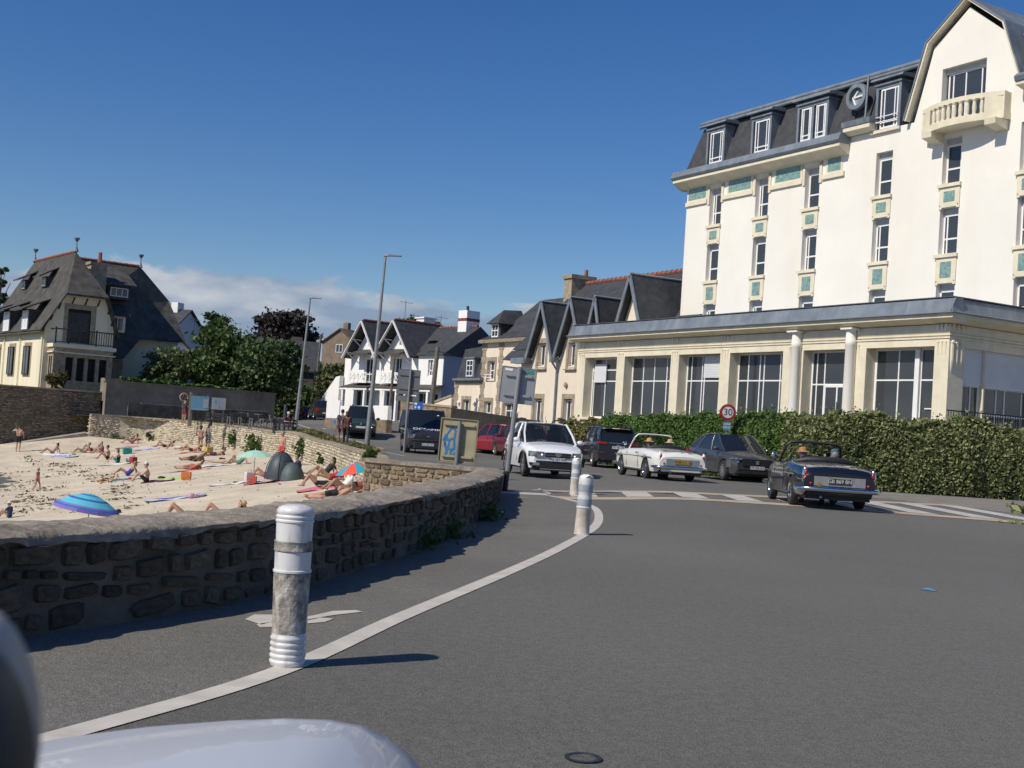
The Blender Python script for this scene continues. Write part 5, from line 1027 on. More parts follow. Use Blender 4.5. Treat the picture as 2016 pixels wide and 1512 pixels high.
# promenade: notice boards, benches, bicycles, posts
def board(px,py,Y,w_,h,label,m,rz=R(25),posts=True,strip_=True):
    q=P(px,py,Y); z=T(q.x,q.y); o=thing('notice_board',label,'notice board',(q.x,q.y,z),rz); zc=q.z-z
    MB().box(-w_/2,w_/2,-.03,.03,zc-h/2,zc+h/2).build('panel',m,o); MB().box(-w_/2-.05,w_/2+.05,.03,.06,zc-h/2-.05,zc+h/2+.05).build('backing',M_wood,o)
    for x in (-w_/2+.1,w_/2-.1) : MB().box(x-.05,x+.05,.06,.16,-.2,zc+h/2+(.15 if posts else -.1)).build('post',M_wood if posts else M_steel,o)
    return o,zc
M_map=mat('map_print',(.10,.26,.44),.5,.5,3,vein=(.17,.30,.30)); 
o,zc=board(394,794,86,1.25,.98,'blue map notice board on wooden posts behind the beach wall',M_map); MB().box(-.55,.5,-.036,-.031,zc-.46,zc-.40).box(.2,.58,-.036,-.031,zc-.3,zc+.3).build('map_lettering',mat('pale_print',(.42,.50,.55),.5,.1,5),o)
o,zc=board(431,795,86,.95,.82,'white notice board right of the blue map board',mat('white_print',(.40,.43,.46),.5,.05,3),posts=False); MB().box(-.3,-.15,-.036,-.031,zc+.0,zc+.25).box(0,.05,-.036,-.031,zc-.3,zc+.25).build('map_lettering',M_map,o)
q=P(362,782,86.2); o=thing('lifebuoy_post','round lifebuoy on a post beside the blue map board','lifebuoy',(q.x,q.y,T(q.x,q.y)),R(25)); zc=q.z-T(q.x,q.y); MB().tube([(math.cos(t)*.27,-.1,zc+math.sin(t)*.27) for t in np.linspace(0,2*math.pi,17)],.06,6).build('ring',mat('buoy_pale',(.35,.25,.22),.6,.3,8),o); MB().tube([(0,0,0),(0,0,zc+.3)],.05,6).build('post',M_wood,o)
q=P(374,800,86); o=thing('wooden_post','plain wooden post left of the blue map board','post',(q.x,q.y,T(q.x,q.y))); MB().box(-.07,.07,-.07,.07,-.2,2.2).build('post',M_wood,o)
def bench(px,py,Y,rz,label):
    q=P(px,py,Y); o=thing('bench',label,'bench',(q.x,q.y,T(q.x,q.y)),rz)
    for k in range(3): MB().box(-.8,.8,-.22+k*.15,-.09+k*.15,.42,.46).build('seat_slat',M_wood,o)
    for k in range(2): MB().box(-.8,.8,.26,.30,.58+k*.16,.7+k*.16).build('back_slat',M_wood,o)
    for x in (-.6,.6): MB().box(x-.04,x+.04,-.2,.26,0,.419).box(x-.04,x+.04,.2,.259,.42,.86).build('leg',M_black,o)
bench(433,828,81,R(30),'wooden bench by the verge below the white notice board'); bench(560,846,72,R(30),'wooden bench with a seated person in white cap')
def bicycle(px,py,Y,rz,label,c):
    q=P(px,py,Y); o=thing('bicycle',label,'bicycle',(q.x,q.y,T(q.x,q.y)),rz,'bicycles parked behind the beach wall'); m=mat('bike_'+label[:6],c,.4,.05,3)
    for x in (-.52,.52):
        wv=MB(); wv.tube([(x+math.cos(t)*.32,0,.34+math.sin(t)*.32) for t in np.linspace(0,2*math.pi,21)],.022,5)
        w1=wv.build('wheel',M_black,o); sp_=MB()
        for t in np.linspace(0,math.pi,7)[:-1]: sp_.bar((x-math.cos(t)*.31,0,.34-math.sin(t)*.31),(x+math.cos(t)*.31,0,.34+math.sin(t)*.31),.006,.006,up=(0,1,0))
        sp_.build('spokes',M_steel,w1)
    MB().tube([(-.52,0,.34),(-.15,0,.34),(-.28,0,.78)],.02,6).tube([(-.15,0,.34),(.36,0,.72),(-.25,0,.7)],.02,6).tube([(.36,0,.76),(.52,0,.34)],.02,6).tube([(-.52,0,.34),(-.25,0,.7)],.014,6).build('frame',m,o)
    MB().tube([(.36,0,.7),(.34,0,1.0)],.015,6).tube([(.3,-.27,1.0),(.36,0,1.02),(.3,.27,1.0)],.014,6).build('handlebar',M_chrome,o); MB().ell((-.3,0,.83),(.14,.07,.04),8,5).build('saddle',M_black,o); MB().lathe([(.09,-.01),(.09,.01)],12,(-.15,.05,.34),Rf).build('chainring',M_steel,o)
bicycle(478,826,80,R(40),'dark bicycle leaning near the notice boards',(.02,.02,.025)); bicycle(502,830,78,R(70),'upright grey bicycle with wire basket behind the beach wall',(.1,.1,.12)); bicycle(519,832,77,R(10),'bicycle with pale tyres at the right end of the cycle rack',(.25,.22,.2)); bicycle(466,824,81,R(55),'black city bicycle left of the grey bicycle',(.03,.03,.03))
q=P(545,838,76); o=thing('cycle_rack','row of metal cycle hoops behind the beach wall','cycle rack',(q.x,q.y,T(q.x,q.y)),R(30))
for k in range(5): MB().tube([(-3+k*.7,0,0),(-3+k*.7,0,.75),(-3+k*.7,.5,.75),(-3+k*.7,.5,0)],.025,6).build('hoop',M_steel,o)
for (px,py,h,lb) in ((541,836,1.0,'short dark post left of the tall blue grey post'),(549,838,.95,'short dark post beside the tall blue grey post'),(559,842,1.75,'tall blue grey post beside the seated person')):
    q=P(px,py,74); o=thing('post',lb,'post',(q.x,q.y,T(q.x,q.y))); MB().lathe([(.09,-.1),(.09,h-.04),(.06,h)],10).build('post',mat('blue_grey_post',(.05,.07,.09),.5,.1,3),o)
q=P(660,856,66); o=thing('small_sign','small pale sign on a thin post beside the walking couple','road sign',(q.x,q.y,T(q.x,q.y))); MB().tube([(0,0,0),(0,0,1.0)],.025,6).build('post',M_steel,o); MB().box(-.22,.22,-.03,-.01,.7,1.02).build('sign_board',M_alu,o); MB().box(-.15,-.02,-.036,-.031,.78,.95).box(.03,.15,-.036,-.031,.82,.9).build('pictogram',MATS['plate_blue'],o); MB().box(-.4,.4,-.3,.3,0,.08).build('island_base',M_conc,o)
# ================================================================= vehicles
M_tyre=mat('tyre_rubber',(.022,.021,.020),.85,.15,8); M_rim=mat('alloy_rim',(.42,.42,.43),.35,.05,4,metal=.7); M_cg=glassmat('car_glass',0.0,(.012,.015,.018),.03); M_clear=glassmat('clear_screen',.86,(.05,.06,.06),.02)
M_redl=mat('red_lens',(.30,.012,.010),.2,.05,5,coat=.5); M_orl=mat('orange_lens',(.55,.12,.015),.2,.05,5,coat=.5); M_lens=mat('clear_lens',(.22,.23,.25),.08,.5,9,spec=.9,coat=1); M_plate=mat('plate_white',(.60,.62,.66),.5,.03,3); M_blk=mat('black_trim',(.02,.02,.021),.55,0); M_lamp=mat('lit_headlamp',(1,.86,.62),.3,0,emit=2.2)
def paint(name,c,coat=1.0,rough=.35,metal=0): return mat(name,c,rough,.03,1.5,coat=coat,metal=metal)
WHC={}
def wheel_mesh(r,w_,spokes,rimc):
    k=(r,w_,spokes,rimc.name)
    if k not in WHC:
        Ry=MX.Rotation(math.pi/2,3,'X'); t=MB(); ri=r*.64; t.lathe([(ri,-w_/2+.01),(r*.82,-w_/2),(r*.95,-w_/2+.012),(r,-w_/2+.04),(r,w_/2-.04),(r*.95,w_/2-.012),(r*.82,w_/2),(ri,w_/2-.01),(ri,-w_/2+.01)],26,(0,0,0),Ry,cap=False)
        g=MB(); g.lathe([(ri,-w_/2+.012),(ri*.93,-w_/2+.03),(ri*.90,-w_/2+.06),(ri*.9,w_/2-.02),(ri,w_/2-.02)],26,(0,0,0),Ry,cap=False); 
        if spokes:
            for i in range(spokes):
                a=2*math.pi*i/spokes; g.bar((math.cos(a)*ri*.1,w_/2-.035,math.sin(a)*ri*.1),(math.cos(a)*ri*.95,w_/2-.02,math.sin(a)*ri*.95),.05 if spokes<8 else .035,.025,up=(0,1,0)); g.bar((math.cos(a)*ri*.1,-w_/2+.035,math.sin(a)*ri*.1),(math.cos(a)*ri*.95,-w_/2+.02,math.sin(a)*ri*.95),.05 if spokes<8 else .035,.025,up=(0,1,0))
            g.lathe([(ri*.9,-.01),(ri*.02,-.012),(ri*.02,.012),(ri*.9,.01)],20,(0,0,0),Ry,mi=1,cap=False)
        else: g.lathe([(ri*.9,w_/2-.04),(ri*.6,w_/2-.015),(ri*.3,w_/2-.03),(.01,w_/2-.02)],22,(0,0,0),Ry,cap=False); g.lathe([(ri*.9,-w_/2+.04),(ri*.6,-w_/2+.015),(ri*.3,-w_/2+.03),(.01,-w_/2+.02)],22,(0,0,0),Ry,cap=False)
        h=MB(); h.lathe([(ri*.22,-w_/2+.02),(ri*.22,w_/2-.02)],12,(0,0,0),Ry)
        WHC[k]=(t.mesh('tyre',M_tyre,40),g.mesh('rim',[rimc,M_blk],40),h.mesh('hub_cap',rimc,40))
    return WHC[k]
def interp(pts,x): 
    xs_=[p[0] for p in pts]; return float(np.interp(x,xs_,[p[1] for p in pts]))
class Car:
    def __init__(s,name,label,loc,yaw,L_,W,wb,fo,wr,top,body,sill=.22,ends=(.80,.84),ww=.2,spokes=5,rim=None,cockpit=None,crown=.05,group=None,arch=1.16,cat='car',lower=None,nose=.06,roll=0):
        s.L,s.W,s.wb=L_,W,wb; s.r=thing(name,label,cat,loc,yaw,group); s.body=body; s.top=sorted(top); s.xf=L_/2-fo; s.xr=s.xf-wb; s.wr=wr
        N_=64; xs_=sorted(set([round(-L_/2+L_*i/N_,4) for i in range(N_+1)])); secs=[]; s.ends=ends
        for x in xs_:
            h=s.hw(x); zt=s.zt(x); zb=sill
            e=max(0,abs(x)-(L_/2-.22))/.22; zb+=.10*e
            if nose: zt-=nose*e**3
            for xa in (s.xf,s.xr):
                R_=wr*arch
                if abs(x-xa)<R_: zb=max(zb,wr+math.sqrt(max(0,R_*R_-(x-xa)**2))*.97)
            zs=zt-.075; zb=min(zb,zs-.04); m=zb+.55*(zs-zb)
            sec=[(x,h*.935,zb),(x,h*.985,zb+.3*(zs-zb)),(x,h,m),(x,h*.992,zb+.8*(zs-zb)),(x,h*.955,zs),(x,h*.90,zt-.022),(x,h*.80,zt),(x,h*.4,zt+crown*.8),(x,0,zt+crown)]
            secs.append(sec+[(a,-b,c) for a,b,c in sec[-2::-1]])
        mb=MB(); k=len(secs[0])
        for q in secs: mb.v+=q
        for j in range(len(secs)-1):
            xm=(xs_[j]+xs_[j+1])/2
            for i in range(k-1):
                if cockpit and cockpit[0]<xm<cockpit[1] and 6<=i<=9: continue
                mb.f.append((j*k+i,j*k+i+1,(j+1)*k+i+1,(j+1)*k+i)); mb.m.append(0)
        mb.f+=[tuple(range(k))[::-1],tuple((len(secs)-1)*k+i for i in range(k))]; mb.m+=[0,0]
        s.part('body',mb,body,38)
        # underbody and wheel wells
        u=MB(); u.box(-L_/2+.12,L_/2-.12,-W/2*.80,W/2*.80,sill-.06,sill+.28); s.part('underbody',u,M_blk)
        g=MB()
        for xa in (s.xf,s.xr): g.box(xa-wr*1.2,xa+wr*1.2,-W/2*.78,W/2*.78,sill,wr*2+.10)
        s.part('wheel_well',g,M_blk)
        t,rm,hb=wheel_mesh(wr,ww,spokes,rim or M_rim)
        for xa in (s.xf,s.xr):
            for sy in (1,-1):
                o=inst('wheel',t,s.r,(xa,sy*(W/2-ww/2-.035),wr)); inst('rim',rm,o); inst('hub_cap',hb,o)
    def hw(s,x):
        t=abs(x)/(s.L/2); k=s.ends[0] if x>0 else s.ends[1]; return s.W/2*(1-(1-k)*t**4.2)
    def zt(s,x): return interp(s.top,x)
    def part(s,name,mb,m,smooth=None,parent=None,**kw): return mb.build(name,m,parent or s.r,smooth,**kw)
    def cabin(s,a,b,c,d,zr,bw=.87,tw=.70,gm=None,pillars=(),roofm=None,zb=None,bulge=.05,dz=0,drop=.05):
        """a windscreen base x, b roof front, c roof rear, d rear base"""
        gm=gm or M_cg; zb=zb or (lambda x:s.zt(x)-.02); hb=s.W/2*bw; ht=s.W/2*tw; s.cab=(a,b,c,d,zr,hb,ht)
        def lo(x,sy): return V((x,sy*min(hb,s.hw(x)*bw),zb(x)))
        # windscreen, rear glass (curved), sides, roof as separate parts
        def sheet_(p00,p01,p10,p11,bx,n=6):
            mb=MB(); vs=[]
            for i in range(3):
                t=i/2; 
                for j in range(n+1):
                    u=j/n; q=(p00.lerp(p01,u)).lerp(p10.lerp(p11,u),t); q=q+V((bx*4*u*(1-u),0,0)); vs.append(q)
            k=n+1; mb.add(vs,[(i*k+j,i*k+j+1,(i+1)*k+j+1,(i+1)*k+j) for i in range(2) for j in range(n)]); return mb
        tf=lambda x,sy:V((x,sy*(ht-.04*((b-x)/(b-c))),zr-drop*((b-x)/(b-c))**2)); 
        s.part('windscreen',sheet_(lo(a,1),lo(a,-1),tf(b,1),tf(b,-1),bulge*2),gm,60); s.part('rear_window',sheet_(lo(d,1),lo(d,-1),tf(c,1),tf(c,-1),-bulge),gm,60)
        n=12
        for sy in (1,-1):
            mb=MB(); vs=[]
            for j in range(n+1):
                x=d+(a-d)*j/n; xt=c+(b-c)*j/n; p_,q_=lo(x,sy),tf(xt,sy); vs+=[p_,p_.lerp(q_,.5)+V((0,sy*.03,0)),q_]
            mb.add(vs,[(3*j+i,3*j+i+1,3*j+i+4,3*j+i+3) for j in range(n) for i in range(2)]); s.part('side_window',mb,gm,60)
        mb=MB(); vs=[]
        for i in range(7):
            u=i/6; x=c+(b-c)*u; z=zr+.05*math.sin(math.pi*u)-drop*(1-u)**2
            for j in range(9): t=-1+j/4; vs.append(V((x+bulge*(u>.9)*(1-t*t)*1.5-bulge*.7*(u<.1)*(1-t*t),t*(ht+.014-.04*(1-u)),z-.03*abs(t)**3+.014)))
        mb.add(vs,[(i*9+j,i*9+j+1,(i+1)*9+j+1,(i+1)*9+j) for i in range(6) for j in range(8)]); s.part('roof',mb,roofm or s.body,60)
        pb=MB()
        for sy in (1,-1):
            for p,q,r_ in ((lo(a,sy),tf(b,sy),.032),(lo(d,sy),tf(c,sy),.05)): pb.tube([p,p.lerp(q,.5)+V((0,sy*.03,0)),q],r_,6)
            pb.tube([tf(b,sy),tf((b+c)/2,sy)+V((0,0,.03)),tf(c,sy)],.035,6)
            for x0,x1,r_ in pillars: pb.tube([lo(x0,sy)+V((0,sy*.004,0)),lo(x0,sy).lerp(tf(x1,sy),.5)+V((0,sy*.033,0)),tf(x1,sy)],r_,6)
        s.part('pillar',pb,roofm or s.body,60)
    def front(s,x): return s.L/2+x
    def mirror(s,x,z,m,w_=.2):
        for sy in (1,-1): s.part('wing_mirror',MB().ell((x,sy*(s.W/2+.07),z),(.07,.11,.075),8,6).tube([(x,sy*s.W/2*.9,z-.06),(x,sy*(s.W/2+.05),z-.03)],.02,5),m,50)
    def plate(s,front=True,z=.45,y=0,m=None,txt=None,w_=.52,h=.11,x=0,tm=None):
        sx=1 if front else -1; X=sx*(s.L/2+.012+x); o=s.part('number_plate',MB().box(min(X,X+sx*.012),max(X,X+sx*.012),y-w_/2,y+w_/2,z-h/2,z+h/2),m or M_plate)
        if txt: inst('plate_lettering',text_mesh(txt,h*.95,tm or M_blk),o,(X+sx*.0135,y,z),(math.pi/2,0,math.pi/2 if front else -math.pi/2))
    def stripbox(s,name,x0,x1,y0,y1,z0,z1,m,bev=.01,both=False,parent=None):
        for sy in ((1,-1) if both else (1,)):
            a,b=sorted((sy*y0,sy*y1)); s.part(name,MB().box(x0,x1,a,b,z0,z1),m,bev=bev,parent=parent)
    def fascia(s,name,front,y0,y1,z0,z1,m,dx=0,th=.03,both=False,n=6):
        "a panel that follows the curved nose or tail"
        sx=1 if front else -1
        for sy in ((1,-1) if both else (1,)):
            mb=MB(); secs=[]
            for j in range(n+1):
                y=y0+(y1-y0)*j/n; t=abs(y)/(s.W/2); k=s.ends[0 if front else 1]
                # x where half-width equals |y|
                lim=(max(0,(1-min(t,.999))/(1-k)))**(1/4.2) if t>k else 1
                X=sx*(s.L/2*min(1,lim)+dx); secs.append([(X,sy*y,z0),(X+sx*th,sy*y,z0+.005),(X+sx*th,sy*y,z1-.005),(X,sy*y,z1)])
            mb.loft(secs); s.part(name,mb,m,30)
def place(px,py,z,yaw,lx,ly):
    "centre of a car whose local point (lx,ly) stands on the ground under the pixel"
    p=hit(px,py,lambda x,y:z) ; c,s_=math.cos(yaw),math.sin(yaw); return (p.x-(c*lx-s_*ly),p.y-(s_*lx+c*ly),z)
# ---- the two open classic convertibles
def caravelle(label,loc,yaw,col_,framec,seatc,platem,ptxt,ptm,dark):
    c=Car('convertible_car',label,loc,yaw,4.22,1.58,2.27,.82,.30,[(-2.11,.735),(-2.06,.775),(-1.95,.80),(-1.6,.835),(-1.2,.865),(-.55,.90),(.75,.86),(1.2,.84),(1.8,.80),(2.0,.765),(2.11,.70)],col_,.25,(.80,.88),.16,0,M_chrome,(-.75,.72),.045,'classic open convertibles driving along the road')
    hi=c.W/2
    c.part('cockpit',MB().box(-.75,.72,-hi*.76,hi*.76,.28,.30).box(-.75,-.72,-hi*.78,hi*.78,.3,.86).box(.69,.72,-hi*.78,hi*.78,.3,.84).box(-.75,.72,hi*.74,hi*.76,.3,.84).box(-.75,.72,-hi*.76,-hi*.74,.3,.84),M_blk)
    for y in (-.34,.34): c.part('seat',MB().obox((-.02,y,.50),(.5,.46,.2)).obox((-.28,y,.74),(.14,.48,.44),MX.Rotation(-.2,3,'Y')),seatc,bev=.03)
    c.part('folded_hood',MB().tube([(-.68,-.6,.9),(-.78,-.4,.94),(-.8,0,.955),(-.78,.4,.94),(-.68,.6,.9)],[.05,.075,.08,.075,.05],8),M_blk,50)
    for y in (-.34,): pass
    fr=MB(); b0,b1=V((.78,.66,.85)),V((.42,.56,1.27)); 
    pts=[b0]+[b0.lerp(b1,t)+V((0,.01,0)) for t in (.5,.85)]+[b1+V((.02,-.06,.03)),V((.48,.28,1.315)),V((.5,0,1.32)),V((.48,-.28,1.315)),V((.44,-.5,1.30)),V((.42,-.56,1.27))]+[V((b0.x,-b0.y,b0.z)).lerp(V((b1.x,-b1.y,b1.z)),t)+V((0,-.01,0)) for t in (.85,.5)]+[V((b0.x,-b0.y,b0.z))]
    fr.tube(pts,.026 if not dark else .034,6); c.part('windscreen_frame',fr,framec,60)
    g=MB(); q=[(.78,.64,.86),(.86,.3,.87),(.88,0,.87),(.86,-.3,.87),(.78,-.64,.86),(.42,-.55,1.29),(.48,-.28,1.31),(.5,0,1.315),(.48,.28,1.31),(.42,.55,1.29)]; g.add(q,[(0,1,8,9),(1,2,7,8),(2,3,6,7),(3,4,5,6)]); c.part('windscreen',g,M_clear,60)
    c.part('steering_wheel',MB().tube([(.42+.06*math.sin(t),.34+.19*math.cos(t),.88+.17*math.sin(t)) for t in np.linspace(0,2*math.pi,17)],.012,5),M_blk)
    c.part('rear_mirror',MB().obox((.47,0,1.22),(.02,.18,.05)),M_blk)
    # tail
    c.fascia('tail_panel',False,-.5,.5,.46,.645,mat('tail_panel_grey',(.24,.25,.26),.4,.1,5),.0,.012)
    c.plate(False,.56,0,platem,ptxt,.46 if not dark else .44,.105,0.004,ptm)
    for sy in (1,-1):
        Rz=MX.Rotation(0,3,'Z'); c.part('tail_lamp',MB().ell((-2.045,sy*.655,.685),(.05,.045,.095),8,6),M_redl,50); c.part('tail_lamp',MB().ell((-2.06,sy*.66,.585),(.042,.04,.075),8,6),M_orl,50); c.part('tail_lamp_bezel',MB().ell((-2.02,sy*.67,.65),(.06,.062,.20),8,6),M_chrome if dark else col_,50)
        c.part('reflector',MB().ell((-2.115,sy*.56,.50),(.02,.032,.032),8,5),M_redl,50)
    bp=[(-1.72,.80,.40),(-1.98,.795,.40),(-2.13,.70,.40),(-2.20,.4,.40),(-2.215,0,.40)]; bp=bp+[(x,-y,z) for x,y,z in bp[-2::-1]]; c.part('rear_bumper',MB().tube(bp,[.03]+[.05]*(len(bp)-2)+[.03],8,sq=1.0),M_chrome,60)
    fp=[(1.6,.78,.38),(1.95,.76,.38),(2.12,.6,.38),(2.18,0,.38)]; fp=fp+[(x,-y,z) for x,y,z in fp[-2::-1]]; c.part('front_bumper',MB().tube(fp,.045,8),M_chrome,60)
    c.part('rear_valance',MB().box(-2.1,-1.85,-.62,.62,.27,.36),M_blk if dark else col_,bev=.02)
    c.part('exhaust_pipe',MB().tube([(-1.4,.35,.22),(-2.1,.35,.24)],.03,6),M_steel)
    for sy in (1,-1):
        c.part('waist_trim',MB().bar((1.85,sy*.775,.66),(-1.6,sy*.795,.655),.012,.022),M_chrome if dark else mat('trim_grey',(.15,.15,.16),.4,.05,4)); c.part('sill_trim',MB().box(-.85,.85,sy*.765-.01,sy*.765+.01,.245,.285),M_chrome)
        c.part('door_handle',MB().bar((-.35,sy*.785,.76),(-.2,sy*.79,.765),.02,.02),M_chrome); c.part('door_seam',MB().bar((-.45,sy*.792,.32),(-.45,sy*.79,.80),.004,.012).bar((.62,sy*.786,.32),(.62,sy*.782,.78),.004,.012),M_blk)
    c.part('wing_mirror',MB().tube([(1.0,.66,.85),(1.0,.72,.98)],.012,5).ell((1.0,.74,1.0),(.05,.075,.065),10,6),M_chrome,50)
    if dark: c.part('wing_mirror',MB().tube([(.85,-.68,.86),(.8,-.74,.96)],.012,5).ell((.78,-.78,.98),(.09,.04,.03),8,5),M_chrome,50)
    else: c.part('engine_vent',MB().box(-1.75,-1.45,-.45,.45,.872,.876),mat('vent_grey',(.35,.35,.33),.6,.2,30))
    c.part('emblem',MB().obox((-2.0,0,.845),(.03,.03,.04)).obox((-2.02,-.25,.825),(.012,.12,.02)),M_chrome); c.part('bonnet_seam',MB().bar((-1.95,-.55,.855),(-1.95,.55,.855),.012,.006),M_blk)
    for sy in (1,-1): c.part('headlamp',MB().ell((2.02,sy*.56,.62),(.1,.1,.1),10,7),M_lens,50)
    c.part('front_plate',MB().box(2.17,2.185,-.26,.26,.3,.4),platem)
    if dark: c.part('badge',MB().lathe([(.05,0),(.05,.012)],12,(-2.13,.40,.495),MX.Rotation(math.pi/2,3,'Y')),mat('brass_badge',(.45,.33,.08),.4,.3,20,metal=.5))
    return c
yw=R(95); M_navy=paint('navy_paint',(.006,.008,.014),.8,.3); M_cwhite=paint('cream_white_paint',(.78,.77,.71))
cb=caravelle('shiny dark navy open convertible with black number plate, nearest car on the road',place(1556,994,.13,R(88),-1.02,.72),R(88),M_navy,M_blk,mat('navy_leather',(.05,.06,.09),.5,.1,4),M_blk,'GB 869 BN',mat('plate_silver',(.6,.6,.6),.4,0),True)
cw=caravelle('white open convertible with yellow number plate, two people in straw hats aboard',place(1270,942.5,.12,R(103),-1.02,.72),R(103),M_cwhite,M_cwhite,mat('black_leather',(.03,.03,.032),.5,.1,4),mat('plate_yellow',(.50,.30,.02),.5,.1,5),'9128 KQ 53',M_blk,False)
# ---- white crossover facing us
def roofrails(c,x0,x1,z,y,m):
    for sy in (1,-1): c.part('roof_rail',MB().tube([(x0,sy*y,z-.04),(x0-.12,sy*y,z+.05),((x0+x1)/2,sy*y,z+.07),(x1+.12,sy*y,z+.04),(x1,sy*y,z-.04)],.022,6),m,60)
M_wp=paint('white_paint',(.80,.81,.82)); yw=R(-79)
d=Car('crossover_car','white hatchback with black lower trim and lit headlamps, driving towards us',place(1030,938,0,yw,1.22,-.78),yw,4.08,1.74,2.59,.82,.325,[(-2.04,.95),(-1.8,1.0),(-1.0,1.02),(.55,.99),(1.0,.98),(1.6,.90),(2.04,.76)],M_wp,.28,(.78,.86),.2,6)
d.cabin(1.05,.28,-1.35,-1.85,1.53,.87,.70,pillars=((.02,-.15,.035),(-1.05,-1.0,.035)),gm=glassmat('tinted_screen',.38,(.012,.015,.018),.03)); roofrails(d,.1,-1.4,1.60,.56,M_blk)
d.part('bonnet',MB().add([(.95,-.62,1.01),(.95,.62,1.01),(1.55,.58,.945),(1.55,-.58,.945)],[(0,1,2,3)]) if False else MB().box(.9,.96,-.6,.6,.985,1.0),M_blk)
d.fascia('lower_grille',True,-.62,.62,.30,.50,M_blk,.006,.03); d.fascia('upper_grille',True,-.36,.36,.60,.73,M_blk,.004,.025); d.fascia('grille_chrome_bar',True,-.36,.36,.655,.675,M_chrome,.03,.006); d.fascia('grille_chrome_bar',True,-.36,.36,.705,.715,M_chrome,.03,.006)
d.part('emblem',MB().add([(2.09,-.10,.71),(2.09,.10,.71),(2.09,.05,.62),(2.09,-.05,.62)],[(0,1,2,3)]).obox((2.085,0,.66),(.012,.12,.05)),M_chrome)
d.fascia('headlamp',True,.40,.78,.60,.75,M_lens,.002,.03,both=True); d.fascia('fog_lamp_surround',True,.52,.76,.36,.44,M_chrome,.008,.03,both=True); d.fascia('skid_plate',True,-.5,.5,.255,.285,M_steel,.02,.03)
for sy in (1,-1): d.part('head_lamp_bulb',MB().ell((2.03,sy*.47,.665),(.05,.055,.05),8,6),M_lamp,50); d.part('wheel_arch_trim',MB().tube([(d.xf+math.cos(t)*.385,sy*.855,.325+math.sin(t)*.385) for t in np.linspace(.1,math.pi-.1,13)],.03,6),M_blk,60); d.part('wheel_arch_trim',MB().tube([(d.xr+math.cos(t)*.385,sy*.855,.325+math.sin(t)*.385) for t in np.linspace(.1,math.pi-.1,13)],.03,6),M_blk,60); d.part('door_seam',MB().bar((.5,sy*.872,.42),(.55,sy*.85,.93),.004,.012).bar((-.45,sy*.872,.42),(-.5,sy*.85,.93),.004,.012),M_blk); d.part('door_handle',MB().bar((-.3,sy*.875,.82),(-.12,sy*.875,.82),.02,.03).bar((-1.15,sy*.873,.83),(-1.0,sy*.873,.83),.02,.03),M_blk)
d.plate(True,.545,0,txt='WJ 357 WC',w_=.40,h=.10,x=.035); d.mirror(.72,1.03,M_wp); d.part('dashboard_seat',MB().obox((-.2,.36,1.12),(.12,.4,.5)).obox((-.2,-.36,1.12),(.12,.4,.5)).ell((-.22,.36,1.42),(.07,.14,.1),8,5).ell((-.22,-.36,1.42),(.07,.14,.1),8,5),mat('seat_grey',(.10,.10,.10),.8,.1,4))
d.part('aerial',MB().tube([(.25,0,1.6),(.1,0,1.75)],.006,4),M_blk)
# ---- dark grey suv parked facing us
yw=R(-76); M_gp=paint('graphite_paint',(.065,.066,.072),1,.35,.3)
g=Car('parked_suv','dark grey metallic suv parked beside the hedge behind the two convertibles',place(1424,945,.04,yw,1.33,-.82),yw,4.45,1.84,2.68,.92,.345,[(-2.22,1.02),(-1.9,1.10),(-1.0,1.08),(.7,1.03),(1.3,1.0),(1.8,.93),(2.22,.80)],M_gp,.26,(.80,.84),.22,10)
g.cabin(1.25,.32,-1.25,-2.08,1.60,.87,.69,pillars=((.1,-.05,.03),(-1.1,-.9,.05)),drop=.12); g.fascia('upper_grille',True,-.55,.55,.56,.80,M_blk,.004,.03); g.fascia('lower_grille',True,-.75,.75,.28,.40,M_blk,.004,.04); g.fascia('headlamp',True,.56,.84,.75,.805,M_lens,.006,.03,both=True); g.fascia('running_light',True,.83,.875,.46,.70,mat('pale_lens',(.10,.105,.11),.3,.1,5),.012,.03,both=True); g.fascia('bumper_chrome',True,-.7,.7,.40,.425,M_chrome,.02,.02); g.plate(True,.5,0,x=.035,txt='FT 526 GX'); g.mirror(.95,1.1,M_gp)
g.part('emblem',MB().obox((2.27,0,.68),(.02,.10,.12)),M_steel)
for sy in (1,-1): g.part('door_seam',MB().bar((.75,sy*.925,.42),(.82,sy*.9,1.0),.004,.012).bar((-.35,sy*.925,.42),(-.4,sy*.9,1.02),.004,.012),M_blk); g.part('door_handle',MB().bar((-.25,sy*.925,.9),(-.05,sy*.925,.9),.02,.03).bar((-1.2,sy*.922,.92),(-1.0,sy*.922,.92),.02,.03),M_gp); g.part('window_trim',MB().bar((1.05,sy*.80,1.05),(-1.85,sy*.79,1.10),.012,.02),M_chrome); g.part('tail_lamp',MB().box(-2.2,-2.05,sy*.72-.12,sy*.72+.12,.88,1.0),M_redl,bev=.02)
g.part('windscreen_sticker',MB().obox((1.02,-.42,1.14),(.004,.09,.1),MX.Rotation(-.9,3,'Y')).obox((1.12,.1,1.06),(.004,.07,.1),MX.Rotation(-.9,3,'Y')),M_pvc)
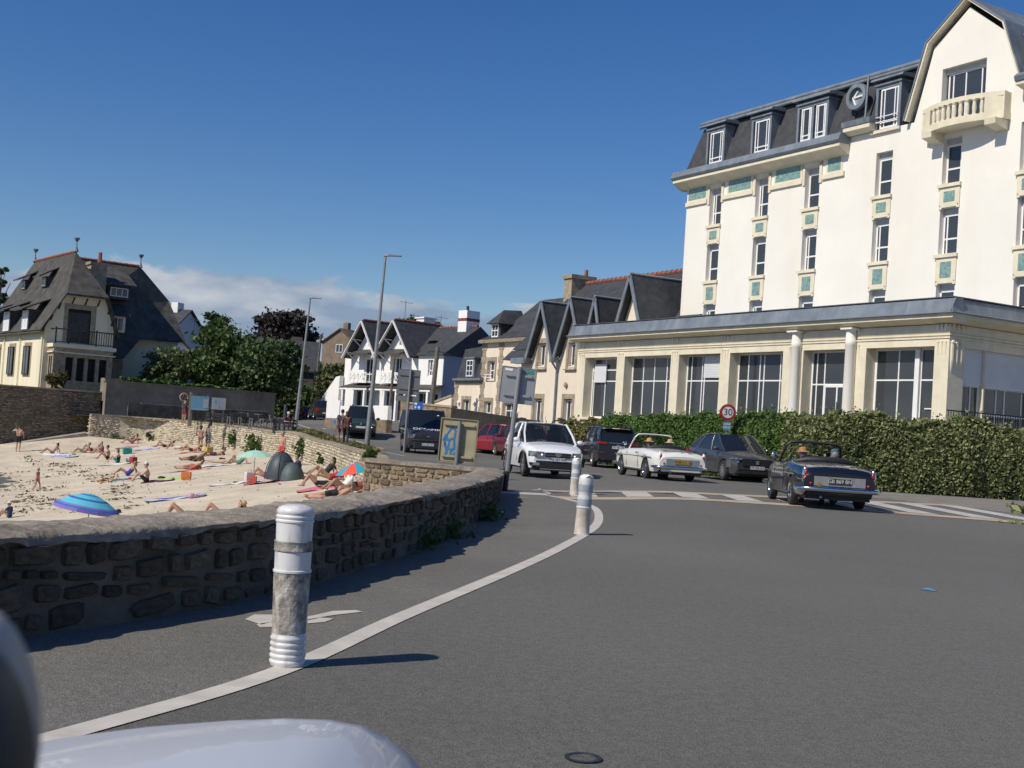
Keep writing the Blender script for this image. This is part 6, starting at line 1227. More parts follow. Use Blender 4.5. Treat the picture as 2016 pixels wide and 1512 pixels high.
# ---- dark blue suv seen from behind
yw=R(97); M_bp=paint('midnight_paint',(.012,.015,.024))
v=Car('parked_suv','blue black suv with red tail lamps parked beyond the white convertible',place(1166,919,0,yw,-1.33,.84),yw,4.6,1.86,2.69,.95,.36,[(-2.3,1.06),(-1.95,1.10),(-1.0,1.08),(.8,1.03),(1.4,1.0),(2.3,.86)],M_bp,.28,(.82,.90),.22,5)
v.cabin(1.3,.45,-1.75,-2.18,1.66,.88,.72,pillars=((.1,0,.04),(-1.1,-1.05,.04))); v.fascia('tail_lamp',False,.48,.88,.98,1.08,M_redl,.004,.03,both=True); v.fascia('tailgate_chrome',False,-.42,.42,1.03,1.055,M_chrome,.006,.02); v.plate(False,.86,0,x=.02,txt='FK 481 ZB'); v.fascia('bumper_insert',False,-.72,.72,.34,.58,M_blk,.006,.04); v.part('emblem',MB().ell((-2.33,0,.95),(.02,.09,.05),10,5),M_chrome); v.fascia('reflector',False,.6,.8,.62,.66,M_redl,.03,.02,both=True); v.part('rear_spoiler',MB().box(-2.0,-1.6,-.62,.62,1.655,1.70),M_bp,bev=.02); v.part('rear_fog_chrome',MB().bar((-2.28,.83,.66),(-2.3,.82,.86),.03,.03),M_chrome)
for sy in (1,-1): v.part('door_seam',MB().bar((-.35,sy*.935,.42),(-.4,sy*.91,1.05),.004,.012),M_blk); v.part('exhaust_tip',MB().box(-2.34,-2.25,sy*.6-.07,sy*.6+.07,.34,.40),M_chrome)
roofrails(v,.3,-1.6,1.70,.6,M_blk)
# ---- red cars parked
M_rp=paint('red_paint',(.24,.010,.018)); M_rp2=paint('dark_red_paint',(.13,.010,.020))
def hatch(label,loc,yaw,m,L_=4.0,W=1.72,roof=1.5,name='parked_car',rear=True,grp=None,rim=None,cat='car'):
    c=Car(name,label,loc,yaw,L_,W,L_*.62,L_*.2,.31,[(-L_/2,.90),(-L_/2+.2,.98),(-.8,.98),(.7,.95),(1.1,.92),(L_/2,.74)],m,.24,(.80,.84),.19,5,rim,group=grp)
    c.cabin(1.0,.35,-L_/2+.55,-L_/2+.12,roof,.87,.70,pillars=((.05,-.05,.035),(-.95,-.9,.04))); c.fascia('tail_lamp',False,.56,.80,.66,.96,M_redl,.004,.03,both=True); c.plate(False,.55,0,x=.02); c.fascia('rear_bumper',False,-.75,.75,.28,.42,M_blk,.004,.03); c.fascia('headlamp',True,.5,.78,.60,.72,M_lens,.002,.03,both=True); c.fascia('grille',True,-.6,.6,.32,.48,M_blk,.004,.03); c.plate(True,.5,0,x=.035); c.mirror(.7,1.0,m)
    for sy in (1,-1): c.part('door_seam',MB().bar((-.35,sy*W/2*1.004,.42),(-.4,sy*W/2*.985,.95),.004,.012),M_blk); c.part('door_handle',MB().bar((-.2,sy*W/2*1.005,.83),(-.05,sy*W/2*1.005,.83),.02,.03),M_blk)
    return c
yw=R(140); rc=hatch('bright red hatchback parked, half hidden behind the graffiti sign',place(985,897,0,R(128),-1.2,.78),R(128),M_rp); rc.part('lamp_cluster',MB().obox((-1.9,.62,.98),(.1,.12,.32)),M_lens,bev=.02)
hatch('dark red hatchback parked between the bright red car and the white crossover',place(1010,901,0,R(112),-1.25,.80),R(112),M_rp2,3.9)
# ---- dark van facing us
yw=R(-81); M_vp=paint('charcoal_paint',(.022,.022,.026)); 
c=Car('van','dark charcoal van with white lettering on its bonnet and lit headlamps','',yw,4.9,1.90,3.0,.93,.35,[(-2.45,1.10),(-2,1.14),(1.2,1.12),(1.75,1.10),(2.2,.98),(2.45,.84)],M_vp,.25,(.84,.93),.22,5,cat='van') if False else Car('van','dark charcoal van with white lettering on its bonnet and lit headlamps',place(800,891,0,yw,1.52,-.84),yw,4.9,1.90,3.0,.93,.35,[(-2.45,1.10),(-2,1.14),(1.2,1.12),(1.75,1.10),(2.2,.98),(2.45,.84)],M_vp,.25,(.84,.93),.22,5,cat='van')
c.cabin(1.72,.95,-2.35,-2.42,1.93,.92,.80,pillars=((.75,.62,.05),(-.7,-.7,.09),(-1.9,-1.9,.2))); c.fascia('grille',True,-.62,.62,.62,.76,M_blk,.004,.03); c.fascia('headlamp',True,.58,.88,.66,.86,M_lens,.004,.03,both=True); c.fascia('grille_chrome_bar',True,-.8,.8,.60,.62,M_chrome,.02,.02); c.part('emblem',MB().lathe([(.09,0),(.09,.02)],14,(2.46,0,.72),MX.Rotation(math.pi/2,3,'Y')),M_chrome); c.plate(True,.42,0,x=.03,txt='GL 302 QT'); c.fascia('front_bumper',True,-.85,.85,.25,.52,M_blk,.006,.03); c.mirror(1.45,1.2,M_blk)
for sy in (1,-1): c.part('head_lamp_bulb',MB().ell((2.42,sy*.68,.75),(.05,.06,.06),8,6),M_lamp,50)
inst('bonnet_lettering',text_mesh('OCEANIC',.30,M_pvc),c.r,(2.03,0,1.085),(R(22),0,math.pi/2)); c.part('sun_visor_strip',MB().obox((1.20,.3,1.72),(.01,.45,.04),MX.Rotation(-.75,3,'Y')),M_pvc)
M_vs=mat('van_side_pale',(.45,.50,.48),.4,.1,2,coat=.5); 
for sy in (1,-1): c.part('side_stripe',MB().bar((-2.2,sy*.958,1.06),(1.4,sy*.955,1.02),.006,.05),M_vs)
# ---- green car facing us, up the road
yw=R(-82); M_gn=paint('dark_green_paint',(.010,.030,.026)); gc=hatch('dark green hatchback with roof bars driving down behind the nearer lamp post',(lambda p:(p.x,p.y,T(p.x,p.y)))(P(708,852,68)),yw,M_gn,4.1,1.75,1.62,'car'); gc.part('emblem',MB().add([(2.1,0,.78),(2.1,.06,.68),(2.1,0,.58),(2.1,-.06,.68)],[(0,1,2,3)]),M_chrome); roofrails(gc,.2,-1.3,1.64,.5,M_blk)
for sy in (1,-1): gc.part('daytime_light',MB().ell((2.04,sy*.55,.52),(.03,.08,.035),8,5),mat('daylight_lamp',(.9,.95,1),.3,0,emit=1.3))
# ---- cars up the hill
yw=R(108); p=P(632,820,103); z=T(p.x,p.y)
hatch('dark grey suv climbing the hill, seen from behind',(p.x,p.y,z),yw,paint('dark_grey_paint',(.028,.03,.034)),4.4,1.83,1.62,'car')
p=P(603,812,113); hatch('black car with bright brake lamps ahead of the grey suv on the hill',(p.x,p.y,T(p.x,p.y)),R(112),paint('black_paint',(.012,.012,.014)),4.2,1.76,1.46,'car')
p=P(586,806,117); hatch('dark car coming down the hill behind the farther lamp post',(p.x,p.y,T(p.x,p.y)),R(-58),paint('slate_paint',(.03,.04,.05)),4.2,1.76,1.5,'car')
# ---- the car the picture is taken from: bonnet, wing and the dark mirror edge
def own():
    o=thing('own_car','white bonnet of the car the picture is taken from, lower left','car',(0,0,0)); M_bon=paint('bluish_white_paint',(.47,.485,.52),.3,.5)
    Yb=1.75
    e=[(-40,1492),(60,1466),(150,1449),(300,1430),(450,1419),(560,1414),(650,1417),(710,1428),(760,1450),(800,1480),(832,1515),(860,1560)]
    top=[P(x,y,Yb) for x,y in e]; secs=[]
    for t,dz,dy in ((0,0,0),(.03,.012,-.06),(.2,.03,-.35),(.5,.025,-.8),(1,.0,-1.3)):
        secs.append([V((q.x+ (t*.12 if i>7 else 0),q.y+dy,q.z+dz*(1 if i<8 else .3))) for i,q in enumerate(top)])
    low=[V((q.x,q.y+.06,q.z-.10)) for q in top]; low2=[V((q.x,q.y+.02,q.z-.5)) for q in top]
    MB().loft([low2,low]+secs,closed=False,cap=False).build('bonnet',M_bon,o,60); return o
own()
o=thing('car_mirror','blurred black rounded mirror edge with a beige sheen at the left border','mirror',(0,0,0)); 
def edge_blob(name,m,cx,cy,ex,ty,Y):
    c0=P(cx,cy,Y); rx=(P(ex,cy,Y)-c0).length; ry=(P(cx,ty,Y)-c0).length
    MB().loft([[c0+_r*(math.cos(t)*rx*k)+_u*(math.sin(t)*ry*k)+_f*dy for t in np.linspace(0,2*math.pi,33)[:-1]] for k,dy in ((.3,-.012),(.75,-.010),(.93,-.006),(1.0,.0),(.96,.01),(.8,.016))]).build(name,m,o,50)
edge_blob('beige_sheen',mat('beige_sheen',(.42,.35,.28),.5,.1,20),-70,1470,48,1200,.262); edge_blob('housing',mat('mirror_black',(.010,.010,.012),.5,.0),-90,1560,34,1270,.236)  # beige blob is a light reflection put into colour and shape
# ================================================================= people
def mix3(a,b,t): return tuple(x+(y-x)*t for x,y in zip(a,b))
SKIN={k:mat('skin_'+k,c,.6,.06,8) for k,c in dict(pale=(.50,.33,.24),tan=(.38,.23,.155),red=(.45,.25,.18),dark=(.20,.115,.075)).items()}
M_eye=mat('eye_dark',(.02,.015,.012),.3,0); M_lip=mat('lip',(.30,.10,.08),.5,0)
def cap_geo(mb,p,r0,q,r1,n=8):
    p=V(p);q=V(q);d=q-p; l=d.length
    if l<1e-5: mb.ell(p,r0,n,5); return
    d/=l; pts=[];rs=[]
    for t in (-.98,-.75,-.4): pts.append(p+d*(t*r0)); rs.append(r0*math.sqrt(1-t*t))
    pts+=[p,q]; rs+=[r0,r1]
    for t in (.4,.75,.98): pts.append(q+d*(t*r1)); rs.append(r1*math.sqrt(1-t*t))
    mb.tube(pts,rs,n)
def remesh(name,mb,m,vox,parent,extra=None):
    me=bpy.data.meshes.new('tmp'); me.from_pydata([tuple(v) for v in mb.v],[],mb.f); o=bpy.data.objects.new('tmp',me); COL.objects.link(o)
    md=o.modifiers.new('r','REMESH'); md.mode='VOXEL'; md.voxel_size=vox; s_=o.modifiers.new('s','SMOOTH'); s_.iterations=3; s_.factor=.5
    dg=bpy.context.evaluated_depsgraph_get(); out_=bpy.data.meshes.new_from_object(o.evaluated_get(dg)); bpy.data.objects.remove(o); bpy.data.meshes.remove(me)
    out_.name=name; out_.materials.clear()
    ms=m if isinstance(m,list) else [m]
    for x in ms: out_.materials.append(x)
    if extra:
        bm=bmesh.new(); bm.from_mesh(out_); vs=[bm.verts.new(v) for v in extra.v]
        for f,mi in zip(extra.f,extra.m):
            try: fc=bm.faces.new([vs[i] for i in f]); fc.material_index=mi
            except ValueError: pass
        bm.to_mesh(out_); bm.free()
    out_.shade_smooth(); ob=bpy.data.objects.new(name,out_); link(ob,parent); return ob
def hand(mb,w_,d,up,side,s=1.0,curl=.4):
    "palm and five separate, unequal, bent fingers; d along the fingers, up the back of the hand, side towards the thumb"
    d=V(d).normalized(); up=(V(up)-d*V(up).dot(d)).normalized(); sd=d.cross(up)*side; w_=V(w_)
    mb.tube([w_,w_+d*.03*s,w_+d*.095*s],[.028*s,.042*s,.038*s],8,sq=.45)
    for k,(off,l) in enumerate(((-.03,.06),(-.01,.078),(.011,.083),(.03,.074))):
        a=w_+d*.088*s+sd*(off*s); b=a+(d-up*curl*.5)*l*.5*s; c=b+(d-up*curl*1.4).normalized()*l*.5*s; mb.tube([a,b,c],[.0098*s,.009*s,.0065*s],5)
    a=w_+d*.035*s+sd*.032*s; b=a+(d*.6+sd*.8)*.04*s; c=b+(d*.9+sd*.25-up*curl*.3)*.035*s; mb.tube([a,b,c],[.013*s,.011*s,.008*s],5)
def rotm(ax,a): return MX.Rotation(a,3,ax)
POSES={}
def pose(kind):
    z0=.0
    if kind=='stand': return dict(pel=(0,0,.95),chest=(0,0,1.25),neck=(-.01,0,1.46),head=(.02,0,1.62),face=(1,0,0),sh=[(-.01,.19,1.41),(-.01,-.19,1.41)],el=[(-.04,.25,1.14),(-.04,-.25,1.14)],wr=[(.05,.25,.90),(.05,-.25,.90)],hip=[(0,.09,.92),(0,-.09,.92)],kn=[(.03,.10,.50),(.01,-.10,.50)],an=[(-.02,.11,.08),(-.04,-.11,.08)])
    if kind=='hips': p=pose('stand'); p['el']=[(-.06,.38,1.16),(-.06,-.38,1.16)]; p['wr']=[(.06,.22,1.0),(.06,-.22,1.0)]; return p
    if kind=='phone': p=pose('stand'); p['el']=[(.02,.26,1.15),(.04,-.26,1.15)]; p['wr']=[(.24,.1,1.22),(.26,-.1,1.2)]; p['head']=(.06,0,1.60); return p
    if kind=='reach': p=pose('stand'); p['el']=[(.05,.42,1.36),(-.04,-.3,1.16)]; p['wr']=[(.08,.25,1.52),(.1,-.28,1.0)]; p['head']=(.06,0,1.60); return p
    if kind=='walk': p=pose('stand'); p['kn']=[(.16,.10,.52),(-.06,-.10,.50)]; p['an']=[(.20,.10,.08),(-.30,-.10,.14)]; p['el']=[(-.12,.25,1.16),(.06,-.25,1.15)]; p['wr']=[(-.10,.25,.92),(.2,-.22,.98)]; return p
    if kind=='sit': return dict(pel=(0,0,.12),chest=(-.03,0,.42),neck=(.02,0,.63),head=(.06,0,.78),face=(1,0,0),sh=[(0,.18,.58),(0,-.18,.58)],el=[(.18,.22,.38),(.18,-.22,.38)],wr=[(.38,.12,.38),(.38,-.12,.38)],hip=[(.03,.1,.11),(.03,-.1,.11)],kn=[(.38,.12,.44),(.36,-.12,.40)],an=[(.62,.12,.08),(.66,-.12,.08)])
    if kind=='lean': return dict(pel=(0,0,.11),chest=(-.2,0,.34),neck=(-.31,0,.52),head=(-.33,0,.67),face=(1,0,-.1),sh=[(-.28,.19,.48),(-.28,-.19,.48)],el=[(-.42,.25,.26),(-.42,-.25,.26)],wr=[(-.46,.25,.05),(-.46,-.25,.05)],hip=[(.02,.1,.11),(.02,-.1,.11)],kn=[(.40,.12,.38),(.40,-.12,.30)],an=[(.72,.12,.06),(.78,-.12,.06)])
    if kind=='recline': return dict(pel=(0,0,.11),chest=(-.26,0,.2),neck=(-.44,0,.3),head=(-.52,0,.42),face=(.6,0,.6),sh=[(-.4,.19,.26),(-.4,-.19,.26)],el=[(-.5,.26,.06),(-.5,-.26,.06)],wr=[(-.28,.26,.06),(-.28,-.26,.06)],hip=[(.05,.1,.1),(.05,-.1,.1)],kn=[(.40,.12,.42),(.40,-.12,.16)],an=[(.60,.12,.05),(.84,-.12,.06)])
    if kind=='back': return dict(pel=(0,0,.11),chest=(-.3,0,.12),neck=(-.5,0,.13),head=(-.66,0,.15),face=(.1,0,1),sh=[(-.45,.19,.12),(-.45,-.19,.12)],el=[(-.3,.36,.06),(-.3,-.36,.06)],wr=[(-.05,.30,.06),(-.05,-.30,.06)],hip=[(.05,.1,.1),(.05,-.1,.1)],kn=[(.38,.12,.44),(.40,-.12,.38)],an=[(.58,.12,.05),(.62,-.12,.05)])
    if kind=='prone': return dict(pel=(0,0,.12),chest=(-.3,0,.18),neck=(-.46,0,.30),head=(-.56,0,.40),face=(-1,0,0),sh=[(-.42,.19,.24),(-.42,-.19,.24)],el=[(-.5,.22,.05),(-.5,-.22,.05)],wr=[(-.72,.12,.05),(-.72,-.12,.05)],hip=[(.06,.09,.11),(.06,-.09,.11)],kn=[(.46,.11,.07),(.46,-.11,.07)],an=[(.86,.11,.08),(.86,-.11,.08)])
    if kind=='side': return dict(pel=(0,0,.17),chest=(-.28,.02,.2),neck=(-.46,.03,.34),head=(-.54,.03,.48),face=(.2,1,.1),sh=[(-.40,.12,.34),(-.40,-.08,.20)],el=[(-.2,.25,.22),(-.5,-.02,.04)],wr=[(0,.3,.10),(-.5,.12,.3)],hip=[(.05,.02,.24),(.05,0,.09)],kn=[(.44,.16,.18),(.42,.2,.08)],an=[(.82,.10,.12),(.80,.14,.06)])
    if kind=='seat': return dict(pel=(0,0,.52),chest=(-.06,0,.82),neck=(-.05,0,1.02),head=(-.01,0,1.14),face=(1,0,0),sh=[(-.05,.19,.97),(-.05,-.19,.97)],el=[(.08,.25,.72),(.08,-.25,.72)],wr=[(.32,.14,.72),(.32,-.14,.72)],hip=[(.03,.1,.5),(.03,-.1,.5)],kn=[(.43,.12,.50),(.43,-.12,.50)],an=[(.46,.12,.08),(.46,-.12,.08)])
CL={}
def person(label,loc,yaw,kind,skin='tan',h=1.7,hair=None,clothes=(),hat=None,fem=False,group=None,shoes=None,child=False,vox=.022,cut=None):
    """clothes: list of (part name, colour, region) with region in shorts, briefs, bikini, swimsuit, tshirt, dress, trousers"""
    s=h/1.72; o=thing('person',label,'person',loc,yaw,group); o.scale=(s,s,s); p=pose(kind); W=.92 if fem else 1.0; hs=1.12 if child else 1.0
    pv={k:([V(q) for q in v] if isinstance(v,list) else V(v)) for k,v in p.items()}
    if fem:
        for q in pv['sh']: q.y*=.9
    pel,chest,neck,head=pv['pel'],pv['chest'],pv['neck'],pv['head']; face=pv['face'].normalized()
    b=MB(); ex=MB(); up=(chest-pel).normalized()
    def torso(m,k=1.0,lo=0,hi=1):
        lat=V((0,1,0)) if kind!='side' else V((0,.4,.9)).normalized()
        for sy in (-1,1):
            cap_geo(m,pel+lat*(.07*sy),.115*k*(1.06 if fem else 1),pel.lerp(chest,.5)+lat*(.05*sy),.105*k*W); cap_geo(m,pel.lerp(chest,.5)+lat*(.05*sy),.105*k*W,chest+lat*(.07*sy),.115*k*W)
            if hi>=1: cap_geo(m,chest+lat*(.08*sy),.11*k*W,(pv['sh'][0] if sy>0 else pv['sh'][1])*.75+neck*.25-up*.03,.085*k*W)
    torso(b); cap_geo(b,chest.lerp(neck,.8),.062,neck.lerp(head,.45),.055)
    for i in (0,1):
        sh,el,wr,hip,kn,an=pv['sh'][i],pv['el'][i],pv['wr'][i],pv['hip'][i],pv['kn'][i],pv['an'][i]
        cap_geo(b,sh,.056*W,el,.042*W); cap_geo(b,el,.042*W,wr,.029*W); cap_geo(b,hip,.092*(1.04 if fem else 1),kn,.058); cap_geo(b,kn,.058,kn.lerp(an,.35)+V((0,0,0)),.056); cap_geo(b,kn.lerp(an,.35),.056,an,.036)
        if kind in ('stand','hips','phone','reach','walk','seat'): fd=V((1,0,-.25))
        elif kind=='prone': fd=V((1,0,-.2))
        elif kind in('back','recline','lean','sit'): fd=V((.9,0,.35)) if an.z>.055 else V((1,0,0))
        else: fd=V((.6,.5,.3))
        fd.normalize(); cap_geo(b,an-fd*.04-V((0,0,.03)),.034,an+fd*.13-V((0,0,.035)),.026); cap_geo(b,an+fd*.13-V((0,0,.035)),.024,an+fd*.19-V((0,0,.04)),.014)
        d=(wr-el).normalized(); hand(ex,wr-d*.01,d,V((0,.3 if i==0 else -.3,1)) if abs(d.z)<.8 else V((0,1 if i==0 else -1,0)),1 if i==0 else -1,1.0)
    # head: skull, jaw, nose, ears, eyes, mouth
    hu=(head-neck).normalized(); hu=(hu-face*hu.dot(face)*.6).normalized(); hu=(hu-face*hu.dot(face)).normalized(); hl=hu.cross(face)
    m3=MX((face,hl,hu)).transposed(); b.ell(head+hu*.03,(.098*hs,.078*hs,.105*hs),12,8,m3); b.ell(head+face*.03-hu*.055,(.06*hs,.058*hs,.062*hs),10,6,m3)
    ex.ell(head+face*.098*hs-hu*.005,(.022,.014,.026),6,4,m3)
    for sy in (1,-1): ex.ell(head+hl*(sy*.079*hs),(.018,.010,.03),6,4,m3); ex.ell(head+face*.088*hs+hl*(sy*.032)+hu*.028,(.010,.013,.008),6,4,m3,1)
    ex.ell(head+face*.086-hu*.055,(.010,.024,.007),6,4,m3,2)
    body=remesh('body',b,[SKIN[skin],M_eye,M_lip],vox,o,ex)
    if hair:
        hb=MB(); col_,lng=hair; hb.ell(head+hu*.045-face*.018,(.104*hs,.088*hs,.102*hs),12,8,m3); 
        if lng: hb.ell(head-face*.06-hu*.05,(.055,.08,.12),8,6,m3)
        # trim the face side
        keep=MB(); keep.v=hb.v; 
        for f,mi in zip(hb.f,hb.m):
            c=sum((V(hb.v[i]) for i in f),V())/len(f)-head
            if not (c.dot(face)>.045 and c.dot(hu)<.085): keep.f.append(f); keep.m.append(mi)
        keep.build('hair',mat('hair_%d%d%d'%tuple(int(x*99) for x in col_),col_,.6,.2,20),o,60)
    for nm,c,reg in clothes:
        g=MB(); m=mat('cloth_%d_%d_%d'%tuple(int(x*255) for x in c),c,.8,.12,9)
        if reg in('shorts','briefs','swimsuit','bikini','trousers','dress'):
            lat=V((0,1,0)) if kind!='side' else V((0,.4,.9)).normalized()
            for sy in (-1,1): cap_geo(g,pel+lat*(.07*sy)-up*.02,.127,pel+lat*(.06*sy)+up*(.05 if reg!='bikini' else .02),.122)
            for i in (0,1):
                t={'shorts':.62,'trousers':1,'briefs':.18,'swimsuit':.15,'bikini':.1,'dress':.8}[reg]; k=1.14 if reg!='dress' else 1.35
                cap_geo(g,pv['hip'][i],.104,pv['hip'][i].lerp(pv['kn'][i],t),.104-(.03*t) if reg!='dress' else .13)
                if reg=='trousers': cap_geo(g,pv['kn'][i],.07,pv['an'][i].lerp(pv['kn'][i],.12),.06)
        if reg in('swimsuit','dress'): 
            for sy in (-1,1): cap_geo(g,pel+V((0,.06*sy,0)),.122,chest+V((0,.06*sy,0)),.122)
        if reg=='dress':
            cap_geo(g,chest+V((0,.09,0)),.11,pv['sh'][0]*.7+neck*.3-up*.03,.09); cap_geo(g,chest+V((0,-.09,0)),.11,pv['sh'][1]*.7+neck*.3-up*.03,.09)
        if reg=='bikini':
            for sy in (-1,1): cap_geo(g,chest+V((0,.07*sy,0))+up*.0,.118*W,chest+V((0,.075*sy,0))+up*.05,.112*W)
        if reg=='tshirt':
            torso(g,1.12)
            for i in (0,1): cap_geo(g,pv['sh'][i],.072,pv['sh'][i].lerp(pv['el'][i],.6),.066)
        remesh(nm,g,m,.024,o)
    if hat:
        c,brim=hat; t=head+hu*.085; q=MB(); q.lathe([(.09*hs,0),(.088*hs,.04),(.075*hs,.085),(.03,.10),(.005,.102)],14,t,m3@MX.Rotation(0,3,'Z'),cap=False)
        if brim: q.lathe([(.088*hs,.005),(.15*hs,-.005),(.165*hs,-.012),(.165*hs,-.004),(.09*hs,.015)],16,t,m3,cap=False)
        else: q.loft([[t+face*.07+hl*y for y in (-.07,-.03,.03,.07)],[t+face*.155+hl*y-hu*.015 for y in (-.05,-.03,.03,.05)]],closed=False,cap=False)
        q.build('hat',mat('hat_%d_%d_%d'%tuple(int(x*255) for x in c),c,.8,.12,12),o,50)
    return o
def onsand(px,py): q=hit(px,py,lambda x,y:sand(x,y)+bumps(x,y)); return (q.x,q.y,q.z)
BLK=(.015,.015,.02); RED=(.45,.03,.03); WHT=(.72,.72,.70); BLU=(.03,.06,.22); NAV=(.02,.03,.08); TEAL=(.03,.28,.26); BRN=(.05,.03,.02); DKH=(.02,.015,.012); BLD=(.36,.24,.11); GRY=(.20,.20,.21); STRAW=(.55,.36,.16)
def face_to(px,py,qx,qy): return math.atan2(qy-py,qx-px)
PEO=[
 (35,889,'man standing with his back turned in black shorts at the foot of the slipway',R(95),'reach','red',1.78,(BRN,0),[('shorts',BLK,'shorts')],None,0),
 (103,893,'woman sitting with knees up on a white towel at the slipway foot',R(185),'lean','tan',1.65,(BRN,1),[('swimsuit',(.12,.10,.05),'bikini')],None,1),
 (180,888,'person lying with knees raised in dark swimwear near the beach wall corner',R(190),'recline','tan',1.7,(DKH,0),[('swimsuit',BLK,'briefs')],None,0),
 (212,905,'dark haired man sitting hunched beside the woman with teal cloth',R(200),'sit','tan',1.76,(DKH,0),[('shorts',BLK,'briefs')],None,0),
 (232,912,'woman in sunglasses sitting with a teal cloth over her legs',R(195),'sit','pale',1.66,((.08,.05,.03),1),[('swimsuit',BLK,'swimsuit'),('wrap',TEAL,'dress')] and [('swimsuit',BLK,'swimsuit'),('wrap',TEAL,'shorts')],None,1),
 (260,873,'woman in pinkish swimwear sitting against the beach wall by the dark bush',R(205),'lean','tan',1.62,(BRN,1),[('swimsuit',(.35,.12,.16),'swimsuit')],None,1),
 (325,881,'person reclining with one knee up in black swimwear on a lavender towel',R(185),'recline','tan',1.68,(BRN,0),[('swimsuit',BLK,'briefs')],None,0),
 (378,889,'sunbather in black trunks leaning on an elbow wearing a pale hat',R(175),'recline','red',1.72,(BRN,0),[('shorts',BLK,'briefs')],(STRAW,True),0),
 (393,888,'woman in a bikini standing with hands on hips by the beach wall',R(80),'hips','tan',1.66,(DKH,1),[('bikini',(.30,.14,.10),'bikini')],None,1),
 (408,886,'woman in a grey dress standing beside the woman in the bikini',R(60),'stand','tan',1.68,((.10,.06,.03),1),[('dress',(.17,.17,.20),'dress')],None,1),
 (385,908,'tanned sunbather lying on one side in dark trunks',R(175),'side','dark',1.74,(GRY,0),[('shorts',(.06,.03,.03),'shorts')],None,0),
 (378,925,'sunbather lying on a pink towel with an orange swimsuit',R(180),'side','tan',1.66,((.1,.06,.03),1),[('swimsuit',(.45,.12,.05),'swimsuit')],None,1),
 (440,913,'fair haired sunbather lying face down on a white towel',R(190),'prone','pale',1.7,(BLD,0),[('shorts',(.5,.36,.26),'briefs')],None,1),
 (252,936,'woman in a bright blue swimsuit sitting with her legs out',R(190),'lean','tan',1.66,((.2,.13,.08),1),[('swimsuit',(.04,.05,.35),'swimsuit')],None,1),
 (288,950,'man in a white cap and black shorts sitting sideways',R(195),'sit','pale',1.78,(GRY,0),[('shorts',BLK,'shorts')],(WHT,False),0),
 (553,920,'man in bright red shorts standing behind the dark tent',R(215),'stand','red',1.78,(GRY,0),[('shorts',(.55,.03,.025),'shorts')],None,0),
 (586,934,'dark haired person sitting behind the beach tent',R(200),'sit','tan',1.68,(DKH,0),[('shirt',NAV,'tshirt')],None,0),
 (628,958,'woman lying with both knees up in a black swimsuit near the parasol',R(192),'back','tan',1.68,((.08,.05,.03),1),[('swimsuit',BLK,'swimsuit')],None,1),
 (650,944,'person in a red top and pale hat reclining behind the knees-up woman',R(195),'recline','tan',1.66,(BRN,0),[('top',(.4,.03,.05),'tshirt')],(STRAW,True),1),
 (640,936,'black haired woman propped up at the foot of the beach wall',R(205),'lean','tan',1.64,(DKH,1),[('top',BLK,'tshirt')],None,1),
 (676,965,'woman with black hair in a white top sitting by the red and blue parasol',R(215),'lean','tan',1.64,(DKH,1),[('top',WHT,'tshirt')],None,1),
 (660,985,'man lying in black trunks at the coping of the sea wall',R(185),'side','red',1.78,(BRN,0),[('shorts',BLK,'shorts')],None,0),
 (690,984,'person in a white cap sitting low behind the sea wall coping',R(200),'recline','red',1.6,(BRN,0),[('shorts',GRY,'shorts')],(WHT,False),0),
 (712,968,'brown skinned sunbather half hidden by the end of the rubble wall',R(190),'side','dark',1.7,(DKH,0),[('swimsuit',(.3,.05,.05),'briefs')],None,0),
 (524,941,'sunbather in pink whose legs show left of the tent',R(190),'recline','red',1.64,((.2,.12,.06),1),[('swimsuit',(.5,.08,.14),'swimsuit')],None,1),
 (365,1021,'sunbather lying just behind the sea wall, knees showing above the coping',R(180),'back','red',1.72,(BRN,0),[('shorts',GRY,'briefs')],None,0),
 (440,1020,'sunbather in a dark banded straw hat just behind the sea wall',R(178),'recline','red',1.7,(BRN,0),[('shorts',NAV,'briefs')],(STRAW,True),0)]
PEO+=[(200,893,'small figure sitting hugging knees left of the large teal bag',R(180),'sit','pale',1.6,(BLD,1),[('swimsuit',(.25,.05,.10),'swimsuit')],None,1),
 (346,884,'sunbather in white swimwear lying on the back beside the wall bush',R(185),'back','tan',1.66,(BRN,1),[('swimsuit',WHT,'swimsuit')],None,1),
 (425,897,'sunbather in navy trunks lying face down by the orange towel',R(170),'prone','tan',1.72,(BRN,0),[('shorts',NAV,'shorts')],None,0),
 (470,915,'sunbather sitting in the shade of the mint parasol',R(195),'lean','pale',1.62,(BRN,1),[('swimsuit',(.10,.25,.20),'swimsuit')],None,1),
 (165,893,'sunbather in grey shorts propped up beyond the violet towel',R(190),'lean','red',1.72,(GRY,0),[('shorts',GRY,'shorts')],None,0)]
PLOC={}
for (px,py,lb,yaw,kd,sk,h,hr,cl,ht_,fm) in PEO:
    l=onsand(px,py); person(lb,l,yaw,kd,sk,h,hr,cl,ht_,bool(fm)); PLOC[(px,py)]=l
person('small child walking naked but for red shorts near the seaweed',onsand(72,968),R(-10),'walk','tan',1.12,(BLD,0),[('shorts',(.5,.06,.06),'briefs')],child=True)
person('toddler in a white hat and blue top squatting at the left edge',onsand(18,1019),R(170),'sit','tan',1.05,(BLD,0),[('top',(.03,.05,.12),'tshirt')],(WHT,True),child=True)
def onland(px,py,Y): q=P(px,py,Y); return (q.x,q.y,T(q.x,q.y))
person('person in red shorts and dark top standing by the lifebuoy',onland(362,829,85),R(60),'phone','tan',1.72,(DKH,0),[('shorts',(.22,.02,.03),'shorts'),('top',(.03,.03,.04),'tshirt')])
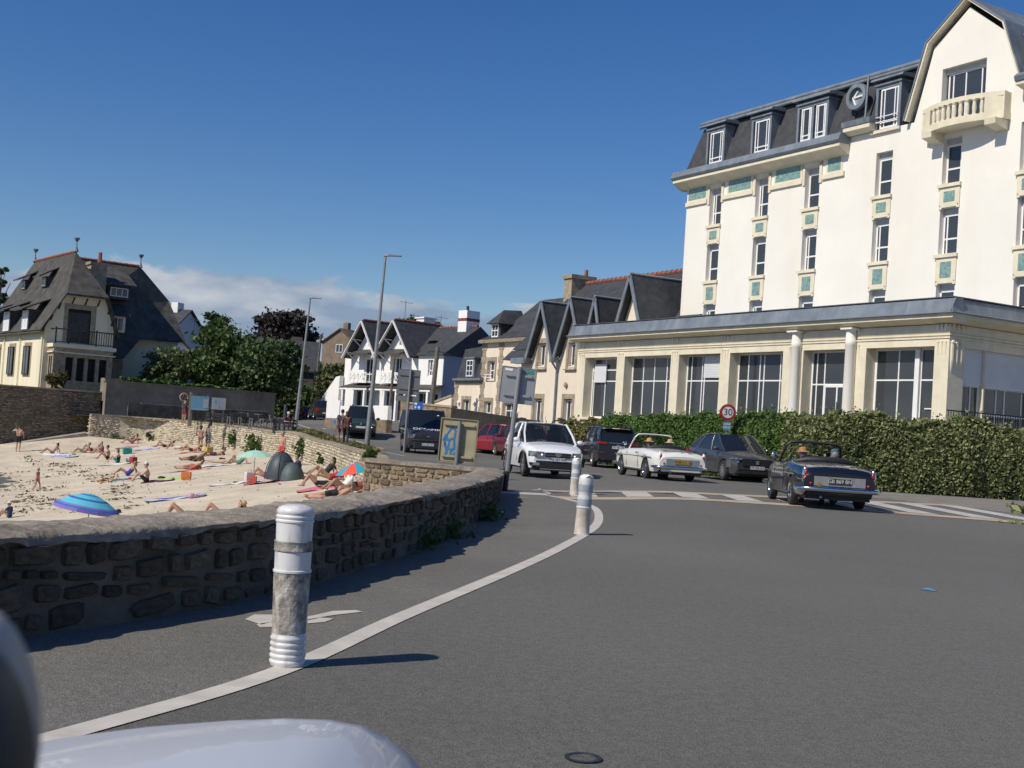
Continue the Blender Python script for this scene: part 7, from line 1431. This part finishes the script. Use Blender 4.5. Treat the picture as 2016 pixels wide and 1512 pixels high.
person('walking man in a blue shirt beside the woman in brown',onland(671,866,60.4),R(100),'walk','tan',1.74,(DKH,0),[('shirt',(.05,.06,.10),'tshirt'),('shorts',(.20,.05,.06),'shorts')])
person('walking woman in a patterned brown top and dark trousers beside the nearer lamp',onland(680,868,59.6),R(95),'walk','tan',1.66,((.12,.05,.03),1),[('top',(.11,.045,.04),'tshirt'),('trousers',(.02,.02,.035),'trousers')],fem=True)
person('person in a white cap seated on the promenade bench',onland(566,846,72.1),R(-60),'seat','tan',1.68,(DKH,0),[('top',(.03,.02,.03),'tshirt'),('trousers',(.05,.05,.07),'trousers')],(WHT,False))
# in the open cars
def incar(c,lx,ly,label,hat,top,sk='tan',hr=(GRY,0)):
    m=c.r.matrix_basis if False else None; yaw=c.r.rotation_euler.z; x,y,z=c.r.location; cs,sn=math.cos(yaw),math.sin(yaw)
    person(label,(x+cs*lx-sn*ly,y+sn*lx+cs*ly,z-.10),yaw,'seat',sk,1.70,hr,[('shirt',top,'tshirt'),('trousers',(.04,.04,.06),'trousers')],hat)
incar(cb,-.12,.34,'driver in an orange straw hat and pale shirt in the navy convertible',((.42,.20,.07),True),(.42,.55,.50),'red'); incar(cb,-.08,-.34,'passenger in a blue green headscarf in the navy convertible',((.05,.13,.13),False),(.05,.10,.11))
incar(cw,-.12,.34,'driver in an orange straw hat in the white convertible',((.60,.34,.13),True),(.03,.03,.05),'red'); incar(cw,-.08,-.34,'passenger in a yellow straw hat in the white convertible',((.62,.40,.18),True),(.10,.08,.07))
# ================================================================= beach things
def towel(px,py,yaw,l,w_,c,label,c2=None):
    x,y,z=onsand(px,py); o=thing('beach_towel',label,'towel',(x,y,z),yaw,'towels spread on the sand'); mb=MB(); n=8; vs=[]; cs,sn=math.cos(yaw),math.sin(yaw)
    for i in range(n+1):
        for j in range(4):
            lx=-l/2+l*i/n; ly=-w_/2+w_*j/3; gx,gy=x+cs*lx-sn*ly,y+sn*lx+cs*ly; vs.append((lx,ly,sand(gx,gy)+bumps(gx,gy)-z+.025+.012*math.sin(i*2.1+j)))
    mb.add(vs,[(i*4+j,i*4+j+1,(i+1)*4+j+1,(i+1)*4+j) for i in range(n) for j in range(3)]); mb.build('cloth',mat('towel_%d_%d_%d'%tuple(int(q*255) for q in c),c,.9,.12,9),o)
    if c2:
        sb=MB()
        for k in (0,2): sb.add([(v[0],v[1]*1.0+0,v[2]+.006) for v in [vs[i*4+k] for i in range(n+1)]+[vs[i*4+k+1] for i in range(n+1)]],[(i,i+1,n+1+i+1,n+1+i) for i in range(n)])
        for k in (0,): pass
        sb.build('stripe',mat('towel_%d_%d_%d'%tuple(int(q*255) for q in c2),c2,.9,.1,9),o)
    return o
LAV=(.45,.45,.68); PNK=(.62,.25,.28)
for a in ((110,895,R(185),1.8,.8,WHT,'white towel under the woman at the slipway foot'),(128,900,R(190),1.7,.8,(.36,.38,.62),'blue violet towel lying flat left of the seated group'),(285,884,R(185),2.0,.8,LAV,'lavender towel beside the beach wall'),(225,914,R(190),1.9,.9,WHT,'white towel under the pair with the teal cloth'),(375,927,R(180),2.0,.9,PNK,'pink towel under the sunbather in orange'),(430,917,R(188),2.2,.9,WHT,'white towel under the fair haired sunbather'),(465,952,R(195),2.2,.8,WHT,'long white towel left of the tent'),(640,962,R(190),2.0,1.0,(.62,.16,.24),'bright pink towel under the knees-up woman'),(345,983,R(188),2.1,.8,WHT,'white and blue striped towel on open sand',(.10,.14,.45)),(250,880,R(200),1.6,.8,(.55,.22,.26),'pink towel by the dark bush at the beach wall'),(374,891,R(178),1.8,.8,(.50,.16,.10),'orange red towel under the sunbather with pale hat'),(330,944,R(185),1.7,.8,(.38,.62,.12),'lime green towel behind the man in the white cap'),(310,948,R(185),1.5,.8,(.14,.03,.06),'dark red towel beside the lime green one'),(415,897,R(190),1.5,.7,(.62,.30,.16),'orange towel behind the standing women'),(215,945,R(190),1.2,.7,(.62,.24,.04),'orange and yellow towel in front of the man in the white cap'),(520,950,R(190),1.6,.8,(.60,.10,.16),'red towel left of the tent'),(700,975,R(190),1.6,.8,(.25,.5,.45),'teal towel by the end of the rubble wall'),(655,992,R(188),1.8,.9,WHT,'white towel under the man in black trunks'),(248,944,R(190),1.5,.8,(.04,.20,.24),'dark teal towel under the woman in blue')): towel(*a)
def bag(px,py,sz,c,label,cat='bag',name='beach_bag',handles=True,shape='tote'):
    x,y,z=onsand(px,py); o=thing(name,label,cat,(x,y,z),R(random.uniform(0,90))); m=mat('bag_%d_%d_%d'%tuple(int(q*255) for q in c),c,.75,.15,8); a,b,h=sz
    if shape=='tote': MB().loft([[(-a/2*k,-b/2*k,zz),(a/2*k,-b/2*k,zz),(a/2*k,b/2*k,zz),(-a/2*k,b/2*k,zz)] for k,zz in ((.85,0),(1,h*.3),(1.03,h*.8),(.97,h))]).build('body',m,o,30)
    elif shape=='bucket': MB().lathe([(a*.36,0),(a*.42,h*.1),(a*.5,h),(a*.46,h),(a*.38,h*.15)],14,cap=False).build('body',m,o,40)
    else:
        hb=MB(); r5=random.Random(int(px*7+py))
        for k in range(6): hb.ell((r5.uniform(-.3,.3)*a,r5.uniform(-.3,.3)*b,h*r5.uniform(.12,.3)),(a*r5.uniform(.18,.34),b*r5.uniform(.18,.34),h*r5.uniform(.2,.34)),8,5,MX.Rotation(r5.uniform(0,3),3,'Z')@MX.Rotation(r5.uniform(-.4,.4),3,'X'))
        hb.build('body',m,o,60)
    if handles: MB().tube([(-a*.25,0,h*.92),(-a*.15,0,h*1.3),(a*.15,0,h*1.3),(a*.25,0,h*.92)],.015,5).build('handle',m,o)
for a in ((250,895,(.55,.4,.45),(.02,.30,.24),'large teal green bag behind the woman with the teal cloth'),(256,910,(.5,.35,.3),WHT,'white cool bag below the large teal bag'),(262,911,(.35,.3,.35),(.35,.02,.03),'red bag right of the white cool bag'),(366,945,(.42,.42,.38),(.62,.20,.05),'orange basket alone beyond the lime green towel'),(410,893,(.45,.35,.4),(.50,.36,.08),'yellow beach bag behind the standing women'),(490,950,(.34,.3,.42),(.62,.60,.55),'pale striped beach bag under the mint parasol'),(497,952,(.3,.25,.3),(.55,.10,.08),'small red bag beside the pale striped bag')): bag(*a)
for a in ((318,942,(.4,.35,.25),(.05,.03,.035),'dark rucksack on the dark red towel'),(342,943,(.22,.2,.14),(.08,.06,.05),'small dark bundle on the lime green towel'),(437,904,(.4,.3,.2),(.03,.03,.035),'black rucksack near the grey green plant'),(465,951,(.35,.2,.12),(.03,.03,.04),'small black bundle on the long white towel'),(378,981,(.6,.45,.35),(.55,.30,.42),'pile of pink and cream clothes at the striped towel end'),(258,945,(.3,.3,.25),(.40,.05,.08),'red bundle between the seated man and the orange towel'),(225,1012,(.5,.4,.3),BLK,'dark bundle at the rim of the blue striped parasol'),(145,896,(.35,.3,.25),(.03,.25,.14),'green bundle at the end of the blue violet towel'),(455,912,(.6,.4,.25),(.40,.33,.20),'sand coloured cloth heap beyond the fair haired sunbather'),(152,898,(.4,.3,.22),(.65,.55,.40),'cream cloth heap beside the green bundle'),(600,945,(.5,.35,.25),BLK,'black bag right of the tent')): bag(*a,handles=False,shape='heap',name='bundle',cat='bundle')
def parasol(px,py,Y,rad,hgt,tilt,cols,label,n=8,rings=None,rz=0,drop=.42):
    q=P(px,py,Y); g=V((q.x,q.y,sand(q.x,q.y))); o=thing('beach_parasol',label,'parasol',g,rz); topz=q.z-g.z
    MB().tube([(0,0,-.2),(0,0,topz)],.014,8).build('pole',M_steel,o)
    m3=MX.Rotation(tilt,3,'Y'); pv_=V((0,0,topz)); ms=[mat('parasol_%d_%d_%d'%tuple(int(q*255) for q in c),c,.7,.05,5) for c in cols]
    def pt(r,a): 
        sc=1-.035*(1-math.cos(n*a))*.5*r; return pv_+m3@V((rad*r*sc*math.cos(a),rad*r*sc*math.sin(a),-drop*rad*(r**1.7)))
    if rings:
        r0_=0.02
        for k,(r1,ci) in enumerate(rings):
            mb=MB(); N_=n*3
            for i in range(N_):
                a0,a1=2*math.pi*i/N_,2*math.pi*(i+1)/N_; mb.add([pt(r0_,a0),pt(r0_,a1),pt(r1,a1),pt(r1,a0)],[(0,1,2,3)])
            mb.build('canopy_band',ms[ci],o,50); r0_=r1
        mb=MB()
        for i in range(n*3):
            a0,a1=2*math.pi*i/(n*3),2*math.pi*(i+1)/(n*3); d_=m3@V((0,0,-.09)); mb.add([pt(1,a0),pt(1,a1),pt(1,a1)+d_,pt(1,a0)+d_],[(0,1,2,3)])
        mb.build('valance',ms[-1],o)
    else:
        for i in range(n):
            mb=MB(); vs=[]; 
            for r in (.02,.35,.7,1):
                for j in range(4): vs.append(pt(r,2*math.pi*(i+j/3)/n))
            mb.add(vs,[(a*4+b,a*4+b+1,(a+1)*4+b+1,(a+1)*4+b) for a in range(3) for b in range(3)]); mb.build('canopy_panel',ms[i%len(ms)],o,50)
    for i in range(n): MB().tube([pt(r,2*math.pi*i/n)-V((0,0,.012)) for r in (.03,.5,1)],.006,4).build('rib',M_steel,o)
    MB().tube([pv_,pv_+m3@V((0,0,.08))],[.018,.008],6).build('finial',M_pvc,o); return o
parasol(178,972,33,.86,1.6,R(9),[(.05,.42,.55),(.04,.12,.45),(.10,.50,.60),(.20,.16,.48)],'blue and turquoise ringed parasol on the near sand',10,[(.22,0),(.30,1),(.52,2),(.62,1),(.86,2),(.93,3),(1.0,1)],R(20),.45)
parasol(503,886,57,.92,1.6,R(-3),[(.36,.62,.48)],'mint green parasol left of the dark tent',8,None,0,.35)
parasol(697,912,38,.62,1.5,R(-12),[(.03,.33,.42),(.75,.08,.05)],'red and blue sectored parasol partly hidden by the rubble wall',8,None,R(12),.48)
# pop-up tent
x,y,z=onsand(560,945); tn=thing('beach_tent','dark blue grey pop-up beach tent below the man in red shorts','tent',(x,y,z),R(160)); M_tn=mat('tent_fabric',(.045,.06,.075),.55,.15,5); M_tn2=mat('tent_mesh',(.075,.10,.10),.6,.1,9)
def dome(cx,cy,rx,ry,h,nm,m,a0=0,a1=2*math.pi,pw=1.0):
    mb=MB(); vs=[]; n=16; k=7
    for i in range(k+1):
        t=math.pi/2*i/k
        for j in range(n+1):
            a=a0+(a1-a0)*j/n; fold=1+.025*math.sin(a*8)*math.sin(2*t); vs.append((cx+rx*math.cos(t)*math.cos(a)*fold,cy+ry*math.cos(t)*math.sin(a)*fold,h*math.sin(t)**pw))
    mb.add(vs,[(i*(n+1)+j,i*(n+1)+j+1,(i+1)*(n+1)+j+1,(i+1)*(n+1)+j) for i in range(k) for j in range(n)]); return mb.build(nm,m,tn,70)
tn.rotation_euler=(0,0,0)
dome(-.18,.1,.62,.7,1.12,'canopy',M_tn); dome(.34,-.28,.50,.55,.74,'front_canopy',M_tn2)
MB().tube([(-.18+.64*math.cos(math.pi*j/20),.02,1.14*math.sin(math.pi*j/20)) for j in range(21)],.016,6).build('hoop',M_blk,tn)
MB().tube([(.34+.52*math.cos(math.pi*j/20),-.36,.75*math.sin(math.pi*j/20)) for j in range(21)],.012,6).build('hoop',M_blk,tn)
MB().tube([(-.18,.1-.72*math.cos(math.pi*j/20),1.13*math.sin(math.pi*j/20)) for j in range(11)],.010,6).build('hoop',M_tn2,tn)
# seaweed lines and debris
rg=np.random.default_rng(5); pts=[]
def weedline(pix,n,wd):
    p=[V(onsand(*q)) for q in pix]; pa=Path([V((q.x,q.y,0)) for q in p])
    for k in range(n):
        s=rg.random()*pa.len; c,d=pa.at(s); c=c+V((-d.y,d.x,0))*rg.normal()*wd
        for j in range(rg.integers(3,9)):
            x,y=c.x+rg.normal()*.22,c.y+rg.normal()*.12; pts.append((x,y,sand(x,y)+bumps(x,y)+.02))
weedline([(0,892),(60,902),(130,915),(190,935),(230,955),(245,985),(250,1003)],75,.3); weedline([(0,935),(40,955),(55,985),(60,1010)],70,.6); weedline([(60,905),(120,925),(200,950)],30,.8); weedline([(20,960),(120,1000),(240,1000)],30,1.4)
o=leaf_obj('seaweed',pts,.085,leafmat('seaweed_leaf',(.05,.042,.025),(.18,.145,.085),0,.8),kind='stuff',flat=2.5,aspect=2.6,seed=3); o['label']='dark dried seaweed strewn along the tide lines of the beach'; o['category']='seaweed'
pts=[(rg.uniform(-40,-3),rg.uniform(25,92)) for _ in range(1500)]; pts=[(x,y,sand(x,y)+bumps(x,y)+.01) for x,y in pts if x<xl(y)-.5]
o=leaf_obj('beach_debris',pts,.07,leafmat('debris_leaf',(.12,.09,.06),(.35,.28,.2),0,.8),kind='stuff',flat=2.5,aspect=1.8,seed=8); o['label']='scattered bits of weed and shell on the sand'; o['category']='debris'
